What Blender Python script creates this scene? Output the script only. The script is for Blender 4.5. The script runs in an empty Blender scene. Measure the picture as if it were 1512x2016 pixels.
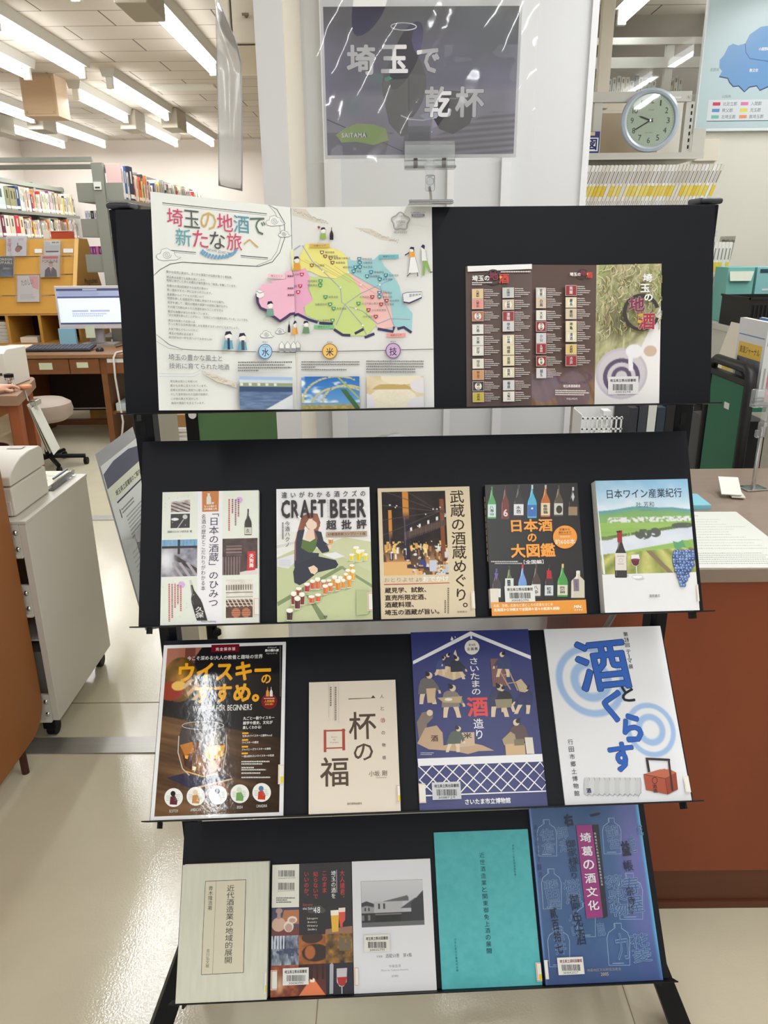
import bpy, bmesh, math, random
import numpy as np
from mathutils import Vector, Matrix

S = bpy.context.scene
COL = S.collection
rnd = random.Random(7)
PI = math.pi

# ---------------------------------------------------------------- camera, world, exposure
cam_d = bpy.data.cameras.new('camera')
cam_d.sensor_fit = 'AUTO'; cam_d.sensor_width = 36.0
cam_d.lens = 1505.8154 / 2016 * 36.0
cam_d.clip_start = 0.02; cam_d.clip_end = 60
cam_o = bpy.data.objects.new('camera', cam_d); COL.objects.link(cam_o)
_p, _r = math.radians(19.27512556), math.radians(0.57903272)
_fw = Vector((0, math.cos(_p), -math.sin(_p))); _dn = Vector((0, -math.sin(_p), -math.cos(_p))); _rt = Vector((1, 0, 0))
_rt2 = math.cos(_r) * _rt + math.sin(_r) * _dn
_up2 = -(-math.sin(_r) * _rt + math.cos(_r) * _dn)
_m = Matrix((_rt2, _up2, -_fw)).transposed().to_4x4(); _m.translation = Vector((0, 0, 1.5))
cam_o.matrix_world = _m
S.camera = cam_o
S.view_settings.view_transform = 'Standard'; S.view_settings.look = 'None'
S.view_settings.gamma = 1.0; S.view_settings.use_curve_mapping = False
S.view_settings.exposure = 0.24
S.cycles.use_denoising = True
S.cycles.max_bounces = 8; S.cycles.transparent_max_bounces = 16
W = bpy.data.worlds.new('world'); S.world = W; W.use_nodes = True
W.node_tree.nodes['Background'].inputs[0].default_value = (0.90, 0.95, 1.0, 1)
W.node_tree.nodes['Background'].inputs[1].default_value = 0.44      # even fill added through the open rear side to brighten camera-facing surfaces
TUBE_W = 7.4       # watts of each fluorescent tube

# ---------------------------------------------------------------- colour and materials
def lin(c):
    c = c / 255.0
    return c / 12.92 if c <= 0.04045 else ((c + 0.055) / 1.055) ** 2.4
def L3(c): return (lin(c[0]), lin(c[1]), lin(c[2]))
MATS = {}
def mat(name, rgb=(200, 200, 200), rough=0.5, metal=0.0, spec=0.5, noise=None, bump=None, emit=0.0, trans=0.0, alpha=1.0, wood=None, coat=0.0, ior=1.45):
    if name in MATS: return MATS[name]
    m = bpy.data.materials.new(name); m.use_nodes = True
    nt = m.node_tree; b = nt.nodes['Principled BSDF']; I = b.inputs
    c = L3(rgb) + (1,)
    I['Base Color'].default_value = c; I['Roughness'].default_value = rough; I['Metallic'].default_value = metal
    I['Specular IOR Level'].default_value = spec; I['IOR'].default_value = ior
    I['Transmission Weight'].default_value = trans; I['Alpha'].default_value = alpha; I['Coat Weight'].default_value = coat
    tc = None
    def coords(scale):
        tc = nt.nodes.new('ShaderNodeTexCoord'); mp = nt.nodes.new('ShaderNodeMapping')
        mp.inputs['Scale'].default_value = scale
        nt.links.new(tc.outputs['Object'], mp.inputs['Vector']); return mp
    if noise or wood:
        sc, amt = (wood if wood else noise)
        mp = coords(sc if isinstance(sc, tuple) else (sc, sc, sc))
        n = nt.nodes.new('ShaderNodeTexNoise'); n.inputs['Scale'].default_value = 1.0; n.inputs['Detail'].default_value = 6; n.inputs['Roughness'].default_value = 0.6
        nt.links.new(mp.outputs[0], n.inputs['Vector'])
        r = nt.nodes.new('ShaderNodeMapRange'); r.inputs[1].default_value = 0.3; r.inputs[2].default_value = 0.7
        r.inputs[3].default_value = 1 - amt; r.inputs[4].default_value = 1 + amt
        nt.links.new(n.outputs['Fac'], r.inputs[0])
        mx = nt.nodes.new('ShaderNodeVectorMath'); mx.operation = 'SCALE'; mx.inputs[0].default_value = c[:3]
        nt.links.new(r.outputs[0], mx.inputs['Scale']); nt.links.new(mx.outputs[0], I['Base Color'])
    if bump:
        mp = coords((bump[0],) * 3)
        n = nt.nodes.new('ShaderNodeTexNoise'); n.inputs['Scale'].default_value = 1.0; n.inputs['Detail'].default_value = 3
        nt.links.new(mp.outputs[0], n.inputs['Vector'])
        bp = nt.nodes.new('ShaderNodeBump'); bp.inputs['Strength'].default_value = bump[1]; bp.inputs['Distance'].default_value = 0.01
        nt.links.new(n.outputs['Fac'], bp.inputs['Height']); nt.links.new(bp.outputs[0], I['Normal'])
    if emit:
        I['Emission Color'].default_value = c; I['Emission Strength'].default_value = emit
    MATS[name] = m; return m
def print_mat(name, rough, spec=0.4, bump=None, emit=0.0):
    m = bpy.data.materials.new(name); m.use_nodes = True; nt = m.node_tree; b = nt.nodes['Principled BSDF']
    a = nt.nodes.new('ShaderNodeAttribute'); a.attribute_name = 'Col'
    nt.links.new(a.outputs['Color'], b.inputs['Base Color']); b.inputs['Roughness'].default_value = rough; b.inputs['Specular IOR Level'].default_value = spec
    if emit:
        nt.links.new(a.outputs['Color'], b.inputs['Emission Color']); b.inputs['Emission Strength'].default_value = emit
    if bump:
        tc = nt.nodes.new('ShaderNodeTexCoord'); n = nt.nodes.new('ShaderNodeTexNoise'); n.inputs['Scale'].default_value = bump[0]; n.inputs['Detail'].default_value = 2
        bp = nt.nodes.new('ShaderNodeBump'); bp.inputs['Strength'].default_value = bump[1]; bp.inputs['Distance'].default_value = 0.005
        nt.links.new(tc.outputs['Object'], n.inputs['Vector']); nt.links.new(n.outputs['Fac'], bp.inputs['Height']); nt.links.new(bp.outputs[0], b.inputs['Normal'])
    return m
PRINT = print_mat('printed_paper', 0.55, 0.25)
PRINT_GLOSS = print_mat('glossy_printed_cover', 0.075, 0.30, (110, 0.02))
PRINT_SEMI = print_mat('laminated_cover', 0.33, 0.4)

# ---------------------------------------------------------------- things, parts, structure
def tag(o, label, cat, group=None):
    o['label'] = label; o['category'] = cat
    if group: o['group'] = group
    return o
def thing(name, label, cat, loc=(0, 0, 0), group=None, M=None):
    o = bpy.data.objects.new(name, None); COL.objects.link(o); o.empty_display_size = 0.05
    o.matrix_basis = M if M is not None else Matrix.Translation(loc)
    return tag(o, label, cat, group)
def wmat(o):
    m = o.matrix_basis.copy()
    while o.parent: o = o.parent; m = o.matrix_basis @ m
    return m

class MB:
    """collects shapes, then becomes ONE mesh object"""
    def __init__(s): s.v = []; s.f = []; s.mi = []; s.c = []; s.m = 0; s.col = None
    def _add(s, vs, fs):
        o = len(s.v); s.v += [tuple(x) for x in vs]; s.f += [tuple(i + o for i in f) for f in fs]; s.mi += [s.m] * len(fs)
        s.c += [s.col] * len(vs)
    def mat(s, i): s.m = i; return s
    def color(s, rgb): s.col = L3(rgb); return s
    def box(s, x0, y0, z0, x1, y1, z1):
        return s.obox(((x0 + x1) / 2, (y0 + y1) / 2, (z0 + z1) / 2), (abs(x1 - x0) / 2, abs(y1 - y0) / 2, abs(z1 - z0) / 2))
    def obox(s, c, h, M=None):
        vs = [Vector((sx * h[0], sy * h[1], sz * h[2])) for sz in (-1, 1) for sy in (-1, 1) for sx in (-1, 1)]
        if M is not None: vs = [M @ v for v in vs]
        c = Vector(c); vs = [v + c for v in vs]
        s._add(vs, [(0, 2, 3, 1), (4, 5, 7, 6), (0, 1, 5, 4), (2, 6, 7, 3), (0, 4, 6, 2), (1, 3, 7, 5)]); return s
    def hexa(s, b, t):          # bottom ring, top ring (same winding, counter-clockwise from above)
        n = len(b); s._add(list(b) + list(t), [tuple(range(n))[::-1], tuple(range(n, 2 * n))] + [(i, (i + 1) % n, n + (i + 1) % n, n + i) for i in range(n)]); return s
    def prism(s, prof, axis, a, b):   # 2-D profile extruded along axis ('x','y','z') from a to b
        def P(p, t): return {'x': (t, p[0], p[1]), 'y': (p[0], t, p[1]), 'z': (p[0], p[1], t)}[axis]
        return s.hexa([P(p, a) for p in prof], [P(p, b) for p in prof])
    def cyl(s, p0, p1, r0, r1=None, n=16, caps=True):
        r1 = r0 if r1 is None else r1
        p0 = Vector(p0); p1 = Vector(p1); d = (p1 - p0).normalized()
        a = d.orthogonal().normalized(); b = d.cross(a)
        vs = []
        for p, r in ((p0, r0), (p1, r1)):
            vs += [p + r * (math.cos(2 * PI * i / n) * a + math.sin(2 * PI * i / n) * b) for i in range(n)]
        fs = [(i, (i + 1) % n, n + (i + 1) % n, n + i) for i in range(n)]
        if caps: fs += [tuple(range(n))[::-1], tuple(range(n, 2 * n))]
        s._add(vs, fs); return s
    def tube(s, pts, r, n=8):
        pts = [Vector(p) for p in pts]; rings = []; a = None
        for i, p in enumerate(pts):
            d = (pts[min(i + 1, len(pts) - 1)] - pts[max(i - 1, 0)]).normalized()
            a = d.orthogonal().normalized() if a is None else (a - d * a.dot(d)).normalized()
            b = d.cross(a); rr = r[i] if isinstance(r, (list, tuple)) else r
            rings.append([p + rr * (math.cos(2 * PI * k / n) * a + math.sin(2 * PI * k / n) * b) for k in range(n)])
        vs = [v for q in rings for v in q]; fs = []
        for i in range(len(pts) - 1):
            fs += [(i * n + k, i * n + (k + 1) % n, (i + 1) * n + (k + 1) % n, (i + 1) * n + k) for k in range(n)]
        fs += [tuple(range(n))[::-1], tuple(range((len(pts) - 1) * n, len(pts) * n))]
        s._add(vs, fs); return s
    def lathe(s, prof, c=(0, 0, 0), n=24, M=None):  # (r, z) profile
        vs = []; c = Vector(c)
        for r, z in prof:
            for k in range(n):
                v = Vector((r * math.cos(2 * PI * k / n), r * math.sin(2 * PI * k / n), z))
                vs.append((M @ v if M is not None else v) + c)
        fs = [(i * n + k, i * n + (k + 1) % n, (i + 1) * n + (k + 1) % n, (i + 1) * n + k) for i in range(len(prof) - 1) for k in range(n)]
        fs += [tuple(range(n))[::-1], tuple(range((len(prof) - 1) * n, len(prof) * n))]
        s._add(vs, fs); return s
    def poly(s, pts): s._add(pts, [tuple(range(len(pts)))]); return s
    def grid(s, fn, nu, nv):
        vs = [fn(i / nu, j / nv) for j in range(nv + 1) for i in range(nu + 1)]
        s._add(vs, [(j * (nu + 1) + i, j * (nu + 1) + i + 1, (j + 1) * (nu + 1) + i + 1, (j + 1) * (nu + 1) + i) for j in range(nv) for i in range(nu)]); return s
    def build(s, name, mats, parent=None, world=True, bevel=0.0, smooth=False, solid=0.0, link=True):
        me = bpy.data.meshes.new(name)
        vs = s.v
        if parent is not None and world:
            inv = wmat(parent).inverted(); vs = [inv @ Vector(v) for v in vs]
        org = None
        if parent is None:      # origin at the thing's base
            a = np.array([tuple(v) for v in vs]); org = Vector(((a[:, 0].min() + a[:, 0].max()) / 2, (a[:, 1].min() + a[:, 1].max()) / 2, a[:, 2].min()))
            vs = [Vector(v) - org for v in vs]
        me.from_pydata([tuple(v) for v in vs], [], s.f)
        if not isinstance(mats, (list, tuple)): mats = [mats]
        for m in mats: me.materials.append(m)
        me.polygons.foreach_set('material_index', s.mi)
        if any(c is not None for c in s.c):
            at = me.color_attributes.new('Col', 'FLOAT_COLOR', 'POINT')
            at.data.foreach_set('color', [x for c in s.c for x in ((c or (0.6, 0.6, 0.6)) + (1.0,))])
        if smooth:
            me.polygons.foreach_set('use_smooth', [True] * len(s.f))
        me.validate(); me.update()
        o = bpy.data.objects.new(name, me); COL.objects.link(o)
        if org is not None: o.location = org
        if parent is not None: o.parent = parent
        if solid:
            md = o.modifiers.new('thickness', 'SOLIDIFY'); md.thickness = solid; md.offset = 0
        if bevel:
            md = o.modifiers.new('bevel', 'BEVEL'); md.width = bevel; md.segments = 2; md.limit_method = 'ANGLE'
            me.polygons.foreach_set('use_smooth', [True] * len(me.polygons))
            md.harden_normals = True
        if smooth and not bevel:
            try:
                me.set_sharp_from_angle(angle=math.radians(40))
            except Exception: pass
        return o
def struct(o): o['kind'] = 'structure'; return o

# ---------------------------------------------------------------- lettering and printed artwork
GL = {}
def glyph(ch, bold):
    bold = round(max(bold, 0.0), 3); k = (ch, bold)
    if k in GL: return GL[k]
    if bold > 0:        # heavier strokes: the outline laid down again at small offsets
        vs, fs = glyph(ch, 0)
        if not len(vs): return vs, fs
        n = 4 if bold < 0.014 else 8
        V = [np.stack([vs[:, 0] + bold * math.cos(2 * PI * (i + .5) / n), vs[:, 1] + bold * math.sin(2 * PI * (i + .5) / n), np.full(len(vs), (i + 1) * 4e-6)], 1) for i in range(n)]
        F = [tuple(q + i * len(vs) for q in f) for i in range(n) for f in fs]
        GL[k] = (np.concatenate(V), F); return GL[k]
    c = bpy.data.curves.new('g', 'FONT'); c.body = ch; c.resolution_u = 2; c.size = 1.0
    o = bpy.data.objects.new('g', c); COL.objects.link(o)
    bpy.context.view_layer.update()
    me = o.evaluated_get(bpy.context.evaluated_depsgraph_get()).to_mesh()
    vs = np.array([(v.co[0], v.co[1], 0.0) for v in me.vertices], float).reshape(-1, 3); fs = [tuple(p.vertices) for p in me.polygons]
    bpy.data.objects.remove(o); bpy.data.curves.remove(c)
    if len(vs):     # keep faces towards +z
        out = []
        for f in fs:
            a = sum(vs[f[i]][0] * vs[f[(i + 1) % len(f)]][1] - vs[f[(i + 1) % len(f)]][0] * vs[f[i]][1] for i in range(len(f)))
            out.append(f if a > 0 else f[::-1])
        fs = out
    GL[k] = (vs, fs); return GL[k]
def is_cjk(ch): return ord(ch) > 0x2E00
def layout(s, bold=0.0, vert=False, track=0.0):
    vs = []; fs = []; x = 0.0
    for ch in s:
        if ch in ' \u3000': x += 0.35 if ch == ' ' else 1.0; continue
        g, f = glyph(ch, bold)
        if not len(g): x += 0.5; continue
        g = g.copy()
        if vert:
            w0, w1 = (g[:, 0].min(), g[:, 0].max())
            if ch in 'ー「」『』（）―〜':
                g = np.stack([g[:, 1] - 0.38, -(g[:, 0] - 0.5) - 0.5 - x, g[:, 2]], 1)
            else:
                cx = 0.5 if is_cjk(ch) else (w0 + w1) / 2
                dx, dy = (0.55, 0.55) if ch in '、。' else (0, 0)
                g = np.stack([g[:, 0] - cx + dx, g[:, 1] - 0.88 - x + dy, g[:, 2]], 1)
            adv = (1.0 if is_cjk(ch) else 0.85) + track
        else:
            if is_cjk(ch): adv = 1.0 + track; g[:, 0] += x
            else:
                w0, w1 = g[:, 0].min(), g[:, 0].max(); g[:, 0] += x - w0 + 0.05; adv = w1 - w0 + 0.1 + track * 0.6
        o = sum(len(a) for a in vs); vs.append(g); fs += [tuple(i + o for i in q) for q in f]; x += adv
    return (np.concatenate(vs) if vs else np.zeros((0, 3))), fs
def homography(src, dst):
    A = []; b = []
    for (x, y), (u, v) in zip(src, dst):
        A += [[x, y, 1, 0, 0, 0, -u * x, -u * y], [0, 0, 0, x, y, 1, -v * x, -v * y]]; b += [u, v]
    return np.append(np.linalg.solve(np.array(A, float), np.array(b, float)), 1).reshape(3, 3)
class Art:
    """flat printed artwork on a w x h sheet; layout units are the sheet's own drawing grid with corners `quad`"""
    STEP = 1.2e-5
    def __init__(s, quad, w, h, z=0.0, warp=None):
        s.w = w; s.h = h; s.z = z; s.warp = warp; s.mb = MB()
        s.H = homography(quad, [(0, h), (w, h), (w, 0), (0, 0)])
    def uv(s, x, y):
        q = s.H @ np.array([x, y, 1.0]); return q[0] / q[2], q[1] / q[2]
    def _put(s, pts, fs, col):
        s.z += s.STEP; z = s.z
        vs = [(s.warp(p[0], p[1], z + (p[2] if len(p) > 2 else 0)) if s.warp else (p[0], p[1], z + (p[2] if len(p) > 2 else 0))) for p in pts]
        s.mb.col = L3(col); s.mb._add(vs, fs)
    def clampuv(s, p): return (min(max(p[0], 0), s.w), min(max(p[1], 0), s.h))
    def poly(s, pts, col):
        p = [s.clampuv(s.uv(*q)) for q in pts]
        a = sum(p[i][0] * p[(i + 1) % len(p)][1] - p[(i + 1) % len(p)][0] * p[i][1] for i in range(len(p)))
        if a < 0: p = p[::-1]
        s._put(p, [tuple(range(len(p)))], col); return s
    def box(s, x0, y0, x1, y1):
        u0 = s.uv(x0, (y0 + y1) / 2)[0]; u1 = s.uv(x1, (y0 + y1) / 2)[0]; v0 = s.uv((x0 + x1) / 2, y1)[1]; v1 = s.uv((x0 + x1) / 2, y0)[1]
        return u0, v0, u1, v1
    def rect(s, x0, y0, x1, y1, col):
        u0, v0, u1, v1 = s.box(x0, y0, x1, y1)
        p = [s.clampuv(q) for q in ((u0, v0), (u1, v0), (u1, v1), (u0, v1))]
        s._put(p, [(0, 1, 2, 3)], col); return s
    def fill(s, col, n=1):
        pts = [(s.w * i / n, s.h * j / n) for j in range(n + 1) for i in range(n + 1)]
        s._put(pts, [(j * (n + 1) + i, j * (n + 1) + i + 1, (j + 1) * (n + 1) + i + 1, (j + 1) * (n + 1) + i) for j in range(n) for i in range(n)], col); return s
    def ell(s, x, y, rx, ry, col, n=24, a0=0, a1=2 * PI):
        return s.poly([(x + rx * math.cos(a0 + (a1 - a0) * i / n), y + ry * math.sin(a0 + (a1 - a0) * i / n)) for i in range(n if a1 - a0 > 6.2 else n + 1)], col)
    def ring(s, x, y, rx, ry, t, col, n=32, a0=0, a1=2 * PI):
        return s.line([(x + rx * math.cos(a0 + (a1 - a0) * i / n), y + ry * math.sin(a0 + (a1 - a0) * i / n)) for i in range(n + 1)], t, col)
    def line(s, pts, wd, col):
        p = [np.array(s.uv(*q)) for q in pts]; k = np.linalg.norm(np.array(s.uv(pts[0][0] + 1, pts[0][1])) - p[0]); wd = wd * k / 2
        vs = []; fs = []
        for i in range(len(p)):
            d = p[min(i + 1, len(p) - 1)] - p[max(i - 1, 0)]; d = d / (np.linalg.norm(d) + 1e-12); nrm = np.array([-d[1], d[0]])
            vs += [s.clampuv(p[i] + nrm * wd), s.clampuv(p[i] - nrm * wd)]
        for i in range(len(p) - 1): fs.append((2 * i, 2 * i + 1, 2 * i + 3, 2 * i + 2))
        s._put(vs, fs, col); return s
    def text(s, st, x0, y0, x1, y1, col, bold=0.0, vert=False, track=0.0, outline=None, rot=0.0, shear=0.0):
        u0, v0, u1, v1 = s.box(x0, y0, x1, y1)
        passes = ([(outline[0], bold + outline[1])] if outline else []) + [(col, bold)]
        ref = layout(st, bold, vert, track)[0]
        if not len(ref): return s
        mn, mx = ref[:, :2].min(0), ref[:, :2].max(0)
        for c, b in passes:
            g, f = layout(st, b, vert, track)
            q = (g[:, :2] - mn) / np.maximum(mx - mn, 1e-6)
            if st in ('一', 'ー', 'へ'):          # flat glyphs keep their weight
                pass
            pu = u0 + q[:, 0] * (u1 - u0); pv = v0 + q[:, 1] * (v1 - v0)
            if rot or shear:
                cu, cv = (u0 + u1) / 2, (v0 + v1) / 2; a = math.radians(rot); du, dv = pu - cu, pv - cv
                du = du + shear * dv
                pu = cu + du * math.cos(a) - dv * math.sin(a); pv = cv + du * math.sin(a) + dv * math.cos(a)
            s._put([(float(a), float(b2), float(d)) for a, b2, d in zip(pu, pv, g[:, 2])], f, c)
            if b > 0: s.z += 4e-5
        return s
    def lines(s, x0, y0, x1, y1, n, col, r, thick=0.5, lens=None):   # tiny unreadable copy: broken strokes
        h = (y1 - y0) / n
        vs = []; fs = []
        for i in range(n):
            L = x0 + (x1 - x0) * (lens[i % len(lens)] if lens else r.uniform(0.75, 1)); x = x0; y = y0 + h * i
            while x < L:
                ww = min(h * thick * r.uniform(0.7, 1.2), L - x)
                u0, v0, u1, v1 = s.box(x, y + h * r.uniform(0.0, 0.1), x + ww, y + h * thick)
                o = len(vs); vs += [(u0, v0), (u1, v0), (u1, v1), (u0, v1)]; fs.append((o, o + 1, o + 2, o + 3)); x += ww + h * thick * 0.3
        s._put(vs, fs, col); return s
    def vlines(s, x0, y0, x1, y1, n, col, r, thick=0.5, lens=None):
        w = (x1 - x0) / n
        vs = []; fs = []
        for i in range(n):
            L = y0 + (y1 - y0) * (lens[i % len(lens)] if lens else r.uniform(0.7, 1)); y = y0; x = x0 + w * i
            while y < L:
                hh = min(w * thick * r.uniform(0.7, 1.2), L - y)
                u0, v0, u1, v1 = s.box(x, y, x + w * thick, y + hh)
                o = len(vs); vs += [(u0, v0), (u1, v0), (u1, v1), (u0, v1)]; fs.append((o, o + 1, o + 2, o + 3)); y += hh + w * thick * 0.35
        s._put(vs, fs, col); return s
    def photo(s, x0, y0, x1, y1, fn, nx=40, ny=40, quad=None):
        s.z += s.STEP; nx = int(nx * 1.7); ny = int(ny * 1.7)
        j, i = np.mgrid[0:ny + 1, 0:nx + 1]; U = i / nx; V = j / ny
        rgb = np.clip(sum(np.broadcast_to(fn(np.clip(U + du / nx, 0, 1), np.clip(V + dv / ny, 0, 1)), U.shape + (3,)) for du in (-.25, .25) for dv in (-.25, .25)) / 4.0, 0, 255); rgb = np.broadcast_to(rgb, U.shape + (3,)) / 255.0
        rgb = np.where(rgb <= 0.04045, rgb / 12.92, ((rgb + 0.055) / 1.055) ** 2.4)
        if quad:
            q = [s.uv(*p) for p in quad]
            PU = (1 - V) * ((1 - U) * q[0][0] + U * q[1][0]) + V * ((1 - U) * q[3][0] + U * q[2][0])
            PV = (1 - V) * ((1 - U) * q[0][1] + U * q[1][1]) + V * ((1 - U) * q[3][1] + U * q[2][1])
        else:
            u0, v0, u1, v1 = s.box(x0, y0, x1, y1); PU = u0 + U * (u1 - u0); PV = v1 + V * (v0 - v1)
        PU = np.clip(PU, 0, s.w); PV = np.clip(PV, 0, s.h)
        o = len(s.mb.v)
        for a, b in zip(PU.ravel(), PV.ravel()):
            s.mb.v.append(s.warp(a, b, s.z) if s.warp else (float(a), float(b), s.z))
        s.mb.c += [tuple(map(float, c)) for c in rgb.reshape(-1, 3)]
        for b in range(ny):
            for a in range(nx):
                k = o + b * (nx + 1) + a; s.mb.f.append((k, k + nx + 1, k + nx + 2, k + 1)); s.mb.mi.append(s.mb.m)
        return s
    def build(s, name, parent, m=None): return s.mb.build(name, [m or PRINT], parent, world=False)

# painter helpers (arrays u to the right, v downwards, 0..1)
def vnoise(u, v, sx, sy, seed):
    R = np.random.RandomState(seed).rand(64, 64); x = u * sx; y = v * sy
    xi = np.floor(x).astype(int); yi = np.floor(y).astype(int); fx = x - xi; fy = y - yi
    fx = fx * fx * (3 - 2 * fx); fy = fy * fy * (3 - 2 * fy)
    g = lambda a, b: R[a % 64, b % 64]
    return (g(xi, yi) * (1 - fx) + g(xi + 1, yi) * fx) * (1 - fy) + (g(xi, yi + 1) * (1 - fx) + g(xi + 1, yi + 1) * fx) * fy
def fbm(u, v, sx, sy, seed): return (vnoise(u, v, sx, sy, seed) + 0.5 * vnoise(u, v, sx * 2.1, sy * 2.1, seed + 1) + 0.25 * vnoise(u, v, sx * 4.3, sy * 4.3, seed + 2)) / 1.75
def mix(a, b, t):
    t = np.clip(np.asarray(t, float), 0, 1)[..., None]; return np.asarray(a, float) * (1 - t) + np.asarray(b, float) * t
def put(img, col, mask): return mix(img, np.asarray(col, float), mask)
def inbox(u, v, a, b, c, d, e=0.0): return ((u >= a) & (u <= c) & (v >= b) & (v <= d)).astype(float)
def inell(u, v, a, b, ra, rb): return (((u - a) / ra) ** 2 + ((v - b) / rb) ** 2 < 1).astype(float)
def soft(u, v, a, b, ra, rb): return np.clip(1.3 - np.sqrt(((u - a) / ra) ** 2 + ((v - b) / rb) ** 2), 0, 1)
# ================================================================ the room
def ceiling_mat():
    m = mat('ceiling_tile', (212, 204, 196), 0.9)
    nt = m.node_tree; b = nt.nodes['Principled BSDF']
    tc = nt.nodes.new('ShaderNodeTexCoord'); br = nt.nodes.new('ShaderNodeTexBrick')
    br.offset = 0.5; br.inputs['Scale'].default_value = 1.0; br.inputs['Brick Width'].default_value = 0.606; br.inputs['Row Height'].default_value = 0.303
    br.inputs['Mortar Size'].default_value = 0.005; br.inputs['Mortar Smooth'].default_value = 0.3; br.inputs['Bias'].default_value = 0.0
    br.inputs['Color1'].default_value = L3((215, 205, 190)) + (1,); br.inputs['Color2'].default_value = L3((207, 197, 183)) + (1,); br.inputs['Mortar'].default_value = L3((110, 100, 92)) + (1,)
    nt.links.new(tc.outputs['Object'], br.inputs['Vector']); nt.links.new(br.outputs['Color'], b.inputs['Base Color']); return m
FLOOR = mat('lino_floor', (212, 205, 180), 0.10, spec=0.7, noise=(2.2, 0.07), bump=(210, 0.045))
WALLM = mat('cream_wall', (226, 216, 206), 0.85, noise=(1.5, 0.015))
WALLR = mat('right_wall', (226, 222, 210), 0.85, noise=(1.5, 0.012))
WHITE = mat('white_paint', (228, 228, 230), 0.5)
CREAM = mat('cream_tone', (228, 220, 202), 0.5)
ALU = mat('aluminium', (168, 166, 160), 0.42, metal=0.75, noise=((3, 60, 3), 0.06))

def slab(name, x0, y0, z0, x1, y1, z1, m): return struct(MB().box(x0, y0, z0, x1, y1, z1).build(name, m))
fl = struct(MB().poly([(-4.3, -4.2, 0), (3.1, -4.2, 0), (3.1, 10.1, 0), (-4.3, 10.1, 0)]).build('floor', FLOOR))
ce = struct(MB().poly([(-4.3, -4.2, 2.7), (-4.3, 10.1, 2.7), (3.1, 10.1, 2.7), (3.1, -4.2, 2.7)]).build('ceiling', ceiling_mat()))
slab('wall_left', -4.40, -4.2, 0, -4.29, 10.05, 2.7, WALLM)
slab('wall_back', -4.40, 10.05, 0, 0.6, 10.15, 2.7, WALLM)
slab('wall_right', 3.0, -4.2, 0, 3.1, 5.05, 2.7, WALLR)
slab('wall_partition', 0.45, 5.05, 0, 0.57, 10.05, 2.7, WALLM)
# wall with the window beside the clock (opening x 0.60..1.50, z 2.08..2.64)
wb = MB().box(0.45, 4.0, 0, 0.60, 4.1, 2.7).box(1.54, 4.0, 0, 3.0, 4.1, 2.7).box(0.60, 4.0, 0, 1.54, 4.1, 2.08).box(0.60, 4.0, 2.64, 1.54, 4.1, 2.7)
struct(wb.build('wall_clock_side', WALLR))
wall_room = MB().box(0.45, 4.95, 0, 3.0, 5.05, 2.7)
struct(wall_room.build('wall_stack_room', mat('stack_room_wall', (150, 142, 132), 0.85)))
SASH = mat('window_sash', (222, 214, 196), 0.4)
win = MB().box(0.60, 4.005, 2.08, 1.54, 4.06, 2.12).box(0.60, 4.005, 2.60, 1.54, 4.06, 2.64).box(1.008, 3.99, 2.09, 1.064, 4.03, 2.62).box(1.505, 4.005, 2.12, 1.54, 4.06, 2.60).box(0.60, 4.005, 2.12, 0.64, 4.06, 2.60)
wo = struct(win.build('window_1', SASH, bevel=0.003))
GLASS = mat('window_glass', (235, 242, 240), 0.02, trans=1.0, ior=1.2, spec=0.5)
def pane_mat():
    m = bpy.data.materials.new('thin_pane'); m.use_nodes = True; nt = m.node_tree; nt.nodes.remove(nt.nodes['Principled BSDF'])
    o = nt.nodes['Material Output']; t = nt.nodes.new('ShaderNodeBsdfTransparent'); t.inputs[0].default_value = (0.93, 0.96, 0.95, 1)
    g = nt.nodes.new('ShaderNodeBsdfGlossy'); g.inputs['Roughness'].default_value = 0.03
    f = nt.nodes.new('ShaderNodeFresnel'); f.inputs[0].default_value = 1.5; mx = nt.nodes.new('ShaderNodeMixShader')
    nt.links.new(f.outputs[0], mx.inputs[0]); nt.links.new(t.outputs[0], mx.inputs[1]); nt.links.new(g.outputs[0], mx.inputs[2]); nt.links.new(mx.outputs[0], o.inputs[0]); return m
PANE = pane_mat()
MB().poly([(0.62, 4.03, 2.10), (1.52, 4.03, 2.10), (1.52, 4.03, 2.62), (0.62, 4.03, 2.62)]).build('pane', PANE, wo)

# white clad column with its fin and the panel set back from it
slab('trim_1', -0.288, 2.05, 0, -0.222, 2.50, 2.7, CREAM)  # cream side puts its yellower light into the colour; the front facing stays white
MB().box(-0.2895, 2.048, 0.0, -0.2235, 2.0505, 2.7).build('facing', WHITE, bpy.data.objects['trim_1'])
slab('wall_column', -0.288, 2.50, 0, 0.617, 2.95, 2.7, mat('column_panel', (216, 217, 219), 0.45))
for i, (a, b, c) in enumerate(((-0.167, -0.118, 0.025), (0.199, 0.219, 0.02), (0.36, 0.388, 0.02))):
    slab('trim_%d' % (i + 2), a, 2.50 - c, 0, b, 2.505, 2.7, WHITE)
slab('trim_5', 0.600, 2.49, 0.9, 0.619, 2.51, 2.7, WHITE)
slab('trim_6', -1.9, 2.018, 0.0, 0.62, 2.10, 0.004, ALU)       # floor joint covers
slab('trim_7', -4.2, 4.19, 0.0, 0.4, 4.27, 0.004, ALU)
slab('trim_8', -1.10, 2.30, 0.0, -0.6, 2.304, 0.0008, mat('floor_seam', (150, 136, 108), 0.8))
slab('baseboard_back', -4.29, 10.03, 0, 0.45, 10.05, 0.08, mat('base', (120, 105, 90), 0.6))
sb = MB().box(-0.1505, 0.95, 0.0, -0.1485, 2.018, 0.0006)
struct(sb.build('trim_9', MATS['floor_seam']))
struct(MB().box(0.4985, 0.6, 0.0, 0.5005, 1.40, 0.0006).build('trim_10', MATS['floor_seam']))
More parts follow.
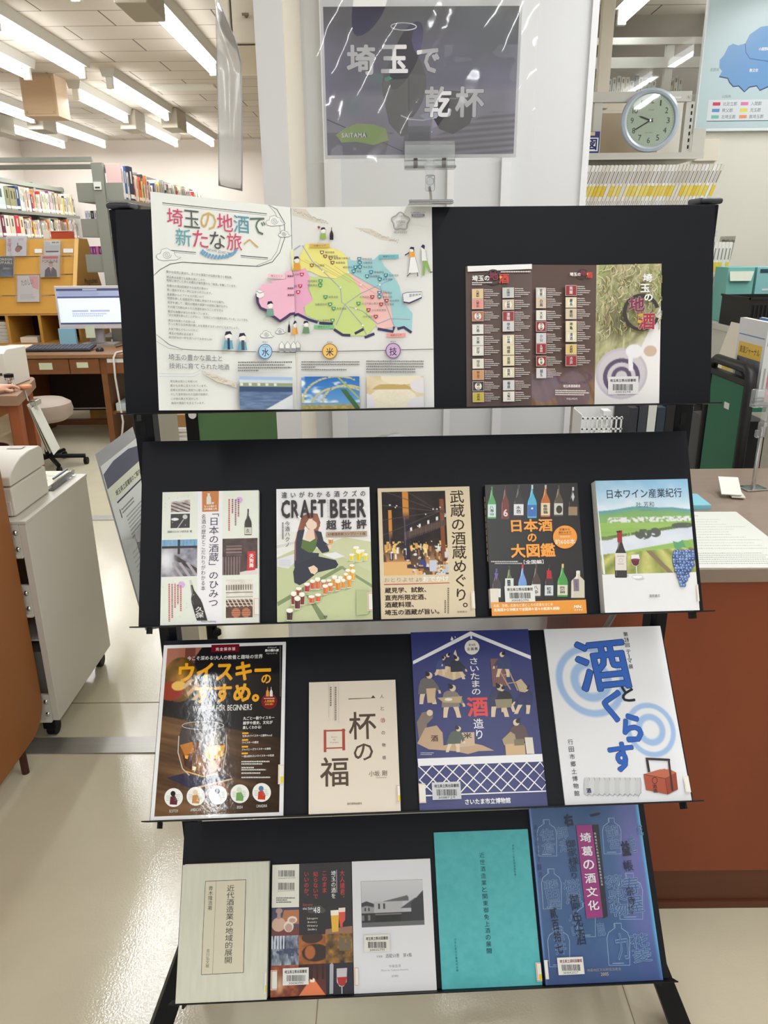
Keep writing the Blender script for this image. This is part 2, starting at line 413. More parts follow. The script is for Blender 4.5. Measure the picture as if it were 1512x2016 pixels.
swb = thing('wall_plate', 'small cream blank plate on the right wall under the map poster corner', 'wall plate', (1.55, 3.99, 1.86))
MB().box(1.49, 3.975, 1.86, 1.60, 3.998, 1.955).build('plate', CREAM, swb, bevel=0.003)
ps = MB().box(-0.485, 10.03, 1.62, -0.30, 10.05, 1.88).build('notice_frame', mat('grey_frame', (190, 180, 172), 0.6)); tag(ps, 'small pale framed notice on the far back wall beside the white column', 'notice')

# ---------------------------------------------------------------- fluorescent lights
HOUS = mat('light_housing', (196, 192, 180), 0.55)
SOCK = mat('light_socket', (225, 222, 212), 0.45)
TUBE = mat('fluorescent_tube', (250, 252, 255), 0.4, emit=9.0)
BOXG = mat('ballast_box', (176, 168, 150), 0.6)
def fixture(x, y0, y1, label, group, box=None, zc=2.7, power=TUBE_W):
    t = thing('ceiling_light', label, 'ceiling light', (x, (y0 + y1) / 2, zc - 0.14), group)
    MB().prism([(x - 0.055, zc), (x - 0.04, zc - 0.055), (x + 0.04, zc - 0.055), (x + 0.055, zc)], 'y', y0 - 0.05, y1 + 0.05).build('housing', HOUS, t)
    MB().cyl((x, y0 + 0.01, zc - 0.10), (x, y1 - 0.01, zc - 0.10), 0.023, n=14).build('tube', TUBE, t, smooth=True)
    for yy, nm in ((y0 - 0.03, 'socket'), (y1 - 0.005, 'socket')):
        MB().box(x - 0.024, yy, zc - 0.128, x + 0.024, yy + 0.035, zc - 0.05).build(nm, SOCK, t, bevel=0.006)
    if box:
        MB().box(x - 0.075, box[0], zc - 0.17, x + 0.075, box[1], zc - 0.002).build('ballast_box', BOXG, t, bevel=0.006)
    ld = bpy.data.lights.new('tube_light', 'AREA'); ld.shape = 'RECTANGLE'; ld.size = 0.05; ld.size_y = y1 - y0; ld.energy = power * (y1 - y0) / 1.2; ld.color = (0.93, 0.97, 1.0)
    lo = bpy.data.objects.new('tube_light', ld); COL.objects.link(lo); lo.parent = t
    lo.matrix_basis = t.matrix_basis.inverted() @ Matrix.Translation((x, (y0 + y1) / 2, zc - 0.127))
    return t
G = 'fluorescent ceiling lights'
for x, y0, y1, bx, lb in (
    (-1.11, 4.37, 5.78, (3.98, 4.30), 'brightest long fluorescent light, nearest to the hanging vinyl strip'),
    (-1.40, 2.85, 4.12, None, 'fluorescent ceiling light above the floor joint, mirrored as glare in the floor'),
    (-2.00, 4.62, 5.83, None, 'dimmer long fluorescent light crossing the top left corner'),
    (-1.93, 6.20, 7.70, (7.80, 8.16), 'long fluorescent light right of the wooden speaker box'),
    (-1.92, 8.26, 9.64, None, 'far fluorescent light nearest the back wall, rightmost of the far row'),
    (-2.38, 4.40, 5.85, None, 'short bright fluorescent light at the left edge, above the speaker box row'),
    (-2.33, 6.62, 7.80, (7.86, 8.18), 'fluorescent light partly hidden behind the wooden speaker box'),
    (-2.33, 8.26, 9.62, None, 'far fluorescent light, second from the right along the back wall'),
    (-3.17, 6.40, 7.76, (7.82, 8.14), 'fluorescent light at the left edge level with the speaker box bottom'),
    (-3.16, 8.20, 9.64, None, 'far fluorescent light, third from the right along the back wall'),
    (-3.63, 8.33, 9.65, (7.95, 8.27), 'far fluorescent light, lowest and leftmost near the left wall corner')):
    fixture(x, y0, y1, lb, G, bx, power=TUBE_W * (1.7 if x == -1.40 else 1.0))
k = 0
for x, ys in ((-0.69, (-2.9,)), (0.62, (-2.9, -1.6, 0.3)), (-2.3, (-2.9, -1.3, 0.3, 1.9)), (1.05, (1.15,)), (1.9, (-2.0, 0.8, 2.4))):  # unseen tubes; some added to brighten the column and the right rear shelves
    for y in ys:
        fixture(x, y, y + 1.3, 'unseen overhead fluorescent light outside the picture, put in to light the room', 'lights outside the picture')
fixture(-0.69, -0.98, -0.10, 'overhead fluorescent light mirrored as the white streak on the whiskey magazine', 'lights outside the picture', power=TUBE_W)
fixture(1.27, 4.18, 4.62, 'fluorescent light seen through the window above the clock', G, power=2.0)
fixture(1.90, 4.30, 4.80, 'added tube standing in for a reflection in the window by the map poster', G, power=2.0)  # lamp added where the window glass only mirrors a tube
sp = thing('speaker_box', 'square plywood speaker box hanging under the ceiling between the lights', 'speaker', (-2.5, 6.4, 2.42))
MB().box(-2.63, 6.32, 2.42, -2.375, 6.55, 2.70).build('cabinet', mat('plywood', (205, 178, 146), 0.6, noise=((6, 6, 30), 0.05)), sp, bevel=0.004)
MB().box(-2.615, 6.312, 2.435, -2.39, 6.322, 2.685).build('front_board', mat('plywood_front', (196, 166, 132), 0.6, noise=((6, 6, 30), 0.05)), sp)
for sx in (-2.602, -2.403):
    for sz in (2.448, 2.672): MB().cyl((sx, 6.312, sz), (sx, 6.308, sz), 0.006, n=10).build('screw', ALU, sp)
vent = thing('ceiling_vent', 'pale flat ceiling vent panel left of the hanging vinyl strip', 'vent', (-1.55, 6.82, 2.685))
MB().box(-1.80, 6.74, 2.684, -1.30, 6.94, 2.70).build('panel', mat('vent_white', (226, 224, 210), 0.7), vent, bevel=0.003)
# ================================================================ the display stand
BLK = mat('stand_black', (17, 19, 26), 0.45, spec=0.20, noise=((40, 40, 40), 0.03))
BLK2 = mat('stand_black_dark', (15, 16, 19), 0.5, spec=0.25)
SU = Vector((0.99924581, 0.03883052, 0)); SV = Vector((-0.03883052, 0.99924581, 0)); SC = Vector((0.05641104, 1.2, 0))
def SM(x, y, z): return SC + SU * x + SV * y + Vector((0, 0, z))       # stand frame: x across, y depth, z up
def panel_M(B, up, n):
    m = Matrix((SU, Vector(up), Vector(n))).transposed().to_4x4(); m.translation = Vector(B); return m
PM = [panel_M((0.05889787, 1.13600517, 1.26805266), (-0.00900842, 0.23181838, 0.97271737), (0.03777112, -0.97198376, 0.23199335)),
      panel_M((0.06159921, 1.06649013, 0.95145902), (-0.01847828, 0.47551125, 0.87951555), (0.03415204, -0.87885223, 0.47587014)),
      panel_M((0.06124465, 1.00602893, 0.6369871), (-0.02621536, 0.67461355, 0.73770544), (0.02864548, -0.73714907, 0.67512272)),
      panel_M((0.06410698, 1.00195623, 0.25010042), (-0.02511349, 0.64625845, 0.76270527), (0.02961624, -0.76213005, 0.64674622))]
stand = thing('display_stand', 'black steel four tier sloping display stand holding the sake books', 'display stand', SC)
PH = 0.2914
for i, M in enumerate(PM):
    b = MB()
    def lb(x0, y0, z0, x1, y1, z1):
        b.hexa([M @ Vector(p) for p in ((x0, y0, z0), (x1, y0, z0), (x1, y1, z0), (x0, y1, z0))], [M @ Vector(p) for p in ((x0, y0, z1), (x1, y0, z1), (x1, y1, z1), (x0, y1, z1))])
    lb(-0.44, 0, -0.010, 0.44, PH, 0.0)
    lb(-0.44, 0, -0.022, -0.4385, PH, -0.010); lb(0.4385, 0, -0.022, 0.44, PH, -0.010); lb(-0.44, PH - 0.0015, -0.022, 0.44, PH, -0.010)
    pn = b.build('shelf_panel', BLK, stand, bevel=0.0012)
    b = MB(); lb(-0.447, -0.0022, -0.012, 0.448, -0.0004, 0.023)
    b.build('lip', BLK2, pn)
    for sx in (-0.425, 0.425):
        b = MB(); lb(sx - 0.0015, -0.012, -0.02, sx + 0.0015, -0.0022, 0.004)
        b.build('bracket', BLK2, pn)
for sx in (-0.4395, 0.437):
    b = MB(); zb = 0.10
    p = [SM(sx - 0.014, 0.018, zb), SM(sx + 0.016, 0.018, zb), SM(sx + 0.016, 0.055, zb), SM(sx - 0.014, 0.055, zb)]
    b.hexa(p, [q + Vector((0, 0, 1.552 - zb)) for q in p])
    up = b.build('upright', BLK, stand, bevel=0.0015)
    b = MB()
    for zz in np.arange(0.16, 1.50, 0.033):
        q = [SM(sx - 0.004, 0.0172, zz), SM(sx + 0.004, 0.0172, zz), SM(sx + 0.004, 0.0186, zz), SM(sx - 0.004, 0.0186, zz)]
        b.hexa(q, [x + Vector((0, 0, 0.020)) for x in q])
    b.build('slots', mat('slot_dark', (8, 8, 9), 0.8), up)
    b = MB(); q = [SM(sx - 0.016, 0.010, 1.5525), SM(sx + 0.019, 0.010, 1.5525), SM(sx + 0.019, 0.062, 1.5525), SM(sx - 0.016, 0.062, 1.5525)]
    b.hexa(q, [x + Vector((0, 0, 0.009)) for x in q]); b.build('cap', mat('cap_black', (52, 54, 60), 0.4), stand, bevel=0.004)
    s = -1 if sx < 0 else 1
    b = MB(); t0 = [SM(sx + a, c, 0.24) for a, c in ((-0.018, -0.075), (0.018, -0.075), (0.018, -0.03), (-0.018, -0.03))]
    t1 = [SM(sx + s * 0.092 + a, c, 0.0) for a, c in ((-0.022, -0.165), (0.022, -0.165), (0.022, -0.09), (-0.022, -0.09))]
    b.hexa(t1, t0); b.build('leg', BLK2, stand, bevel=0.002)
    b = MB(); t0 = [SM(sx + a, c, 0.20) for a, c in ((-0.016, -0.06), (0.016, -0.06), (0.016, 0.05), (-0.016, 0.05))]
    b.hexa([q - Vector((0, 0, 0.09)) for q in t0], t0); b.build('gusset', BLK2, stand)
    b = MB(); t1 = [SM(sx + a, c, 0.0) for a, c in ((-0.018, 0.02), (0.018, 0.02), (0.018, 0.16), (-0.018, 0.16))]
    b.hexa(t1, [SM(sx + a, c, 0.12) for a, c in ((-0.017, 0.018), (0.017, 0.018), (0.017, 0.055), (-0.017, 0.055))]); b.build('leg', BLK2, stand, bevel=0.002)
for zz in (0.13, 1.535):
    b = MB(); q = [SM(-0.434, 0.026, zz), SM(0.418, 0.026, zz), SM(0.418, 0.046, zz), SM(-0.434, 0.046, zz)]
    b.hexa(q, [x + Vector((0, 0, 0.016)) for x in q]); b.build('crossbar', BLK, stand)
MB().cyl(SM(-0.35, 0.028, 1.02), SM(-0.35, 0.028, 1.035), 0.004, n=8).build('bolt', ALU, stand)

# ---------------------------------------------------------------- library stickers
LBL = (226, 226, 222)
def barcode(a, x0, y0, x1, y1, col=(40, 40, 42), seed=1, w=0.62):
    r = random.Random(seed); x = x0
    vs = []; fs = []
    while x < x1:
        bw = r.choice((1, 1, 2, 3)) * (x1 - x0) / 90.0
        u0, v0, u1, v1 = a.box(x, y0, min(x + bw, x1), y1); o = len(vs)
        vs += [(u0, v0), (u1, v0), (u1, v1), (u0, v1)]; fs.append((o, o + 1, o + 2, o + 3)); x += bw + r.choice((1, 1, 2)) * (x1 - x0) / 90.0
    a._put(vs, fs, col)
def sticker(book, quad, w, h, t, box, lib, num, col=(40, 40, 42), bg=LBL, hdr=None):
    a = Art(quad, w, h, t + 0.0036); x0, y0, x1, y1 = box; W_, H_ = x1 - x0, y1 - y0
    a.rect(x0, y0, x1, y1, bg)
    a.text(lib, x0 + .07 * W_, y0 + .12 * H_, x1 - .07 * W_, y0 + .32 * H_, hdr or col, 0.022)
    barcode(a, x0 + .16 * W_, y0 + .42 * H_, x1 - .14 * W_, y0 + .78 * H_, col, seed=int(num[-3:]))
    a.text(num, x0 + .22 * W_, y0 + .82 * H_, x1 - .2 * W_, y0 + .95 * H_, col, 0.0)
    o = a.build('barcode_label', book); return o
def call_label(book, quad, w, h, t, box, frame=(214, 112, 84), band=None):
    a = Art(quad, w, h, t + 0.0032); x0, y0, x1, y1 = box; W_, H_ = x1 - x0, y1 - y0
    a.rect(x0, y0, x1, y1, (232, 230, 222))
    lw = max(W_, H_) * 0.03
    for q in ((x0 + W_ * .1, y0 + H_ * .03, x1, y0 + H_ * .03 + lw), (x0 + W_ * .1, y1 - H_ * .03 - lw, x1, y1 - H_ * .03), (x0 + W_ * .1, y0 + H_ * .03, x0 + W_ * .1 + lw, y1 - H_ * .03)): a.rect(*q, frame)
    if band: a.rect(x0 + W_ * .45, y0 + H_ * .62, x1, y1 - H_ * .08, band)
    a.build('call_number_label', book)
def make_book(k, x0, x1, h, t, label, cover_col, spine='left', page_col=(232, 228, 216), y=0.0, cat='book', name='book', tilt=None):
    w = x1 - x0
    M = PM[k] @ Matrix.Translation((x0, y + 0.0002, 0.0003))
    b = thing(name, label, cat, M=M)
    cm = mat('cover_%d_%d_%d' % cover_col, cover_col, 0.45)
    c = MB().box(0, 0, 0, w, h, 0.0006).box(0, 0, t - 0.0006, w, h, t)
    c.box(0, 0, 0, 0.0008, h, t) if spine == 'left' else c.box(w - 0.0008, 0, 0, w, h, t)
    c.build('cover', cm, b, world=False)
    px0, px1 = (0.0008, w - 0.001) if spine == 'left' else (0.001, w - 0.0008)
    MB().box(px0, 0.001, 0.0006, px1, h - 0.001, t - 0.0006).build('pages', mat('pages_%d_%d_%d' % page_col, page_col, 0.8, noise=((3, 3, 900), 0.06)), b, world=False)
    return b, w, h, t
LIBK = '埼玉県立熊谷図書館'; LIBU = '埼玉県立浦和図書館'
def bottle(a, cx, y0, y1, w, col, label=None, cap=None, kind='sake', ltop=0.52, lbot=0.95, hi=True, tilt=0.0, neck=0.30, lab_txt=None, txt_col=(30, 30, 30)):
    H = y1 - y0; T = lambda x, y: (cx + x * w / 2 + tilt * (y - 0.5) * H, y0 + y * H)
    prof = [(neck * .55, 0.0), (neck * .55, 0.10), (neck * .62, 0.24), (0.55, 0.36), (0.86, 0.46), (1.0, 0.56), (1.0, 0.97), (0.95, 1.0)]
    if kind == 'square': prof = [(0.30, 0.0), (0.30, 0.20), (0.55, 0.26), (0.95, 0.36), (1.0, 0.40), (1.0, 1.0)]
    a.poly([T(-x, y) for x, y in prof[::-1]] + [T(x, y) for x, y in prof], col)
    if hi:
        c2 = tuple(min(255, int(c * 0.72 + 80)) for c in col)
        a.poly([T(-0.78, 0.50), T(-0.70, 0.50), T(-0.70, 0.96), T(-0.78, 0.96)], c2)
        a.poly([T(-neck * .42, 0.04), T(-neck * .25, 0.04), T(-neck * .25, 0.26), T(-0.45, 0.40), T(-0.55, 0.40)], c2)
    if cap: a.poly([T(-neck * .65, -0.01), T(neck * .65, -0.01), T(neck * .65, 0.11), T(-neck * .65, 0.11)], cap)
    if label:
        a.poly([T(-0.94, ltop), T(0.94, ltop), T(0.94, lbot), T(-0.94, lbot)], label)
        if lab_txt:
            p, q = T(-0.5, ltop + .05), T(0.45, lbot - .05); a.text(lab_txt, min(p[0], q[0]), p[1], max(p[0], q[0]), q[1], txt_col, 0.02, vert=len(lab_txt) > 1)
def person_fig(a, x, y, s, robe, lean=0.0, skin=(214, 190, 160), legs=True, hair=(30, 30, 34), face=1):
    """small woodblock-style worker: bent body, head with topknot, arms and bare legs"""
    P = lambda px, py: (x + (px * face + lean * (1 - py) * face) * s, y + py * s)
    if legs:
        a.poly([P(-.20, .55), P(-.02, .55), P(-.08, .80), P(-.10, 1.0), P(-.22, 1.0), P(-.22, .8)], skin)
        a.poly([P(.02, .55), P(.22, .55), P(.28, .80), P(.34, 1.0), P(.20, 1.0), P(.15, .82)], skin)
    a.poly([P(-.22, .22), P(-.12, .16), P(.10, .16), P(.22, .24), P(.26, .45), P(.28, .66), P(-.28, .68), P(-.27, .42)], robe)
    a.poly([P(.12, .26), P(.24, .28), P(.36, .44), P(.42, .58), P(.34, .60), P(.26, .48), P(.12, .38)], robe)
    a.poly([P(.36, .54), P(.43, .56), P(.46, .66), P(.38, .66)], skin)
    hx, hy = P(.05, .08); a.ell(hx, hy, .10 * s, .105 * s, skin, 14)
    a.ell(*P(-.01, .04), .075 * s, .07 * s, hair, 12); a.ell(*P(-.06, -.03), .035 * s, .03 * s, hair, 8)
# ---------------------------------------------------------------- tier two, first book
R1 = random.Random(3)
Q = [(133, 190), (1368, 175), (1385, 1870), (95, 1922)]
bk, w, h, t = make_book(1, -0.4035, -0.2545, 0.2055, 0.013, 'white paperback with corner photos and black bottles, far left of second tier', (236, 238, 230), 'right')
a = Art(Q, w, h, t + 3e-5); a.fill((229, 233, 222))
a.photo(95, 175, 1385, 1922, lambda u, v: mix((226, 231, 219), (234, 237, 228), fbm(u, v, 8, 10, 4)), 30, 40)
a.poly([(592, 185), (912, 183), (905, 1888), (580, 1905)], (240, 238, 243))
def ph_roof(u, v): return put(put(mix((150, 130, 125), (235, 232, 228), fbm(u, v, 5, 5, 8) * 1.2 - .1), (40, 30, 32), np.clip(np.sin((v - u * .5) * 26), 0, 1) * (v > .35)), (232, 236, 232), (v < .28 - u * .15))
a.photo(243, 262, 492, 445, ph_roof, 26, 20)
a.photo(238, 468, 487, 650, lambda u, v: put(put(mix((28, 24, 26), (70, 60, 60), fbm(u, v, 4, 4, 2)), (236, 236, 238), inell(u, v, .22, .38, .2, .10)), (206, 204, 204), np.maximum(inell(u, v, .75, .22, .13, .16), (abs(u - .62 + (v - .5) * .5) < .025) * (v > .4))), 26, 20)
def ph_brew(u, v):
    im = mix((70, 68, 84), (196, 194, 204), fbm(u, v, 5, 6, 11)); im = put(im, (58, 50, 52), (np.abs(v - .5 - (u - .4) * .6) < .07) * (u > .35)); im = put(im, (236, 236, 242), soft(u, v, .12, .55, .28, .4) * .9)
    im = put(im, (172, 166, 170), ((np.sin(u * 30 - v * 22) > .2) * (v > .62) * (u > .3))); im = put(im, (110, 170, 214), (v < .17) * (np.sin(u * 60) > -.7)); return put(im, (34, 30, 34), (v > .17) * (v < .24) + (abs(u - .48) < .03) * (v < .4))
a.photo(118, 800, 583, 1278, ph_brew, 46, 46)
def ph_shop(u, v):
    im = mix((48, 34, 38), (100, 78, 74), fbm(u, v, 6, 6, 21)); im = put(im, (150, 128, 116), (u > .1) * (u < .55) * (v > .2) * (v < .46) * (.5 + .5 * np.sin(v * 70))); im = put(im, (134, 114, 112), (u < .5) * (v > .5) * (np.sin(u * 80) > .2)); return put(im, (226, 214, 210), (v > .93 - (u - .5) * .2) * (u > .5))
a.photo(910, 785, 1362, 1252, ph_shop, 46, 46)
a.poly([(1232, 952), (1335, 948), (1332, 1190), (1226, 1202)], (206, 44, 44)); a.text('天狗舞', 1255, 985, 1312, 1160, (240, 234, 230), 0.03, vert=True)
a.photo(958, 1312, 1304, 1518, lambda u, v: put(mix((206, 200, 190), (244, 240, 232), fbm(u, v, 5, 5, 31)), (110, 98, 92), (np.abs(v - .5) < .17) * (np.sin(u * 70) > -.2) + (v > .78) * (v < .83)), 26, 18)
a.rect(958, 1528, 1304, 1548, (190, 182, 170))
def ph_barrel(u, v):
    im = mix((58, 34, 28), (120, 84, 62), fbm(u, v, 6, 6, 41)); im = put(im, (222, 206, 190), (np.sin((u - v * .4) * 40) > .55) * (v < .42) + (np.sin(v * 40) > .8) * (v < .4)); 
    for cx in (.38, .76): im = put(im, (196, 122, 84), inell(u, v, cx, .74, .17, .26)); im = put(im, (120, 66, 44), inell(u, v, cx, .74, .17, .26) * (abs(np.sin(v * 26)) > .95))
    return im
a.photo(958, 1565, 1302, 1808, ph_barrel, 34, 26)
a.poly([(646, 184), (862, 182), (858, 440), (648, 444)], (199, 120, 44))
a.poly([(712, 210), (752, 210), (744, 232), (762, 262), (764, 348), (704, 350), (704, 262), (722, 232)], (222, 220, 214)); a.poly([(768, 322), (806, 322), (790, 348), (774, 348)], (222, 220, 214))
a.text('もっと味わう', 676, 360, 832, 388, (245, 240, 232), 0.02); a.text('日本酒超入門', 672, 395, 836, 422, (245, 240, 232), 0.02)
a.text('「日本の酒蔵」のひみつ', 735, 470, 862, 1660, (62, 44, 74), 0.004, vert=True)
a.text('名酒の歴史とこだわりがわかる本', 636, 475, 694, 1460, (58, 54, 62), 0.0, vert=True)
a.text('酒蔵のひみつ研究会 著', 195, 682, 515, 712, (70, 68, 70))
for hx, hy, s_ in ((1125, 298, 46), (378, 1385, 50)): a.poly([(hx + s_ * math.cos(i * PI / 3), hy + s_ * .95 * math.sin(i * PI / 3)) for i in range(6)], (216, 178, 222))
for i, (x, y0, y1) in enumerate(((1105, 285, 510), (1068, 290, 620), (1028, 285, 470), (985, 285, 690))): a.vlines(x, y0, x + 26, y1, 1, (150, 84, 104) if i != 3 else (206, 84, 84), R1, 0.75, [1])
for i, (x, y0, y1) in enumerate(((360, 1395, 1730), (322, 1385, 1640), (284, 1372, 1690), (246, 1375, 1820), (208, 1372, 1870))): a.vlines(x, y0, x + 26, y1, 1, (166, 96, 110) if i % 2 else (206, 92, 92), R1, 0.72, [1])
bottle(a, 1238, 415, 744, 92, (56, 54, 50), (206, 204, 196), (38, 38, 38), ltop=.70, lbot=.97, lab_txt='久', txt_col=(90, 90, 88))
bottle(a, 572, 1330, 1852, 140, (52, 46, 42), (34, 30, 30), (206, 204, 200), ltop=.60, lbot=.98, tilt=0.30, lab_txt='久保', txt_col=(220, 216, 210))
a.text('Mates-Publishing', 636, 1852, 830, 1878, (86, 84, 86), 0, shear=.2)
for i in range(26): a.ell(R1.uniform(120, 560), R1.choice((R1.uniform(200, 760), R1.uniform(1300, 1880))), 4, 9, (196, 200, 180), 6)
a.build('front_cover', bk, PRINT_SEMI)
call_label(bk, Q, w, h, t, (1318, 1550, 1384, 1775), (224, 168, 120))

# ---------------------------------------------------------------- tier two, beer book
Q = [(95, 158), (1325, 130), (1368, 1868), (100, 1915)]
bk, w, h, t = make_book(1, -0.2265, -0.081, 0.206, 0.016, 'white and pale green paperback reading CRAFT BEER with rows of beer glasses', (238, 238, 236), 'right')
a = Art(Q, w, h, t + 3e-5); a.fill((238, 237, 239))
a.poly([(98, 760), (420, 700), (760, 800), (1330, 760), (1345, 800), (1345, 1060), (98, 1020)], (232, 231, 226))
a.poly([(100, 1060), (320, 960), (720, 930), (1000, 790), (1345, 850), (1368, 1868), (100, 1915)], (196, 203, 158))
a.poly([(1000, 788), (1340, 845), (1345, 1240), (700, 900)], (205, 208, 168))
a.poly([(100, 1650), (900, 1190), (985, 1165), (985, 1195), (110, 1705)], (132, 146, 104))
a.poly([(915, 1175), (960, 1165), (1358, 1405), (1360, 1450)], (136, 150, 110))
a.poly([(480, 1550), (540, 1560), (760, 1868), (670, 1880)], (126, 140, 98))
a.poly([(98, 900), (330, 850), (330, 880), (98, 940)], (214, 213, 212))
a.poly([(105, 1085), (330, 1010), (340, 1120), (250, 1205), (105, 1180)], (222, 222, 228)); a.lines(130, 1090, 300, 1180, 6, (190, 196, 206), R1)
a.poly([(700, 1015), (880, 985), (1000, 1040), (860, 1075)], (234, 234, 238))
# seated figure in a navy tracksuit, seen without features
NAVY = (52, 56, 72)
a.poly([(430, 520), (520, 470), (640, 480), (680, 600), (650, 700), (700, 790), (735, 910), (640, 860), (560, 720), (470, 640), (400, 760), (380, 690)], (150, 98, 76))
a.poly([(470, 560), (600, 540), (650, 600), (620, 670), (560, 705), (500, 660)], (238, 214, 196))
a.poly([(510, 690), (590, 690), (610, 820), (520, 840), (470, 800)], (236, 208, 188))
a.poly([(430, 505), (560, 490), (520, 560), (480, 620), (460, 700), (410, 690)], (140, 86, 66)); a.poly([(560, 490), (650, 520), (675, 640), (640, 700), (628, 600), (575, 560)], (156, 102, 78))
a.poly([(440, 820), (540, 850), (620, 800), (640, 900), (560, 1010), (440, 1000), (410, 900)], (92, 118, 62))
a.poly([(470, 690), (380, 700), (335, 860), (330, 1180), (420, 1240), (560, 1190), (640, 1120), (660, 1000), (520, 990), (420, 930), (440, 820)], NAVY)
a.poly([(600, 700), (690, 720), (720, 840), (800, 900), (790, 980), (700, 1000), (620, 900), (640, 800)], NAVY)
a.poly([(350, 1150), (640, 1040), (880, 1090), (915, 1150), (880, 1195), (640, 1255), (470, 1390), (400, 1425), (330, 1390), (315, 1250)], (48, 50, 64))
a.poly([(515, 1190), (590, 1160), (640, 1200), (640, 1240), (600, 1282), (550, 1262)], (236, 206, 184)); a.poly([(770, 900), (820, 880), (825, 930), (790, 950)], (236, 206, 184))
a.line([(372, 720), (345, 860), (345, 1100)], 10, (196, 120, 112))
def beer(x, y, w_, h_, col):
    a.poly([(x - w_ * .5, y), (x + w_ * .5, y), (x + w_ * .42, y + h_), (x - w_ * .42, y + h_)], (232, 226, 206))
    a.poly([(x - w_ * .46, y + h_ * .1), (x + w_ * .46, y + h_ * .1), (x + w_ * .38, y + h_ * .93), (x - w_ * .38, y + h_ * .93)], col)
    a.poly([(x + w_ * .12, y + h_ * .2), (x + w_ * .25, y + h_ * .2), (x + w_ * .2, y + h_ * .85), (x + w_ * .1, y + h_ * .85)], tuple(min(255, c + 36) for c in col))
    a.ell(x, y + h_ * .12, w_ * .48, h_ * .19, (244, 238, 222), 14); a.ell(x, y + h_ * .04, w_ * .48, h_ * .12, (250, 247, 236), 14)
for x, y, ww, hh, c in ((815, 800, 70, 80, (214, 140, 60)), (1150, 915, 78, 110, (222, 206, 80)), (1232, 955, 60, 90, (226, 214, 110)), (1092, 1010, 70, 90, (226, 208, 60)), (1185, 960, 82, 150, (216, 200, 50)), (1278, 1005, 56, 92, (222, 210, 70)),
                        (1094, 1150, 66, 90, (226, 170, 66)), (1040, 1215, 66, 100, (226, 164, 54)), (1108, 1220, 62, 140, (226, 168, 60)), (1014, 1265, 56, 100, (220, 146, 46)), (865, 1300, 72, 150, (220, 146, 50)), (942, 1310, 60, 120, (222, 150, 60)), (1058, 1305, 62, 150, (218, 144, 40)), (978, 1345, 60, 118, (216, 140, 44)), (908, 1350, 76, 146, (212, 132, 40)),
                        (640, 1330, 72, 150, (210, 104, 56)), (718, 1355, 68, 110, (206, 108, 60)), (790, 1350, 62, 90, (210, 120, 66)), (573, 1358, 66, 124, (202, 84, 60)), (808, 1400, 66, 110, (206, 110, 56)), (500, 1400, 76, 118, (168, 44, 52)), (742, 1420, 74, 126, (206, 112, 58)),
                        (390, 1460, 76, 110, (150, 70, 50)), (322, 1520, 76, 170, (126, 50, 44)), (432, 1530, 76, 160, (110, 36, 36)), (372, 1585, 84, 160, (92, 34, 36)), (646, 1540, 78, 104, (206, 96, 52)), (560, 1565, 82, 100, (204, 92, 56)), (268, 1745, 92, 150, (58, 34, 36))):
    a.poly([(x + ww * .3, y + hh * .9), (x + ww * .45, y + hh), (x - ww * 1.0, y + hh * 1.22), (x - ww * .6, y + hh)], (168, 178, 132)); beer(x, y, ww, hh, c)
a.text('違いがわかる酒クズの', 165, 188, 1272, 268, (52, 48, 52), 0.012, track=.5)
a.text('CRAFT', 160, 300, 752, 540, (52, 44, 48), 0.036); a.text('BEER', 806, 290, 1278, 535, (52, 44, 48), 0.036)
a.text('クラフトビール', 768, 300, 790, 530, (60, 56, 60), 0.0, vert=True)
a.text('超批評', 755, 560, 1288, 688, (50, 44, 48), 0.028, track=.45)
a.rect(755, 715, 1292, 782, (178, 152, 128)); a.text('47都道府県コンプリート版', 778, 728, 1272, 768, (70, 54, 46), 0.012)
a.text('今酒ハクノ', 210, 585, 274, 918, (56, 52, 56), 0.004, vert=True); a.vlines(172, 600, 196, 820, 1, (120, 116, 118), R1, .8, [1])
for x, y in ((180, 310), (632, 300), (892, 300), (1028, 415), (1262, 418), (402, 535)):
    a.ell(x - 10, y - 12, 14, 14, (244, 244, 242), 10); a.ell(x + 10, y + 12, 14, 14, (244, 244, 242), 10); a.line([(x - 8, y - 8), (x + 8, y + 8)], 16, (244, 244, 242))
a.text('GB', 722, 1822, 768, 1850, (60, 60, 60), 0.03); a.poly([(1150, 1485), (1310, 1478), (1312, 1800), (1152, 1815)], (178, 188, 140))
a.build('front_cover', bk, PRINT_SEMI)
call_label(bk, Q, w, h, t, (1300, 1515, 1364, 1755), (206, 120, 96))

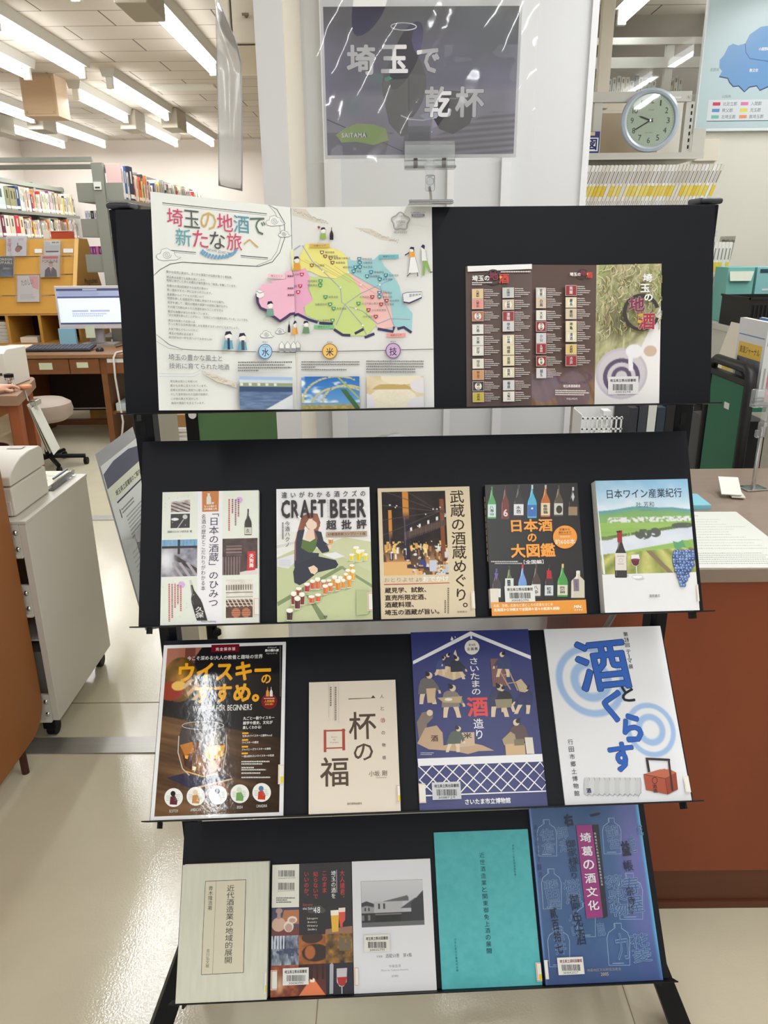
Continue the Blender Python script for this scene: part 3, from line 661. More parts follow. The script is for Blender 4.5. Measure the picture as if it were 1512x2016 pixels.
# ---------------------------------------------------------------- tier two, brewery tour book
Q = [(95, 148), (1328, 112), (1423, 1875), (145, 1905)]
bk, w, h, t = make_book(1, -0.068, 0.077, 0.204, 0.014, 'beige paperback with a photo of a dim timber hall of shop tables', (222, 206, 178), 'left')
a = Art(Q, w, h, t + 3e-5); a.fill((219, 203, 174))
RH = random.Random(77)
def ph_hall(u, v):
    RH.seed(77)
    im = mix((34, 30, 32), (62, 52, 50), fbm(u, v, 5, 7, 51)); fl = np.clip((v - .62) * 4, 0, 1); im = mix(im, np.array((206, 150, 92)), fl * (0.35 + .65 * (fbm(u, v, 7, 7, 52) > .42)))
    im = put(im, (224, 178, 120), (v > .84) * (u < .42) + (v > .9) * (u < .6)); im = put(im, (240, 196, 110), (v > .60) * (v < .74) * (fbm(u, v, 12, 18, 53) > .55))
    for cx, wd, tp in ((.37, .047, .0), (.12, .026, .22)):
        m = (abs(u - cx) < wd) * (v > tp) * (v < .82); im = put(im, mix((216, 150, 70), (40, 34, 46), np.clip((v - tp - .18) * 9, 0, 1)), 0) if False else im
        im = im * (1 - m[..., None]) + m[..., None] * mix((206, 140, 66), (52, 44, 58), np.clip((v - tp - .24) * 9, 0, 1)); im = put(im, (110, 100, 116), (abs(u - cx + wd * .5) < .006) * (v > tp + .3) * (v < .8))
    im = put(im, (134, 78, 50), (u > .9) * (u < .97) * (v < .85) * (v > .1)); im = put(im, (82, 62, 56), (abs(v - .49 + (u - .5) * .22) < .035) * (u > .38)); im = put(im, (228, 232, 236), (abs(v - .44 + (u - .5) * .30) < .022) * (np.sin(u * 46) > .75) * (u > .4))
    im = put(im, (214, 216, 224), (fbm(u, v, 16, 20, 54) > .64) * (v > .66) * (u > .45)); im = put(im, (58, 74, 150), inell(u, v, .61, .88, .05, .05)); im = put(im, (196, 204, 220), inbox(u, v, .71, .83, .82, .96)); im = put(im, (70, 64, 70), (abs(v - .90 - (u - .4) * .1) < .02) * (u > .36) * (u < .7)); im = put(im, (186, 196, 210), inbox(u, v, .92, .88, 1, .98))
    for i in range(70):
        x_, y_ = RH.uniform(0, 1), RH.uniform(.66, .98); c_ = RH.choice([(236, 232, 226), (90, 70, 66), (214, 160, 90), (206, 214, 226), (60, 52, 58), (246, 214, 140), (170, 110, 66)]); im = put(im, c_, inbox(u, v, x_, y_ - .05 * (y_ < .8), x_ + RH.uniform(.012, .05), y_ + RH.uniform(.008, .03)) * (1.0 if (x_ > .35 or y_ < .8) else 0.0))
    for i in range(26): x_ = .34 + i * .025; im = put(im, (120, 104, 98), (np.abs(v - .50 + (x_ - .5) * .25) < .05) * (np.abs(u - x_) < .004))
    for i in range(5): im = put(im, (84, 74, 72), np.abs(v - .05 - i * .08 - (u - .5) * (.5 - i * .2)) < .004)
    for i in range(9): im = put(im, (240, 240, 240), inell(u, v, (.13, .23, .21, .68, .86, .91, .55, .12, .8)[i], (.16, .17, .19, .28, .22, .2, .42, .16, .22)[i], .011, .008))
    return im
a.photo(0, 0, 0, 0, ph_hall, 78, 92, quad=[(146, 197), (1000, 172), (1056, 1298), (182, 1318)])
a.text('武蔵の酒蔵めぐり。', 1098, 165, 1292, 1750, (58, 44, 34), 0.012, vert=True)
u_ = a
a.text('おとりよせ', 186, 1345, 580, 1402, (150, 138, 124), 0.0); a.text('より', 610, 1350, 690, 1398, (90, 78, 68), 0.0); a.text('おでかけ', 706, 1325, 1052, 1395, (244, 240, 234), 0.02)
a.poly([(182, 1432), (1066, 1410), (1067, 1420), (182, 1443)], (190, 52, 44))
for i, (s_, x1) in enumerate((('蔵見学、試飲、', 752), ('直売所限定酒、', 752), ('酒蔵料理、', 585), ('埼玉の酒蔵が旨い。', 930))): a.text(s_, 192, 1472 + i * 99, x1, 1550 + i * 99, (62, 44, 34), 0.028)
a.vlines(1040, 1480, 1066, 1830, 1, (130, 116, 100), R1, .8, [1]); a.vlines(1000, 1650, 1024, 1830, 1, (130, 116, 100), R1, .8, [1]); a.text('徳間書店', 1170, 1795, 1310, 1822, (140, 126, 108))
a.build('front_cover', bk, PRINT)
call_label(bk, Q, w, h, t, (1360, 1530, 1410, 1765), (226, 190, 150))

# ---------------------------------------------------------------- tier two, black bottle encyclopedia
Q = [(95, 100), (1280, 70), (1418, 1760), (185, 1790)]
bk, w, h, t = make_book(1, 0.1015, 0.249, 0.2055, 0.016, 'black book with orange title and two rows of colourful sake bottles', (26, 25, 26), 'left')
a = Art(Q, w, h, t + 3e-5); a.fill((28, 27, 29))
K = 0
for cx, y0, y1, ww, c, lab, cap, tx, lt in ((185, 125, 530, 108, (86, 160, 92), (206, 226, 226), (70, 140, 80), '八海山', .55), (355, 115, 538, 100, (112, 50, 44), None, (80, 40, 36), None, .6), (528, 105, 505, 132, (46, 44, 46), (226, 224, 230), (60, 60, 62), '水芭', .60), (700, 103, 522, 118, (84, 176, 214), (58, 112, 184), (190, 214, 226), None, .60), (872, 103, 508, 122, (190, 104, 42), (226, 212, 180), (206, 190, 170), '春鹿鶴', .56), (1040, 105, 498, 120, (92, 80, 62), (206, 206, 196), (70, 64, 56), None, .58), (1225, 128, 505, 122, (44, 34, 38), (150, 128, 96), (206, 206, 206), None, .66)):
    bottle(a, cx, y0, y1, ww, c, lab, cap, ltop=lt, lab_txt=tx)
a.text('6', 330, 410, 388, 505, (232, 206, 206), 0.03); a.ell(1048, 412, 40, 52, (52, 46, 40), 14); a.poly([(1205, 250), (1225, 190), (1245, 250), (1225, 310)], (200, 200, 204)); a.ell(700, 400, 14, 14, (220, 236, 246), 10)
for cx, y0, y1, ww, c, lab, cap, tx, lt, kd in ((246, 1178, 1565, 118, (62, 52, 56), (226, 226, 222), (96, 84, 150), '獺祭', .66, 'sake'), (412, 1142, 1560, 116, (88, 112, 72), (216, 220, 216), (60, 60, 58), '鳳', .38, 'sake'), (582, 1125, 1560, 110, (116, 156, 216), (74, 112, 206), (206, 56, 66), None, .8, 'sake'), (757, 1120, 1550, 122, (72, 54, 48), (216, 214, 208), (90, 66, 56), '八中', .60, 'sake'), (925, 1122, 1545, 118, (56, 46, 48), (206, 210, 214), (46, 40, 42), '初孫', .64, 'sake'), (1100, 1118, 1540, 138, (74, 152, 74), (214, 210, 190), (216, 190, 120), '西の関', .64, 'sake'), (1300, 1205, 1556, 176, (206, 200, 178), None, (222, 222, 222), None, .3, 'square')):
    bottle(a, cx, y0, y1, ww, c, lab, cap, ltop=lt, lab_txt=tx, kind=kd)
a.poly([(215, 1235), (268, 1235), (246, 1330)], (108, 96, 168)); a.poly([(890, 1200), (950, 1200), (962, 1305), (890, 1305)], (176, 34, 40)); a.poly([(1238, 1310), (1312, 1310), (1316, 1468), (1246, 1470)], (128, 116, 134)); a.text('どぶろく', 1262, 1330, 1296, 1455, (50, 44, 60), 0.01, vert=True)
a.text('日本酒', 428, 535, 962, 700, (240, 160, 60), 0.03, outline=((110, 52, 20), 0.02)); a.text('の', 640, 722, 758, 830, (240, 160, 60), 0.03, outline=((110, 52, 20), 0.02)); a.text('大図鑑', 428, 850, 1000, 1030, (240, 160, 60), 0.03, outline=((110, 52, 20), 0.02))
a.ell(1125, 768, 158, 152, (120, 66, 30), 40); a.ell(1125, 768, 154, 148, (238, 154, 58), 40)
a.text('定番から', 1050, 655, 1185, 684, (56, 40, 26), 0.015); a.text('通好みまで', 1038, 694, 1202, 722, (56, 40, 26), 0.015); a.rect(1038, 732, 1210, 736, (70, 48, 26)); a.text('掲載銘柄', 1060, 752, 1188, 776, (246, 226, 186), 0.0); a.text('約600本', 998, 792, 1254, 862, (250, 246, 236), 0.0)
a.text('［全国編］', 594, 1062, 850, 1116, (232, 230, 228), 0.02); a.lines(175, 1075, 520, 1098, 1, (190, 188, 186), R1, .8, [1]); a.lines(222, 1100, 575, 1120, 1, (190, 188, 186), R1, .8, [1])
a.poly([(178, 1612), (1404, 1580), (1418, 1760), (188, 1790)], (232, 152, 54))
a.text('兵庫、京都、広島など酒どころの定番をはじめ', 206, 1628, 975, 1668, (250, 240, 214), 0.0); a.text('北海道から沖縄まで全国津々浦々の銘酒を網羅!', 212, 1680, 1066, 1722, (252, 246, 230), 0.02)
a.text('MN.', 1250, 1652, 1358, 1690, (250, 248, 240), 0.03, shear=.3); a.text('マイナビ', 1252, 1702, 1366, 1726, (250, 248, 240), 0.025)
a.build('front_cover', bk, PRINT_SEMI)
sticker(bk, Q, w, h, t, (350, 1398, 738, 1610), LIBK, '301082396')
MB().box(-0.0004, 0.012, 0.001, 0.012, 0.042, t + 0.0012).build('call_number_label', mat('label_paper', (226, 220, 206), 0.6), bk, world=False)
sp_ = MB()
for i in range(10): sp_.box(-0.0003, 0.085 + i * 0.0105, 0.005, 0.0, 0.093 + i * 0.0105, 0.011)
sp_.build('spine_title', mat('spine_title_cream', (206, 186, 150), 0.5), bk, world=False)

# ---------------------------------------------------------------- tier two, wine book
Q = [(140, 105), (1220, 78), (1375, 1645), (230, 1678)]
bk, w, h, t = make_book(1, 0.276, 0.424, 0.207, 0.022, 'thick white book with a vineyard river photo, wine bottle and blue grapes', (228, 228, 226), 'left')
a = Art(Q, w, h, t + 3e-5); a.fill((228, 228, 230))
def ph_vine(u, v):
    sky = mix((142, 190, 226), (212, 226, 236), np.clip(v * 3.2 + (fbm(u, v, 4, 6, 61) - .5), 0, 1)); im = sky
    hill = .33 - .045 * np.exp(-((u - .45) / .25) ** 2) - .02 * np.exp(-((u - .8) / .12) ** 2); im = put(im, mix((96, 152, 180), (110, 160, 130), np.clip((v - hill) * 20, 0, 1)), 0) if False else im
    m = (v > hill); im = im * (1 - m[..., None]) + m[..., None] * mix((94, 152, 176), (128, 172, 104), np.clip((v - hill) * 16, 0, 1))
    im = put(im, (226, 224, 226), (v > .40) * (v < .46) * (fbm(u, v, 44, 60, 62) > .48) * (u > .1)); m = (v > .455); im = im * (1 - m[..., None]) + m[..., None] * mix((134, 176, 84), (160, 192, 104), fbm(u, v, 3, 30, 63))
    riv = .64 - (u - .0) * .13; m = (v > riv - .03) * (v < riv); im = put(im, (96, 120, 66), m * (fbm(u, v, 30, 10, 64) > .35)); m = (v > riv) * (v < riv + .16 - u * .02); im = im * (1 - m[..., None]) + m[..., None] * mix((226, 230, 238), (196, 206, 222), fbm(u, v, 3, 8, 65))
    im = put(im, (86, 92, 84), inell(u, v, .47, .585, .09, .055) * (fbm(u, v, 22, 22, 66) > .33) + inell(u, v, .6, .57, .06, .05) * (fbm(u, v, 22, 22, 67) > .35) + inell(u, v, .9, .50, .12, .03) * (fbm(u, v, 22, 22, 68) > .3)); im = put(im, (112, 130, 84), inell(u, v, .05, .62, .1, .02))
    low = .79 - u * .06; m = (v > low); rows = np.sin((u - .5) / (v - .55 + 1e-3) * 9 + 2); im = im * (1 - m[..., None]) + m[..., None] * mix((128, 140, 66), (206, 202, 122), .5 + .5 * rows * (fbm(u, v, 30, 30, 69) + .3)); return put(im, (134, 112, 84), m * (np.abs((u - .5) - (v - .75) * .9) < .03))
a.photo(0, 0, 0, 0, ph_vine, 84, 74, quad=[(140, 105), (1220, 78), (1332, 1180), (205, 1212)])
a.poly([(97, 130), (140, 105), (240, 1206), (216, 1206)], (226, 228, 232))
a.text('日本ワイン産業紀行', 272, 195, 1156, 302, (40, 44, 60), 0.012); a.text('叶 芳和', 618, 346, 826, 408, (48, 52, 66), 0.0); a.lines(655, 440, 805, 452, 1, (110, 130, 150), R1, .8, [1])
a.ell(440, 1225, 82, 26, (196, 196, 198), 20); a.ell(650, 1262, 60, 20, (200, 200, 202), 20)
bottle(a, 428, 690, 1250, 144, (46, 46, 44), (222, 214, 206), (156, 40, 42), ltop=.47, lbot=.84, neck=.42); a.ring(428, 1040, 22, 22, 4, (170, 160, 152)); a.lines(386, 985, 470, 998, 1, (150, 140, 132), R1, .8, [1]); a.lines(392, 1080, 464, 1092, 1, (150, 140, 132), R1, .8, [1])
a.poly([(388, 700), (438, 700), (440, 825), (390, 825)], (160, 44, 46)); a.poly([(378, 692), (428, 690), (428, 706), (380, 708)], (40, 30, 30))
a.poly([(553, 975), (643, 968), (656, 1040), (640, 1090), (612, 1112), (575, 1106), (552, 1060)], (226, 228, 228)); a.poly([(551, 1030), (655, 1026), (640, 1088), (612, 1108), (578, 1102), (554, 1060)], (98, 26, 44)); a.ell(602, 1030, 51, 12, (130, 50, 66), 18)
a.poly([(606, 1108), (616, 1108), (622, 1220), (612, 1222)], (226, 228, 230)); a.ell(622, 1240, 64, 22, (236, 238, 240), 24); a.ring(622, 1240, 64, 22, 4, (180, 184, 188))
a.poly([(1048, 806), (1110, 830), (1160, 795), (1250, 830), (1230, 890), (1160, 880), (1105, 918), (1070, 880)], (92, 158, 112)); a.poly([(1160, 795), (1230, 810), (1290, 860), (1215, 900)], (128, 180, 92)); a.poly([(1230, 890), (1300, 900), (1300, 950), (1250, 930)], (150, 96, 70))
rg = random.Random(5)
for yy in range(930, 1340, 34):
    wd = 118 if yy < 1080 else max(20, 118 - (yy - 1080) * .40); cxx = 1175 + (12 if yy < 1100 else (1100 - yy) * .03)
    for xx in range(int(cxx - wd), int(cxx + wd), 36):
        c = rg.choice(((74, 104, 164), (92, 124, 186), (58, 84, 142), (112, 142, 198))); px_, py_ = xx + rg.uniform(-8, 8), yy + rg.uniform(-8, 8); a.ell(px_, py_, 23, 23, (44, 62, 112), 12); a.ell(px_ - 1, py_ - 1, 20, 20, c, 12); a.ell(px_ - 7, py_ - 7, 7, 7, (176, 196, 226), 8)
a.text('藤原書店', 760, 1452, 886, 1488, (70, 70, 74), 0.0)
a.build('front_cover', bk, PRINT_SEMI)
call_label(bk, Q, w, h, t, (1328, 1330, 1352, 1535), (226, 180, 150))
# ---------------------------------------------------------------- tier three, whiskey magazine
R2 = random.Random(9)
Q = [(182, 155), (1440, 125), (1410, 1910), (48, 1955)]
bk, w, h, t = make_book(2, -0.4375, -0.2275, 0.2815, 0.006, 'glossy black whiskey magazine with yellow title, far left of third tier', (236, 236, 236), 'left', cat='magazine', name='magazine')
a = Art(Q, w, h, t + 3e-5); a.fill((236, 236, 238))
def ph_whisky(u, v):
    im = mix((20, 19, 22), (44, 40, 42), fbm(u, v, 4, 4, 71)); tb = v > (.42 + u * .16); g = fbm(u + v * .3, v * 1.0 - u * .18, 2, 30, 72)
    tbl = mix((58, 40, 28), (150, 112, 74), g); tbl = mix(tbl, np.array((40, 30, 26)), np.clip((u - .35) * 1.25, 0, .8)); im = im * (1 - tb[..., None]) + tb[..., None] * tbl
    im = put(im, (150, 92, 76), (u < .22) * (v < .12) * 1.0); im = put(im, (170, 108, 88), ((u + v * .9) < .30) * (v < .2)); im = put(im, (120, 70, 58), (abs(u - .20) < .045) * (v < .10))
    b = inell(u, v, .13, .20, .15, .14); im = im * (1 - b[..., None]) + b[..., None] * mix((52, 40, 30), (200, 140, 40), fbm(u, v, 7, 9, 73) * 1.5 - .3); im = put(im, (150, 54, 36), inell(u, v, .06, .27, .11, .06)); im = put(im, (236, 190, 96), inell(u, v, .12, .24, .06, .03)); im = put(im, (214, 180, 140), ((abs(u - .25 - (v - .27) * .7) < .07) * (v > .20) * (v < .33)) * (np.sin((u * .7 + v) * 90) > .1))
    return im
def ph_mag(u, v): return ph_whisky(u, v)
a.photo(0, 0, 0, 0, ph_mag, 96, 120, quad=[(218, 188), (1408, 158), (1370, 1875), (90, 1915)])
a.poly([(215, 1520), (520, 1440), (890, 1525), (460, 1628)], (46, 42, 66)); a.poly([(460, 1628), (890, 1525), (890, 1540), (462, 1645)], (206, 178, 134))
a.poly([(640, 1640), (760, 1560), (820, 1580), (860, 1700), (760, 1740)], (150, 88, 40))
# tumbler
gl = [(375, 985), (800, 985), (830, 1080), (828, 1230), (790, 1420), (730, 1490), (590, 1510), (450, 1490), (380, 1420), (335, 1260), (340, 1100)]
a.poly(gl, (70, 62, 60))
a.poly([(352, 1180), (520, 1150), (822, 1170), (815, 1290), (780, 1420), (725, 1480), (590, 1500), (455, 1480), (388, 1410), (345, 1280)], (112, 68, 28))
for p, c in (([(352, 1185), (480, 1150), (500, 1260), (400, 1290)], (190, 120, 40)), ([(620, 1190), (815, 1190), (790, 1300), (660, 1350), (605, 1290)], (226, 170, 60)), ([(640, 1200), (740, 1180), (770, 1240), (680, 1290)], (240, 206, 130)), ([(380, 1290), (480, 1310), (470, 1440), (400, 1400)], (70, 40, 22)), ([(520, 1300), (620, 1330), (600, 1460), (520, 1440)], (150, 96, 36)), ([(640, 1360), (780, 1320), (740, 1440), (660, 1470)], (176, 110, 36)), ([(480, 1400), (520, 1410), (510, 1450), (480, 1440)], (244, 220, 170)), ([(540, 1370), (570, 1372), (560, 1400)], (250, 232, 190)), ([(400, 1290), (440, 1290), (430, 1330), (405, 1320)], (240, 170, 70))): a.poly(p, c)
a.poly([(660, 1050), (760, 1040), (770, 1180), (660, 1200)], (150, 140, 128)); a.poly([(540, 1060), (640, 1060), (630, 1250), (560, 1280)], (120, 112, 108))
a.ring(588, 985, 215, 40, 7, (190, 184, 176)); a.line([(340, 1090), (332, 1260), (378, 1425), (450, 1495)], 10, (206, 196, 180)); a.line([(830, 1080), (828, 1240), (792, 1425)], 9, (196, 180, 150)); a.line([(400, 1450), (590, 1508), (740, 1480)], 12, (226, 180, 96))
a.rect(672, 150, 960, 228, (120, 22, 34)); a.text('完全保存版', 718, 180, 920, 214, (238, 232, 230), 0.02, track=.2)
a.text('今こそ深める!大人の教養と趣味の世界', 425, 262, 1202, 306, (240, 238, 236), 0.01)
YL = (240, 172, 40)
a.text('ウイスキー', 335, 330, 1288, 528, YL, 0.04); a.text('の', 1188, 462, 1288, 556, YL, 0.03); a.text('すすめ。', 500, 556, 1168, 752, YL, 0.04)
a.text('WHISKEY FOR BEGINNERS', 484, 776, 1092, 836, (238, 236, 232), 0.005)
a.text('ゼンラムムック', 1252, 176, 1345, 194, (236, 236, 236), 0.01); a.text('男の隠れ家', 1226, 200, 1370, 228, (240, 240, 240), 0.04); a.text('ベストシリーズ', 1238, 236, 1352, 254, (236, 236, 236), 0.01)
a.ell(1270, 740, 82, 80, (120, 26, 36), 32)
bottle(a, 1252, 592, 690, 30, (226, 150, 70), None, None, hi=False); bottle(a, 1290, 592, 690, 30, (236, 226, 220), None, None, hi=False); a.lines(1216, 704, 1326, 718, 1, (226, 190, 170), R2, .8, [1])
a.text('人気銘柄', 1220, 724, 1322, 752, YL, 0.02); a.text('390本!', 1226, 758, 1310, 780, YL, 0.02)
for i, s_ in enumerate(('丸ごと一冊ウイスキー', '雑学や歴史、文化が', '楽しくわかる!')): a.text(s_, 1002 - i * 2, 893 + i * 48, (1322, 1304, 1186)[i], 928 + i * 48, (240, 238, 234), 0.018)
for i, (s_, x1) in enumerate((('世界5大ウイスキーと雑学AtoZ', 1300), ('ウイスキーの歴史', 1160), ('ジャパニーズウイスキーの源流', 1284), ('一度は訪れたいウイスキーの名店', 1318))): a.rect(992 - i * 2, 1058 + i * 69, 1056 - i * 2, 1076 + i * 69, YL); a.text(s_, 994 - i * 2, 1080 + i * 69, x1, 1104 + i * 69, (236, 234, 230), 0.02)
for i in range(6): a.lines(985, 1350 + (0, 24, 62, 84, 118, 162)[i], (1272, 1200, 1115, 1236, 1178, 1280)[i], 1366 + (0, 24, 62, 84, 118, 162)[i], 1, (220, 218, 214), R2, .9, [1])
for i, (s_, cx) in enumerate((('SCOTCH', 290), ('AMERICAN', 518), ('JAPANESE', 744), ('IRISH', 968), ('CANADIAN', 1192))):
    y = 1722 - i * 12; a.ell(cx, y, 95, 96, (236, 236, 230), 40)
    c = ((96, 44, 56), (190, 130, 60), (206, 206, 202), (112, 160, 84), (196, 64, 40))[i]
    a.poly([(cx - 40, y + 70), (cx - 34, y - 10), (cx + 14, y - 20), (cx + 40, y + 30), (cx + 34, y + 74)], c); a.ell(cx - 6, y - 40, 26, 28, ((40, 34, 34), (226, 200, 170), (60, 60, 60), (206, 216, 190), (90, 120, 160))[i], 14); a.lines(cx + 10, y - 30, cx + 70, y + 40, 4, (110, 140, 150), R2, .3); a.lines(cx - 75, y - 20, cx - 30, y + 40, 4, (130, 150, 120), R2, .3)
    a.text(s_, cx - (44, 54, 54, 28, 54)[i], y + 122, cx + (44, 54, 54, 28, 54)[i], y + 152, (232, 230, 226), 0.0)
a.vlines(1380, 175, 1396, 690, 1, (120, 118, 116), R2, .5, [1])
a.build('front_cover', bk, PRINT_GLOSS)
call_label(bk, Q, w, h, t, (1362, 1390, 1418, 1590), (226, 190, 110), (226, 206, 40))

# ---------------------------------------------------------------- tier three, cream book
Q = [(80, 102), (1308, 62), (1388, 1925), (75, 1960)]
bk, w, h, t = make_book(2, -0.186, -0.04, 0.2075, 0.019, 'plain cream book with large brown brush title and one red square character', (226, 215, 200), 'right', page_col=(206, 170, 120))
a = Art(Q, w, h, t + 3e-5); a.fill((224, 213, 198))
BR = (84, 70, 58)
a.poly([(635, 330), (960, 318), (990, 282), (1025, 322), (640, 342)], BR)
a.text('杯', 645, 515, 1035, 905, BR, 0.012); a.text('の', 715, 965, 990, 1205, BR, 0.012); a.text('福', 238, 1155, 640, 1570, BR, 0.012)
RD = (170, 76, 62)
for q in ((288, 770, 325, 1085), (550, 755, 590, 1060), (300, 770, 585, 792), (305, 1018, 570, 1036)): a.rect(*q, RD)
a.poly([(550, 770), (568, 752), (598, 775), (588, 792)], RD)
for i, (ch, y) in enumerate(zip('人と酒の物語', (300, 470, 638, 815, 988, 1165))):
    x = 1115 + i * 7; a.text(ch, x - 26, y - 26, x + 26, y + 26, (84, 74, 66) if i != 2 else RD, 0.004)
    if i == 2: a.ring(x, y, 32, 32, 4, RD)
for x, y1 in ((358, 600), (430, 640), (497, 680)): a.rect(x, 105, x + 3, y1, (170, 160, 148))
a.vlines(445, 165, 478, 645, 1, (140, 130, 120), R2, .7, [1]); a.vlines(375, 165, 408, 440, 1, (140, 130, 120), R2, .7, [1])
for i, s_ in enumerate(('Ippai', 'no', 'Kofuku')): a.text(s_, (395, 420, 382)[i], 862 + i * 38, (478, 455, 496)[i], 882 + i * 38, (150, 140, 130))
a.text('小坂 剛', 932, 1350, 1190, 1430, (110, 98, 88), 0.0); a.lines(1035, 1445, 1185, 1460, 1, (150, 140, 130), R2, .6, [1]); a.text('新行読売出版社', 622, 1798, 834, 1830, (100, 90, 82), 0.01)
a.build('front_cover', bk, PRINT)
call_label(bk, Q, w, h, t, (1328, 1550, 1382, 1800), (206, 130, 100), (226, 206, 40))

# ---------------------------------------------------------------- tier three, blue museum booklet
Q = [(60, 75), (1263, 48), (1470, 1860), (158, 1908)]
bk, w, h, t = make_book(2, -0.009, 0.199, 0.292, 0.005, 'deep blue museum booklet with woodblock workers and a white lattice pattern', (52, 58, 112), 'left', cat='booklet', name='booklet')
a = Art(Q, w, h, t + 3e-5); BL = (52, 58, 116); a.fill(BL)
WH = (234, 234, 238)
a.poly([(84, 370), (675, 68), (1290, 322), (1292, 360), (682, 108), (86, 405)], WH); a.rect(672, 95, 690, 145, WH)
a.ell(690, 232, 76, 76, (226, 222, 212), 30); a.text('第28回', 656, 195, 724, 220, (60, 58, 60), 0.01); a.text('企画展', 638, 232, 748, 264, (50, 48, 50), 0.02, track=.15)
a.text('さいたまの', 676, 340, 766, 720, WH, 0.012, vert=True); a.text('酒', 640, 742, 856, 945, (228, 74, 70), 0.03); a.text('造り', 712, 965, 815, 1175, WH, 0.012, vert=True)
TAN = (206, 178, 142); SK = (222, 200, 172); GR = (104, 100, 100); NV = (44, 50, 84)
a.poly([(300, 500), (420, 420), (580, 470), (628, 525), (500, 570)], TAN)
person_fig(a, 350, 330, 190, (60, 76, 130), .25, SK); person_fig(a, 470, 300, 190, NV, .1, SK, face=-1); person_fig(a, 545, 330, 230, (40, 42, 56), -.1, SK); a.poly([(500, 300), (520, 255), (540, 330)], SK)
person_fig(a, 222, 495, 320, GR, .05, SK); a.poly([(220, 655), (322, 650), (310, 800), (235, 802)], TAN)
person_fig(a, 470, 625, 330, (134, 124, 118), .02, SK); a.poly([(335, 750), (420, 745), (590, 735), (575, 805), (400, 800)], (186, 166, 124)); a.ell(450, 768, 40, 16, (232, 228, 220), 16)
a.photo(0, 0, 0, 0, lambda u, v: mix((108, 70, 70), (146, 104, 98), .5 + .5 * np.sin(u * 50)), 24, 8, quad=[(878, 352), (1010, 350), (1055, 630), (905, 640)])
a.line([(945, 425), (1085, 670)], 14, (176, 150, 128)); a.line([(1030, 400), (1160, 680)], 14, (176, 150, 128)); a.line([(1060, 605), (1140, 595)], 10, (176, 150, 128)); a.line([(1010, 520), (1090, 510)], 10, (176, 150, 128))
person_fig(a, 1020, 290, 250, (56, 66, 110), .05, SK, face=-1); person_fig(a, 960, 620, 330, (52, 58, 90), 0, SK); person_fig(a, 1080, 640, 260, (32, 32, 40), .3, SK, face=-1); person_fig(a, 1215, 640, 280, (42, 48, 96), -.15, SK, face=-1); a.poly([(1135, 590), (1190, 560), (1255, 640), (1235, 700), (1175, 690)], (196, 178, 146)); a.poly([(925, 770), (1100, 765), (1095, 850), (940, 860)], (150, 140, 112))
person_fig(a, 1190, 980, 330, (92, 72, 72), .1, SK, legs=False, face=-1); a.poly([(1000, 1180), (1085, 1100), (1130, 1130), (1150, 1240), (1020, 1240)], (170, 150, 116)); a.poly([(1030, 1230), (1230, 1220), (1240, 1335), (1040, 1342)], (206, 172, 130)); a.poly([(1120, 1180), (1225, 1175), (1225, 1240), (1125, 1245)], (124, 116, 88)); a.poly([(1230, 1160), (1310, 1160), (1330, 1330), (1250, 1330)], (222, 212, 200))
a.poly([(125, 1000), (180, 900), (290, 880), (290, 960), (230, 1020), (220, 1210), (150, 1200)], (128, 112, 104)); a.ell(258, 905, 32, 32, SK, 14)
a.poly([(210, 1060), (330, 1035), (390, 1110), (400, 1240), (620, 1200), (800, 1240), (920, 1295), (760, 1300), (650, 1330), (520, 1300), (250, 1280), (130, 1220)], (190, 160, 130)); a.poly([(560, 1110), (715, 1105), (720, 1240), (560, 1260)], (204, 178, 150)); a.text('米', 600, 1110, 690, 1170, (60, 52, 48), 0.03); a.text('酒', 270, 1135, 345, 1200, (90, 48, 44), 0.03)
person_fig(a, 480, 1050, 260, (84, 94, 84), .25, SK)
a.poly([(480, 120), (500, 150), (485, 165), (468, 160)], WH); a.poly([(510, 118), (524, 130), (514, 140)], WH)
a.poly([(135, 1376), (1408, 1330), (1416, 1408), (142, 1452)], WH)
for i in range(-3, 12):
    x = 142 + i * 138
    L = [(x, 1450), (x + 285, 1740)]; Rr = [(x + 285, 1448), (x, 1740)]
    for (p, q) in (L, Rr):
        x0, y0 = p; x1, y1 = q
        lo, hi = 142, 1440
        t0, t1 = 0, 1
        if x1 != x0:
            ta, tb = (lo - x0) / (x1 - x0), (hi - x0) / (x1 - x0); t0 = max(0, min(ta, tb)); t1 = min(1, max(ta, tb))
        if t1 > t0: sh = lambda xx, yy: (xx + (yy - 1450) * .06, yy - (xx - 142) * .033); a.line([sh(x0 + (x1 - x0) * t0, y0 + (y1 - y0) * t0), sh(x0 + (x1 - x0) * t1, y0 + (y1 - y0) * t1)], 11, WH)
a.poly([(150, 1752), (1448, 1704), (1450, 1716), (151, 1766)], WH)
a.text('さいたま市立博物館', 622, 1782, 1088, 1842, WH, 0.03); a.lines(165, 1312, 320, 1345, 2, (190, 190, 206), R2, .5)
a.build('front_cover', bk, PRINT_SEMI)
sticker(bk, Q, w, h, t, (284, 1616, 578, 1796), LIBK, '301111729', bg=(206, 208, 210))
call_label(bk, Q, w, h, t, (142, 1632, 218, 1832), (226, 170, 130))

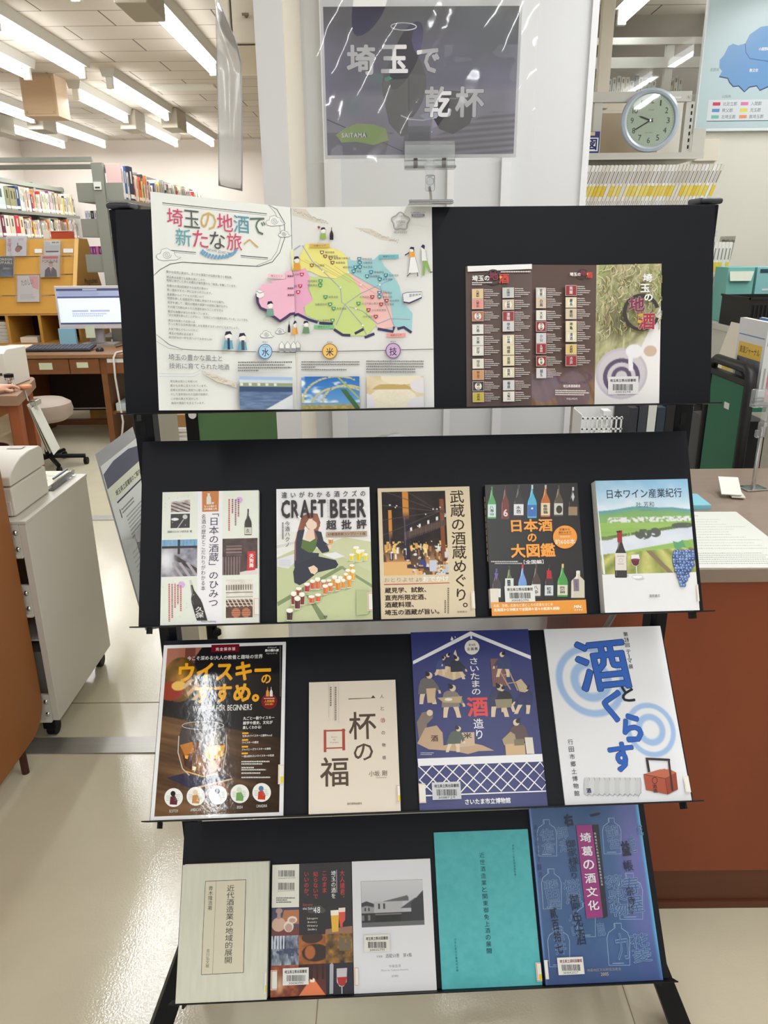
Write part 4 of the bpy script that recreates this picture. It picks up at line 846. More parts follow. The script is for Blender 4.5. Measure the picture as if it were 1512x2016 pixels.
# ---------------------------------------------------------------- tier three, white booklet with blue rings
Q = [(62, 85), (1113, 57), (1400, 1628), (258, 1673)]
bk, w, h, t = make_book(2, 0.2275, 0.436, 0.291, 0.004, 'white booklet with pale blue rings and bold blue brush writing', (232, 232, 234), 'left', cat='booklet', name='booklet')
a = Art(Q, w, h, t + 3e-5); a.fill((226, 227, 231))
def rings(cx, cy, r):
    def f(u, v):
        d = np.sqrt((u - .5) ** 2 + (v - .5) ** 2) * 2
        bl = np.clip((1.0 - d) / .06, 0, 1) * np.clip((d - .76) / .05, 0, 1) * (d > .5) + np.clip((.60 - d) / .06, 0, 1) * np.clip((d - .30) / .08, 0, 1)
        return mix((226, 227, 231), (158, 186, 224), bl)
    return f
a.photo(0, 0, 0, 0, rings(0, 0, 0), 64, 64, quad=[(110, 225), (770, 215), (862, 885), (220, 895)])
a.photo(0, 0, 0, 0, rings(0, 0, 0), 56, 56, quad=[(758, 748), (1215, 738), (1300, 1242), (845, 1255)])
for tx, x0, y0, x1, y1, rt, bo in (('酒', 355, 180, 830, 640, 4, .018), ('く', 588, 622, 758, 920, -12, .035), ('ら', 775, 850, 958, 1110, -6, .04), ('す', 655, 1105, 890, 1370, 4, .035)):
    a.text(tx, x0, y0, x1, y1, (52, 98, 184), bo, rot=rt, outline=((28, 40, 74), 0.012))
a.text('と', 762, 600, 880, 742, (36, 38, 46), 0.03)
for i, (ch, y) in enumerate(zip(('第', '28', '回', 'テ', '|', 'マ', '展'), (132, 182, 230, 290, 330, 372, 425))): x = 800 + (y - 132) * .16; a.text(ch, x - (20 if ch != '|' else 3), y - 19, x + (20 if ch != '|' else 3), y + 19, (50, 52, 58), 0.008)
for i, ch in enumerate('行田市郷土博物館'): x = 303 + i * 8.4; y = 1104 + i * 66; a.text(ch, x - 23, y - 24, x + 23, y + 24, (54, 56, 60), 0.004)
for i in range(11):
    x = 452 + i * 46; c = (206, 207, 208) if i % 2 else (198, 199, 201)
    a.poly([(x - 20, 1428), (x + 20, 1424), (x + 28, 1480), (x + 26, 1560), (x + 4, 1590), (x - 24, 1572), (x - 28, 1490)], c); a.line([(x + 20, 1426), (x + 28, 1480), (x + 26, 1560), (x + 5, 1590)], 5, (150, 150, 152))
a.text('酒', 448, 1520, 490, 1565, (60, 66, 100), 0.04)
a.poly([(962, 1395), (1150, 1345), (1255, 1378), (1272, 1530), (1180, 1575), (985, 1535)], (168, 84, 62)); a.poly([(962, 1395), (1110, 1350), (1200, 1350), (1255, 1378), (1155, 1430)], (184, 104, 78)); a.poly([(1155, 1430), (1255, 1378), (1272, 1530), (1180, 1575)], (150, 70, 52)); a.line([(962, 1395), (1155, 1432), (1180, 1575)], 5, (90, 44, 36))
a.line([(1012, 1375), (990, 1245)], 22, (58, 48, 48)); a.line([(985, 1255), (1200, 1265)], 20, (62, 52, 52)); a.line([(1188, 1262), (1222, 1545)], 18, (66, 52, 50)); a.ring(1062, 1450, 22, 28, 5, (60, 36, 32)); a.text('酒造', 1045, 1485, 1085, 1560, (70, 40, 34), 0.02, vert=True)
a.build('front_cover', bk, PRINT)
call_label(bk, Q, w, h, t, (1326, 1408, 1384, 1558), (226, 200, 170))
# ---------------------------------------------------------------- bottom tier
R3 = random.Random(14)
Q = [(215, 128), (1307, 93), (1255, 1840), (92, 1890)]
bk, w, h, t = make_book(3, -0.4345, -0.2775, 0.2185, 0.021, 'pale grey green clothbound book with boxed title, far left of bottom tier', (214, 214, 196), 'right', page_col=(206, 178, 150))
a = Art(Q, w, h, t + 3e-5); a.photo(80, 80, 1320, 1900, lambda u, v: mix((205, 206, 189), (217, 217, 201), fbm(u, v, 40, 6, 81)), 60, 30)
a.poly([(498, 335), (1014, 318), (968, 1494), (428, 1520)], (214, 208, 186))
DK = (62, 62, 54)
for p, q, wd in (((498, 335), (1014, 318), 6), ((1012, 318), (966, 1494), 7), ((966, 1494), (428, 1520), 6), ((428, 1520), (498, 335), 6), ((636, 332), (572, 1512), 3)): a.line([p, q], wd, DK)
a.text('近代酒造業の地域的展開', 748, 385, 845, 1375, DK, 0.004, vert=True); a.text('青木隆浩著', 530, 395, 588, 700, DK, 0.0, vert=True); a.text('吉川弘文館', 492, 1192, 536, 1430, (90, 90, 80), 0.0, vert=True)
a.build('front_cover', bk, PRINT)
call_label(bk, Q, w, h, t, (1226, 1480, 1256, 1760), (206, 206, 190), (222, 210, 40))

Q = [(78, 97), (745, 72), (760, 1195), (45, 1218)]
bk, w, h, t = make_book(3, -0.2725, -0.1265, 0.212, 0.008, 'black collage magazine with bar codes, red vertical writing and drink photos', (36, 32, 36), 'left', cat='magazine', name='magazine')
a = Art(Q, w, h, t + 3e-5); a.fill((33, 30, 33))
a.poly([(78, 97), (303, 90), (298, 450), (65, 455)], (226, 224, 212)); barcode(a, 128, 142, 266, 195, seed=5); a.text('9784809404214', 126, 202, 268, 212, (50, 50, 50)); barcode(a, 124, 246, 264, 305, seed=6); a.text('1921026006006', 122, 310, 264, 318, (50, 50, 50)); a.lines(106, 368, 264, 420, 3, (70, 70, 66), R3, .6, [1, .6, .8])
def ph_sake(u, v): im = mix((50, 56, 92), (90, 76, 90), v); im = put(im, (176, 112, 70), (u + v * .2 > .45) * (v > .1) * (v < .6)); im = put(im, (110, 52, 46), v > .72); im = put(im, (206, 170, 150), inell(u, v, .25, .6, .26, .25)); im = put(im, (170, 140, 140), inell(u, v, .25, .12, .13, .1) + inbox(u, v, .18, .1, .32, .4)); im = put(im, (226, 214, 206), inell(u, v, .62, .68, .18, .2) + inell(u, v, .75, .45, .18, .13)); return put(im, (190, 150, 134), inell(u, v, .62, .72, .13, .14) + inell(u, v, .75, .47, .12, .08))
a.photo(0, 0, 0, 0, ph_sake, 34, 34, quad=[(75, 455), (298, 450), (296, 688), (62, 694)])
def ph_water(u, v): return put(put(mix((40, 46, 66), (190, 200, 216), fbm(u, v, 12, 4, 91) * 1.4 - .2), (226, 232, 242), (np.sin(u * 60) > .5) * (v < .45) * (u < .5)), (60, 70, 100), (v > .45) * (v < .7) * (fbm(u, v, 9, 9, 92) > .5))
a.photo(0, 0, 0, 0, ph_water, 34, 34, quad=[(62, 694), (296, 688), (290, 938), (55, 945)])
def ph_glow(u, v): return put(mix((90, 30, 24), (214, 120, 60), fbm(u, v, 6, 6, 95)), (244, 226, 190), soft(u, v, .3, .6, .2, .3) * .6)
a.photo(0, 0, 0, 0, ph_glow, 26, 26, quad=[(55, 945), (290, 938), (285, 1205), (46, 1216)])
def ph_cask(u, v):
    im = mix((96, 50, 20), (206, 120, 44), fbm(u, v, 4, 5, 96)); im = put(im, (60, 36, 24), inell(u, v, .5, .10, .4, .2)); im = put(im, (48, 32, 26), inell(u, v, .62, .62, .5, .30)); im = put(im, (170, 96, 44), inell(u, v, .42, .6, .2, .24)); return put(im, (96, 58, 32), (np.abs(((u - .42) / .2) ** 2 + ((v - .6) / .24) ** 2 - 1) < .12))
a.photo(0, 0, 0, 0, ph_cask, 34, 34, quad=[(296, 688), (520, 680), (522, 930), (290, 938)])
def ph_cop(u, v): return put(mix((40, 34, 28), (206, 140, 40), fbm(u, v, 5, 5, 97) * 1.3 - .2), (110, 98, 72), inbox(u, v, .5, .1, .95, .6) * (fbm(u, v, 4, 4, 98) > .4))
a.photo(0, 0, 0, 0, ph_cop, 34, 34, quad=[(520, 680), (752, 674), (756, 922), (522, 930)])
def ph_hall2(u, v): im = mix((60, 26, 20), (110, 50, 30), v); im = put(im, (236, 130, 80), (np.abs(u - .5) < .04 + (v - .45) * .8) * (v > .5)); im = put(im, (250, 236, 214), inell(u, v, .5, .52, .1, .07)); return put(im, (40, 22, 22), (v < .5) * (np.sin(u * 30) > .3))
a.photo(0, 0, 0, 0, ph_hall2, 34, 34, quad=[(290, 938), (522, 930), (524, 1200), (285, 1205)])
a.poly([(522, 930), (756, 922), (760, 1195), (524, 1200)], (36, 32, 44)); a.poly([(556, 940), (575, 925), (588, 940), (584, 1190), (552, 1192)], (170, 170, 178))
a.poly([(615, 975), (705, 970), (700, 1090), (672, 1130), (640, 1130), (615, 1090)], (196, 190, 196)); a.poly([(618, 1050), (704, 1046), (690, 1110), (660, 1130), (630, 1112)], (176, 40, 36)); a.rect(655, 1125, 664, 1192, (190, 190, 196))
a.poly([(522, 640), (750, 612), (752, 674), (520, 680)], (150, 110, 86)); a.poly([(566, 480), (638, 476), (632, 660), (578, 664)], (226, 176, 60)); a.poly([(566, 480), (638, 476), (637, 520), (568, 524)], (244, 236, 220)); a.poly([(634, 460), (692, 456), (690, 560), (668, 590), (668, 620), (648, 622), (636, 540)], (214, 80, 60)); a.poly([(634, 460), (692, 456), (691, 492), (636, 496)], (240, 220, 210))
for i, (s_, x, c) in enumerate((('大人諸君、', 668, (206, 52, 56)), ('埼玉の酒を', 592, (236, 232, 230)), ('このまま', 516, (206, 52, 56)), ('知らないで', 440, (206, 52, 56)), ('いいのか。', 364, (206, 52, 56)))): a.text(s_, x - 20, 142 + i * 4, x + 20, (372, 378, 330, 380, 355)[i], c, 0.004, vert=True)
a.rect(618, 140, 621, 330, (226, 226, 226))
a.poly([(350, 450), (480, 436), (528, 480), (500, 505), (380, 500)], (70, 68, 70)); a.text('Saitama', 330, 420, 414, 440, (206, 70, 70)); a.text('the Sake', 330, 452, 424, 472, (226, 226, 226)); a.text('48', 420, 450, 478, 502, (240, 240, 240), 0.0)
for i, s_ in enumerate(('Sakagura', 'Brewery', 'Winery', 'Distillery')): a.text(s_, 364 + (i % 2) * 8, 538 + i * 31, 456 - (i % 2) * 8, 558 + i * 31, (236, 226, 200))
a.build('front_cover', bk, PRINT_SEMI)
sticker(bk, Q, w, h, t, (155, 962, 376, 1108), LIBK, '301083910')
call_label(bk, Q, w, h, t, (52, 980, 106, 1150), (214, 90, 76))

Q = [(743, 75), (1413, 47), (1468, 1155), (762, 1183)]
bk, w, h, t = make_book(3, -0.1255, 0.0205, 0.212, 0.008, 'white photo book with a black and white picture of an old brewery building', (226, 226, 230), 'left', cat='book')
a = Art(Q, w, h, t + 3e-5); a.fill((224, 224, 229))
def ph_kura(u, v):
    im = mix((206, 206, 210), (176, 176, 182), v); roof = .20 + abs(u - .63) * .0
    m = (v > .56 - (u * .30)) * (v < .46 + .0 * u) * (u > .16) * (u < .76) * (v > .22 + (u > .68) * (u - .68) * 2); im = put(im, (92, 94, 98), m)
    im = put(im, (178, 178, 180), inbox(u, v, .2, .46, .66, .70)); im = put(im, (44, 44, 48), inbox(u, v, .27, .5, .30, .62) + inbox(u, v, .35, .5, .38, .62)); im = put(im, (150, 150, 152), inbox(u, v, 0, .5, .2, .74)); im = put(im, (54, 54, 58), (v > .44 + abs(u - .08) * .5) * (v < .54 + abs(u - .08) * .3) * (u < .2)); im = put(im, (30, 30, 34), inbox(u, v, .05, .58, .07, .65) + inbox(u, v, .11, .58, .13, .65))
    im = put(im, (36, 36, 40), inbox(u, v, .0, .70, 1, .90)); im = put(im, (70, 70, 74), (v > .40) * (v < .62) * (u > .62) * (v > .62 - (u - .62) * .9)); im = put(im, (40, 40, 44), (u > .80) * (v > .52 - (u - .8) * 1.4) * (v < .9)); im = put(im, (120, 120, 122), (abs(v - .735) < .012) * (u > .22) * (u < .64) + inbox(u, v, .0, .74, .04, .86) + inbox(u, v, .10, .74, .14, .86)); im = put(im, (18, 18, 20), inbox(u, v, .22, .76, .63, .9)); return put(im, (96, 96, 100), (v > .90) * (v < 1))
a.photo(0, 0, 0, 0, ph_kura, 70, 50, quad=[(820, 240), (1347, 222), (1364, 605), (828, 628)]); a.line([(820, 240), (1347, 222)], 2, (90, 90, 94)); a.line([(820, 240), (828, 628)], 2, (90, 90, 94))
a.text('写真集', 952, 862, 1004, 880, (110, 110, 112)); a.text('酒蔵50景　第4集', 1028, 845, 1255, 880, (80, 80, 84), 0.0); a.text('今泉忠淳', 1056, 938, 1160, 964, (120, 120, 122)); a.text('Photo by Tadaatsu Imaizumi', 994, 976, 1222, 996, (130, 130, 132)); a.text('言方静社', 1080, 1026, 1140, 1044, (110, 110, 112))
a.build('front_cover', bk, PRINT_SEMI)
sticker(bk, Q, w, h, t, (846, 684, 1066, 828), LIBK, '301032795', bg=(226, 224, 216)); call_label(bk, Q, w, h, t, (763, 955, 796, 1115), (226, 140, 76))

Q = [(80, 115), (1172, 72), (1362, 1880), (180, 1938)]
bk, w, h, t = make_book(3, 0.030, 0.209, 0.2565, 0.006, 'turquoise paper booklet with one thin vertical line of black writing', (86, 172, 176), 'left', cat='booklet', name='booklet')
a = Art(Q, w, h, t + 3e-5); a.photo(60, 60, 1380, 1950, lambda u, v: mix((80, 174, 180), (100, 192, 197), fbm(u, v, 22, 30, 101) * .8 + fbm(u, v, 3, 3, 104) * .4 - .1), 60, 80)
for i, ch in enumerate('近世酒造業と関東御免上酒の展開'): x = 640 + i * 6.6; y = 372 + i * 79.3; a.text(ch, x - 29, y - 30, x + 29, y + 30, (26, 60, 74), 0.002)
for i, ch in enumerate('平成十八年度調査報告書'): x = 1002 + i * 2.9; y = 265 + i * 33; a.text(ch, x - 11, y - 12, x + 11, y + 12, (40, 96, 106))
for i, ch in enumerate('さきたま古文書研究会編'): x = 332 + i * 2.6; y = 1350 + i * 36; a.text(ch, x - 12, y - 13, x + 12, y + 13, (40, 96, 106))
a.build('front_cover', bk, PRINT)
call_label(bk, Q, w, h, t, (1284, 1612, 1358, 1832), (214, 120, 96), (226, 206, 60))

Q = [(30, 66), (1082, 26), (1357, 1748), (225, 1790)]
bk, w, h, t = make_book(3, 0.2145, 0.4255, 0.2925, 0.010, 'blue book with white bottle outlines and a purple title strip, end of bottom tier', (70, 94, 150), 'left')
a = Art(Q, w, h, t + 3e-5)
def ph_blue(u, v):
    im = mix((50, 84, 130), (72, 102, 150), fbm(u, v, 5, 6, 111)); im = mix_arr(im, (112, 108, 176), soft(u, v, .90, .35, .16, .6) * .8); im = mix_arr(im, (86, 170, 214), np.clip((u - .965) * 30, 0, 1)); im = mix_arr(im, (110, 150, 206), np.clip((.02 - u) * 60, 0, 1)); return mix_arr(im, (44, 60, 118), np.clip((v - .78) * 2.2, 0, .8))
def mix_arr(im, c, t_): return im * (1 - t_[..., None]) + np.asarray(c, float) * t_[..., None]
a.photo(0, 0, 0, 0, ph_blue, 60, 80, quad=Q)
WL = (150, 178, 206)
def outline_bottle(x, y0, y1, wd, lean=.10):
    H = y1 - y0; pts = [(-.16, 0), (.16, 0), (.16, .12), (.42, .22), (.5, .36), (.46, 1), (-.46, 1), (-.5, .36), (-.42, .22), (-.16, .12), (-.16, 0)]
    a.line([(x + px_ * wd + lean * py_ * H * .6, y0 + py_ * H) for px_, py_ in pts], 5, WL); a.line([(x - .12 * wd, y0 + .02 * H), (x - .10 * wd, y0 + .12 * H)], 4, WL); a.line([(x - .3 * wd + lean * .58 * H, y0 + .955 * H), (x + .2 * wd + lean * .58 * H, y0 + .95 * H)], 5, WL)
for x, y0, y1, wd in ((198, 175, 530, 186), (824, 160, 510, 180), (250, 655, 1045, 190), (1010, 700, 1150, 240), (330, 1215, 1610, 210), (905, 1190, 1600, 220), (590, 990, 1320, 180)): outline_bottle(x, y0, y1, wd)
for s_, x0, y0, x1, y1 in (('佐倉', 150, 265, 280, 500), ('師走', 315, 245, 420, 490), ('龍宮', 785, 230, 910, 460), ('藤田屋', 200, 760, 340, 1035), ('桜屋', 385, 760, 540, 990), ('菊泉物', 800, 715, 975, 1120), ('寿屋', 965, 735, 1130, 1090), ('酒井', 290, 1230, 400, 1490), ('花', 1070, 225, 1130, 330), ('遊', 1000, 330, 1060, 500), ('花菱', 1040, 1290, 1220, 1570), ('小山', 440, 1070, 560, 1310), ('力', 890, 1290, 1010, 1540), ('鹿', 700, 1180, 780, 1310)):
    a.text(s_, x0, y0, x1, y1, (64, 96, 146), 0.012, vert=len(s_) > 1, outline=(WL, 0.016), rot=4)
INK = (24, 30, 54)
a.text('右', 368, 118, 455, 240, INK, 0.05, rot=6); a.poly([(612, 128), (700, 106), (722, 112), (700, 130), (630, 146)], INK)
for s_, x0, y0, x1, y1, bo in (('御家様', 400, 370, 500, 620, .0), ('造り', 430, 620, 510, 750, .0), ('益', 925, 380, 1010, 530, .04), ('帳', 950, 570, 1040, 680, .01), ('宗寺', 990, 830, 1060, 1010, .01), ('代々', 1000, 1020, 1060, 1100, 0), ('貳百拾七', 280, 1030, 350, 1480, .01), ('御免酒', 470, 900, 560, 1400, 0)): a.text(s_, x0, y0, x1, y1, INK, bo, vert=len(s_) > 1, rot=4)
for i, ch in enumerate('ありけにす一月'): a.text(ch, 80 + i * 9, 220 + i * 78, 112 + i * 9, 275 + i * 78, (38, 58, 116), 0.0)
a.poly([(640, 225), (700, 222), (806, 1120), (760, 1140)], (34, 34, 48))
a.poly([(482, 228), (636, 224), (760, 1128), (600, 1140)], (152, 50, 124))
for i, ch in enumerate('埼葛の酒文化'): x = 576 + i * 17.6; y = 350 + i * 132; a.text(ch, x - 54, y - 48, x + 54, y + 48, (236, 228, 238), 0.02, rot=2, outline=((84, 26, 70), 0.02))
for i, ch in enumerate('埼葛地区文化財担当者会報告書第五集'): a.text(ch, 656 + i * 4.7, 300 + i * 31, 676 + i * 4.7, 322 + i * 31, (206, 206, 214), 0.01)
a.text('埼葛地区文化財担当者会', 612, 1622, 940, 1652, (150, 150, 130), 0.0); a.text('2005', 745, 1665, 820, 1698, (206, 190, 140), 0.0)
a.build('front_cover', bk, PRINT_SEMI)
sticker(bk, Q, w, h, t, (330, 1514, 580, 1684), LIBU, '300142027', hdr=(120, 36, 40)); call_label(bk, Q, w, h, t, (196, 1540, 240, 1728), (226, 210, 190))

# ---------------------------------------------------------------- top tier: open leaflet with the bent left page
M0 = PM[0]
fo = thing('leaflet', 'open white leaflet with coloured area map, left page bending forward', 'leaflet', M=M0 @ Matrix.Translation((-0.187, 0.0, 0.001)))
inv0 = fo.matrix_basis.inverted()
cLT, cLB = inv0 @ Vector((-0.2986, 1.0739, 1.5677)), inv0 @ Vector((-0.3008, 1.0155, 1.2926))
cFT, cFB = Vector((-0.0008, 0.2915, 0.001)), Vector((0.0, 0.0005, 0.001))
LW, LH = 0.207, 0.2915
def warp_l(u, v, z):
    s_ = u / LW; q = v / LH
    p = (cLB * (1 - s_) + cFB * s_) * (1 - q) + (cLT * (1 - s_) + cFT * s_) * q
    p = p + Vector((0, 0, -0.001 * math.sin(PI * s_)))
    nrm = Vector((0.36, 0, 0.93)); p = p + nrm * z
    return (p.x, p.y, p.z)
QL = [(68, 66), (1280, 214), (1340, 1975), (146, 1982)]
PAP = (228, 229, 226)
R4 = random.Random(21)
a = Art(QL, LW, LH, 1e-4, warp_l); a.fill(PAP, 20); a.STEP = 4e-5
for p in ([(168, 163), (620, 214), (1070, 265)], [(215, 570), (455, 592)], [(840, 622), (1080, 646)]): a.line(p, 6, (70, 72, 74)); a.line([(x, y + 14) for x, y in p], 3, (120, 122, 122))
a.line([(1090, 190), (1160, 230), (1225, 340), (1230, 470), (1185, 600), (1120, 680), (1000, 718), (340, 676), (240, 690), (150, 740), (95, 790)], 5, (70, 72, 74)); a.line([(1080, 190), (1140, 250), (1180, 340), (1195, 470), (1160, 590), (1110, 660), (980, 712)], 3, (130, 132, 132))
def cloud(x, y, s_):
    pts = [(-1, .25), (-.9, -.1), (-.65, -.2), (-.55, -.75), (-.1, -.95), (.25, -.6), (.5, -.5), (.55, -.1), (.75, .3), (1.1, .35), (.7, .7), (.1, .75), (-.4, .8), (-.8, .65), (-1, .25)]
    a.poly([(x + p * s_, y + q * s_ * .62) for p, q in pts], (232, 232, 230)); a.line([(x + p * s_, y + q * s_ * .62) for p, q in pts], 3, (120, 122, 126)); a.line([(x - .1 * s_ + .4 * s_ * (1 - i / 22) * math.cos(i * .75), y + .4 * s_ * .9 * (1 - i / 22) * math.sin(i * .75)) for i in range(22)], 3, (120, 122, 126))
cloud(218, 612, 100); cloud(1145, 330, 85); cloud(1226, 442, 55); cloud(1072, 1312, 60); cloud(1190, 1286, 45)
PK, TL_, OC, GY = (206, 70, 106), (96, 160, 170), (206, 168, 96), (88, 96, 92)
for i, (ch, c) in enumerate(zip('埼玉の地酒で', (PK, GY, OC, PK, (88, 150, 170), (90, 110, 98)))): x = 274 + i * 143; y = 290 + i * 16; a.text(ch, x - 68, y - 76, x + 68, y + 74, c, -0.006)
for i, (ch, c) in enumerate(zip('新たな旅へ', (TL_, PK, (80, 74, 76), PK, OC))): x = 346 + i * 146; y = 462 + i * 14; sy = 74 if ch != 'へ' else 34; a.text(ch, x - 66, y - sy, x + 66, y + sy, c, -0.006)
for i in range(13):
    th = PI * (0.16 + .68 * i / 12); cx, cy = 650 - 165 * math.cos(th), 560 + 95 * math.sin(th) - 20; a.line([(cx - 10, cy + 16), (cx + 12, cy - 16)], 17, (110, 160, 190))
a.text('SAITAMA JIZAKE TRIP', 545, 578, 755, 604, (96, 106, 120), rot=-5)
TX = (104, 104, 104)
for i, s_ in enumerate(('豊かな自然に恵まれ、古くから酒造りの伝統が息づく埼玉県。', '埼玉県は全国でも有数の酒どころで、', '地域に根ざした多くの蔵元が個性豊かな「地酒」を醸しています。', '各蔵元の酒は四季折々の自然の恵みと', '長い歴史がその一杯に込められています。', '首都圏からのアクセスが良いので', '地酒を楽しむ酒蔵見学に気軽に参加できるのも魅力。', '見学を通して、蔵元の情熱や酒造りの技術に触れながら', 'その場で丹精込められた地酒を味わうことができる', '贅沢な体験があなたを待っています。', '「まだ地酒を飲んだことがない」「お気に入りの銘柄を探している」という方も、', '埼玉の地酒との出会いは', 'きっと新たな日本酒の楽しみを発見するきっかけになるでしょう。', 'お店で飲むのもいいけれど、', '埼玉の地酒を巡る旅で', '自分好みの一杯を見つけてみませんか?')):
    x0 = 202 + i * 1.6; y = 770 + i * 37.4; x1 = (765, 535, 800, 557, 590, 522, 695, 725, 685, 560, 905, 445, 820, 480, 432, 592)[i]; a.text(s_, x0, y + (x1 - 202) * .032 * .5 - 4, x1, y + 22 + (x1 - 202) * .032 * .5 - 4, TX, 0.004, rot=-1.2)
a.line([(118, 1310), (230, 1400), (340, 1440), (420, 1446), (975, 1466)], 5, (84, 84, 92)); a.line([(118, 1370), (220, 1430), (340, 1448)], 3, (130, 130, 136)); a.line([(1110, 1466), (1338, 1472)], 6, (84, 84, 92))
a.text('埼玉の豊かな風土と', 222, 1488, 678, 1542, (100, 102, 116), -0.004, rot=-.5); a.text('技術に育てられた地酒', 228, 1566, 740, 1616, (100, 102, 116), -0.004, rot=-.5)
a.line([(140, 1655), (420, 1658), (470, 1640), (492, 1620)], 3, (170, 190, 214)); a.line([(142, 1680), (440, 1682), (485, 1655)], 3, (170, 190, 214))
a.poly([(500, 1625), (640, 1670), (800, 1740), (806, 1782), (640, 1730), (520, 1660)], (216, 208, 196))
for i in range(24): a.ell(R4.uniform(520, 790), 0, 1, 1, PAP, 3) if False else a.ell(530 + i * 11, 1650 + i * 5 + R4.uniform(-12, 16), 5, 4, (178, 160, 140), 6)
for i, s_ in enumerate(('埼玉県は荒川と利根川の', '豊かな水系に支えられています。', '良質な伏流水と酒造りに適した米、', 'そして長年培われた伝統の技術が、', 'この地の風土を活かした', '独自の酒造りを支えています。')): a.text(s_, 235 + i * 2, 1714 + i * 38.5, (466, 548, 562, 562, 472, 530)[i], 1736 + i * 38.5, TX, 0.004)
a.poly([(1076, 788), (1226, 800), (1226, 836), (1076, 824)], (240, 196, 206)); a.text('秩父エリア', 1100, 800, 1200, 822, (150, 90, 110))
a.poly([(1280, 766), (1230, 770), (1230, 836), (1100, 850), (1110, 870), (1020, 880), (1000, 920), (972, 950), (985, 1010), (1000, 1080), (1060, 1110), (1130, 1160), (1180, 1195), (1240, 1160), (1310, 1130), (1320, 820)], (236, 182, 204))
a.line([(975, 960), (985, 1040), (1010, 1085), (1060, 1105), (1110, 1150), (1180, 1200), (1230, 1170), (1270, 1140), (1320, 1135)], 22, (70, 60, 96))
a.poly([(1280, 600), (1330, 560), (1338, 740), (1290, 766)], (240, 230, 140))
def little(x, y, s_, top, hair=(48, 44, 76)):
    a.poly([(x - .55 * s_, y + 1.5 * s_), (x - .4 * s_, y + .55 * s_), (x + .4 * s_, y + .55 * s_), (x + .55 * s_, y + 1.5 * s_)], top); a.ell(x, y + .1 * s_, .36 * s_, .42 * s_, (240, 236, 230), 16); a.poly([(x - .42 * s_, y + .05 * s_), (x - .3 * s_, y - .4 * s_), (x + .2 * s_, y - .45 * s_), (x + .42 * s_, y - .05 * s_), (x + .1 * s_, y - .15 * s_)], hair)
little(1335, 690, 58, (230, 166, 70)); little(1092, 1055, 66, (120, 160, 150)); little(730, 1320, 80, (104, 168, 190)); little(850, 1335, 78, (104, 168, 190)); a.rect(722, 1345, 742, 1445, (60, 54, 90)); a.rect(842, 1365, 868, 1450, (86, 80, 92)); little(1318, 1230, 60, (230, 170, 80))
bottle(a, 1258, 1200, 1300, 22, (56, 48, 58), None, None, hi=False)
a.poly([(970, 940), (1000, 930), (1036, 945), (1036, 985), (1000, 1000), (972, 985)], (236, 234, 234)); a.line([(970, 940), (1000, 955), (1036, 945)], 4, (70, 70, 80))
for y, n in ((800, 8), (905, 7), (963, 6)):
    a.poly([(1345 - 40, y), (1345 - 5, y), (1345 - 10, y + 22), (1345 - 22, y + 30), (1345 - 34, y + 22)], (214, 54, 84)); a.lines(1245, y + 4, 1300, y + 20, 1, (130, 90, 110), R4, .9, [1])
for i in range(3): x = 1192 + i * 52; a.poly([(x - 22, 1410), (x, 1378), (x + 22, 1410), (x + 20, 1470), (x - 20, 1470)], (238, 238, 236)); a.line([(x - 22, 1410), (x, 1378), (x + 22, 1410), (x + 20, 1470), (x - 20, 1470), (x - 22, 1410)], 3, (80, 80, 92)); a.rect(x - 18, 1438, x + 18, 1466, (150, 152, 158))
a.ell(1048, 1465, 62, 66, (78, 116, 160), 32); a.ell(1048, 1465, 55, 59, (172, 206, 234), 32); a.text('水', 1018, 1435, 1080, 1508, (50, 56, 90), 0.01); a.text('埼玉の', 1022, 1375, 1068, 1390, TX); a.text('WATER', 1022, 1418, 1072, 1428, TX)
a.lines(812, 1552, 1282, 1648, 4, (124, 124, 126), R4, .6, [1, .86, .99, .38])
def ph_river(u, v):
    im = mix((70, 92, 130), (130, 150, 186), fbm(u, v, 6, 26, 121)); im = put(im, (164, 190, 226), v < .1); im = put(im, (206, 216, 224), (v > .1) * (v < .2)); im = put(im, (150, 160, 130), (v > .19) * (v < .30)); im = put(im, (226, 226, 222), (v > .2) * (v < .28) * (np.sin(u * 40) > .5) * (u < .7)); im = put(im, (60, 80, 118), (v > .3) * (v < .46)); return put(im, (216, 220, 224), (v > 1.12 - (u - .35) * .9) * (fbm(u, v, 9, 9, 122) > .2) * (u > .3))
a.photo(0, 0, 0, 0, ph_river, 50, 36, quad=[(822, 1682), (1285, 1692), (1290, 1974), (830, 1976)])
a.build('page', fo, PRINT)
# right page
RW = 0.205
fr_inv = Matrix.Identity(4)
QR = [(62, 92), (1362, 78), (1376, 1950), (125, 1972)]
a = Art(QR, RW, 0.2915, 0.0012); a.fill((229, 229, 227))
a.mb.col = None
a.poly([(80, 1480), (130, 1480), (122, 1972), (60, 1972)], (222, 216, 206))
a.poly([(70, 95), (200, 110), (260, 180), (400, 240), (280, 235), (160, 190), (75, 170)], (218, 210, 198)); a.poly([(640, 278), (800, 290), (900, 350), (1060, 415), (900, 400), (760, 330)], (218, 210, 198))
for i in range(40): a.ell(90 + i * 8, 120 + i * 3.2 + R4.uniform(-16, 16), 5, 4, (186, 170, 150), 6); a.ell(700 + i * 9, 290 + i * 3 + R4.uniform(-14, 22), 5, 4, (190, 180, 165), 6)
YLM, GRM, TEM, PKM, SLM = (240, 232, 140), (206, 222, 140), (160, 208, 214), (238, 176, 206), (244, 196, 190)
a.poly([(200, 432), (360, 440), (470, 485), (520, 500), (580, 560), (600, 690), (480, 760), (340, 740), (240, 690), (90, 690), (90, 640), (140, 560)], YLM)
a.poly([(62, 700), (200, 660), (240, 760), (220, 860), (270, 960), (180, 1030), (190, 1110), (62, 1080)], PKM)
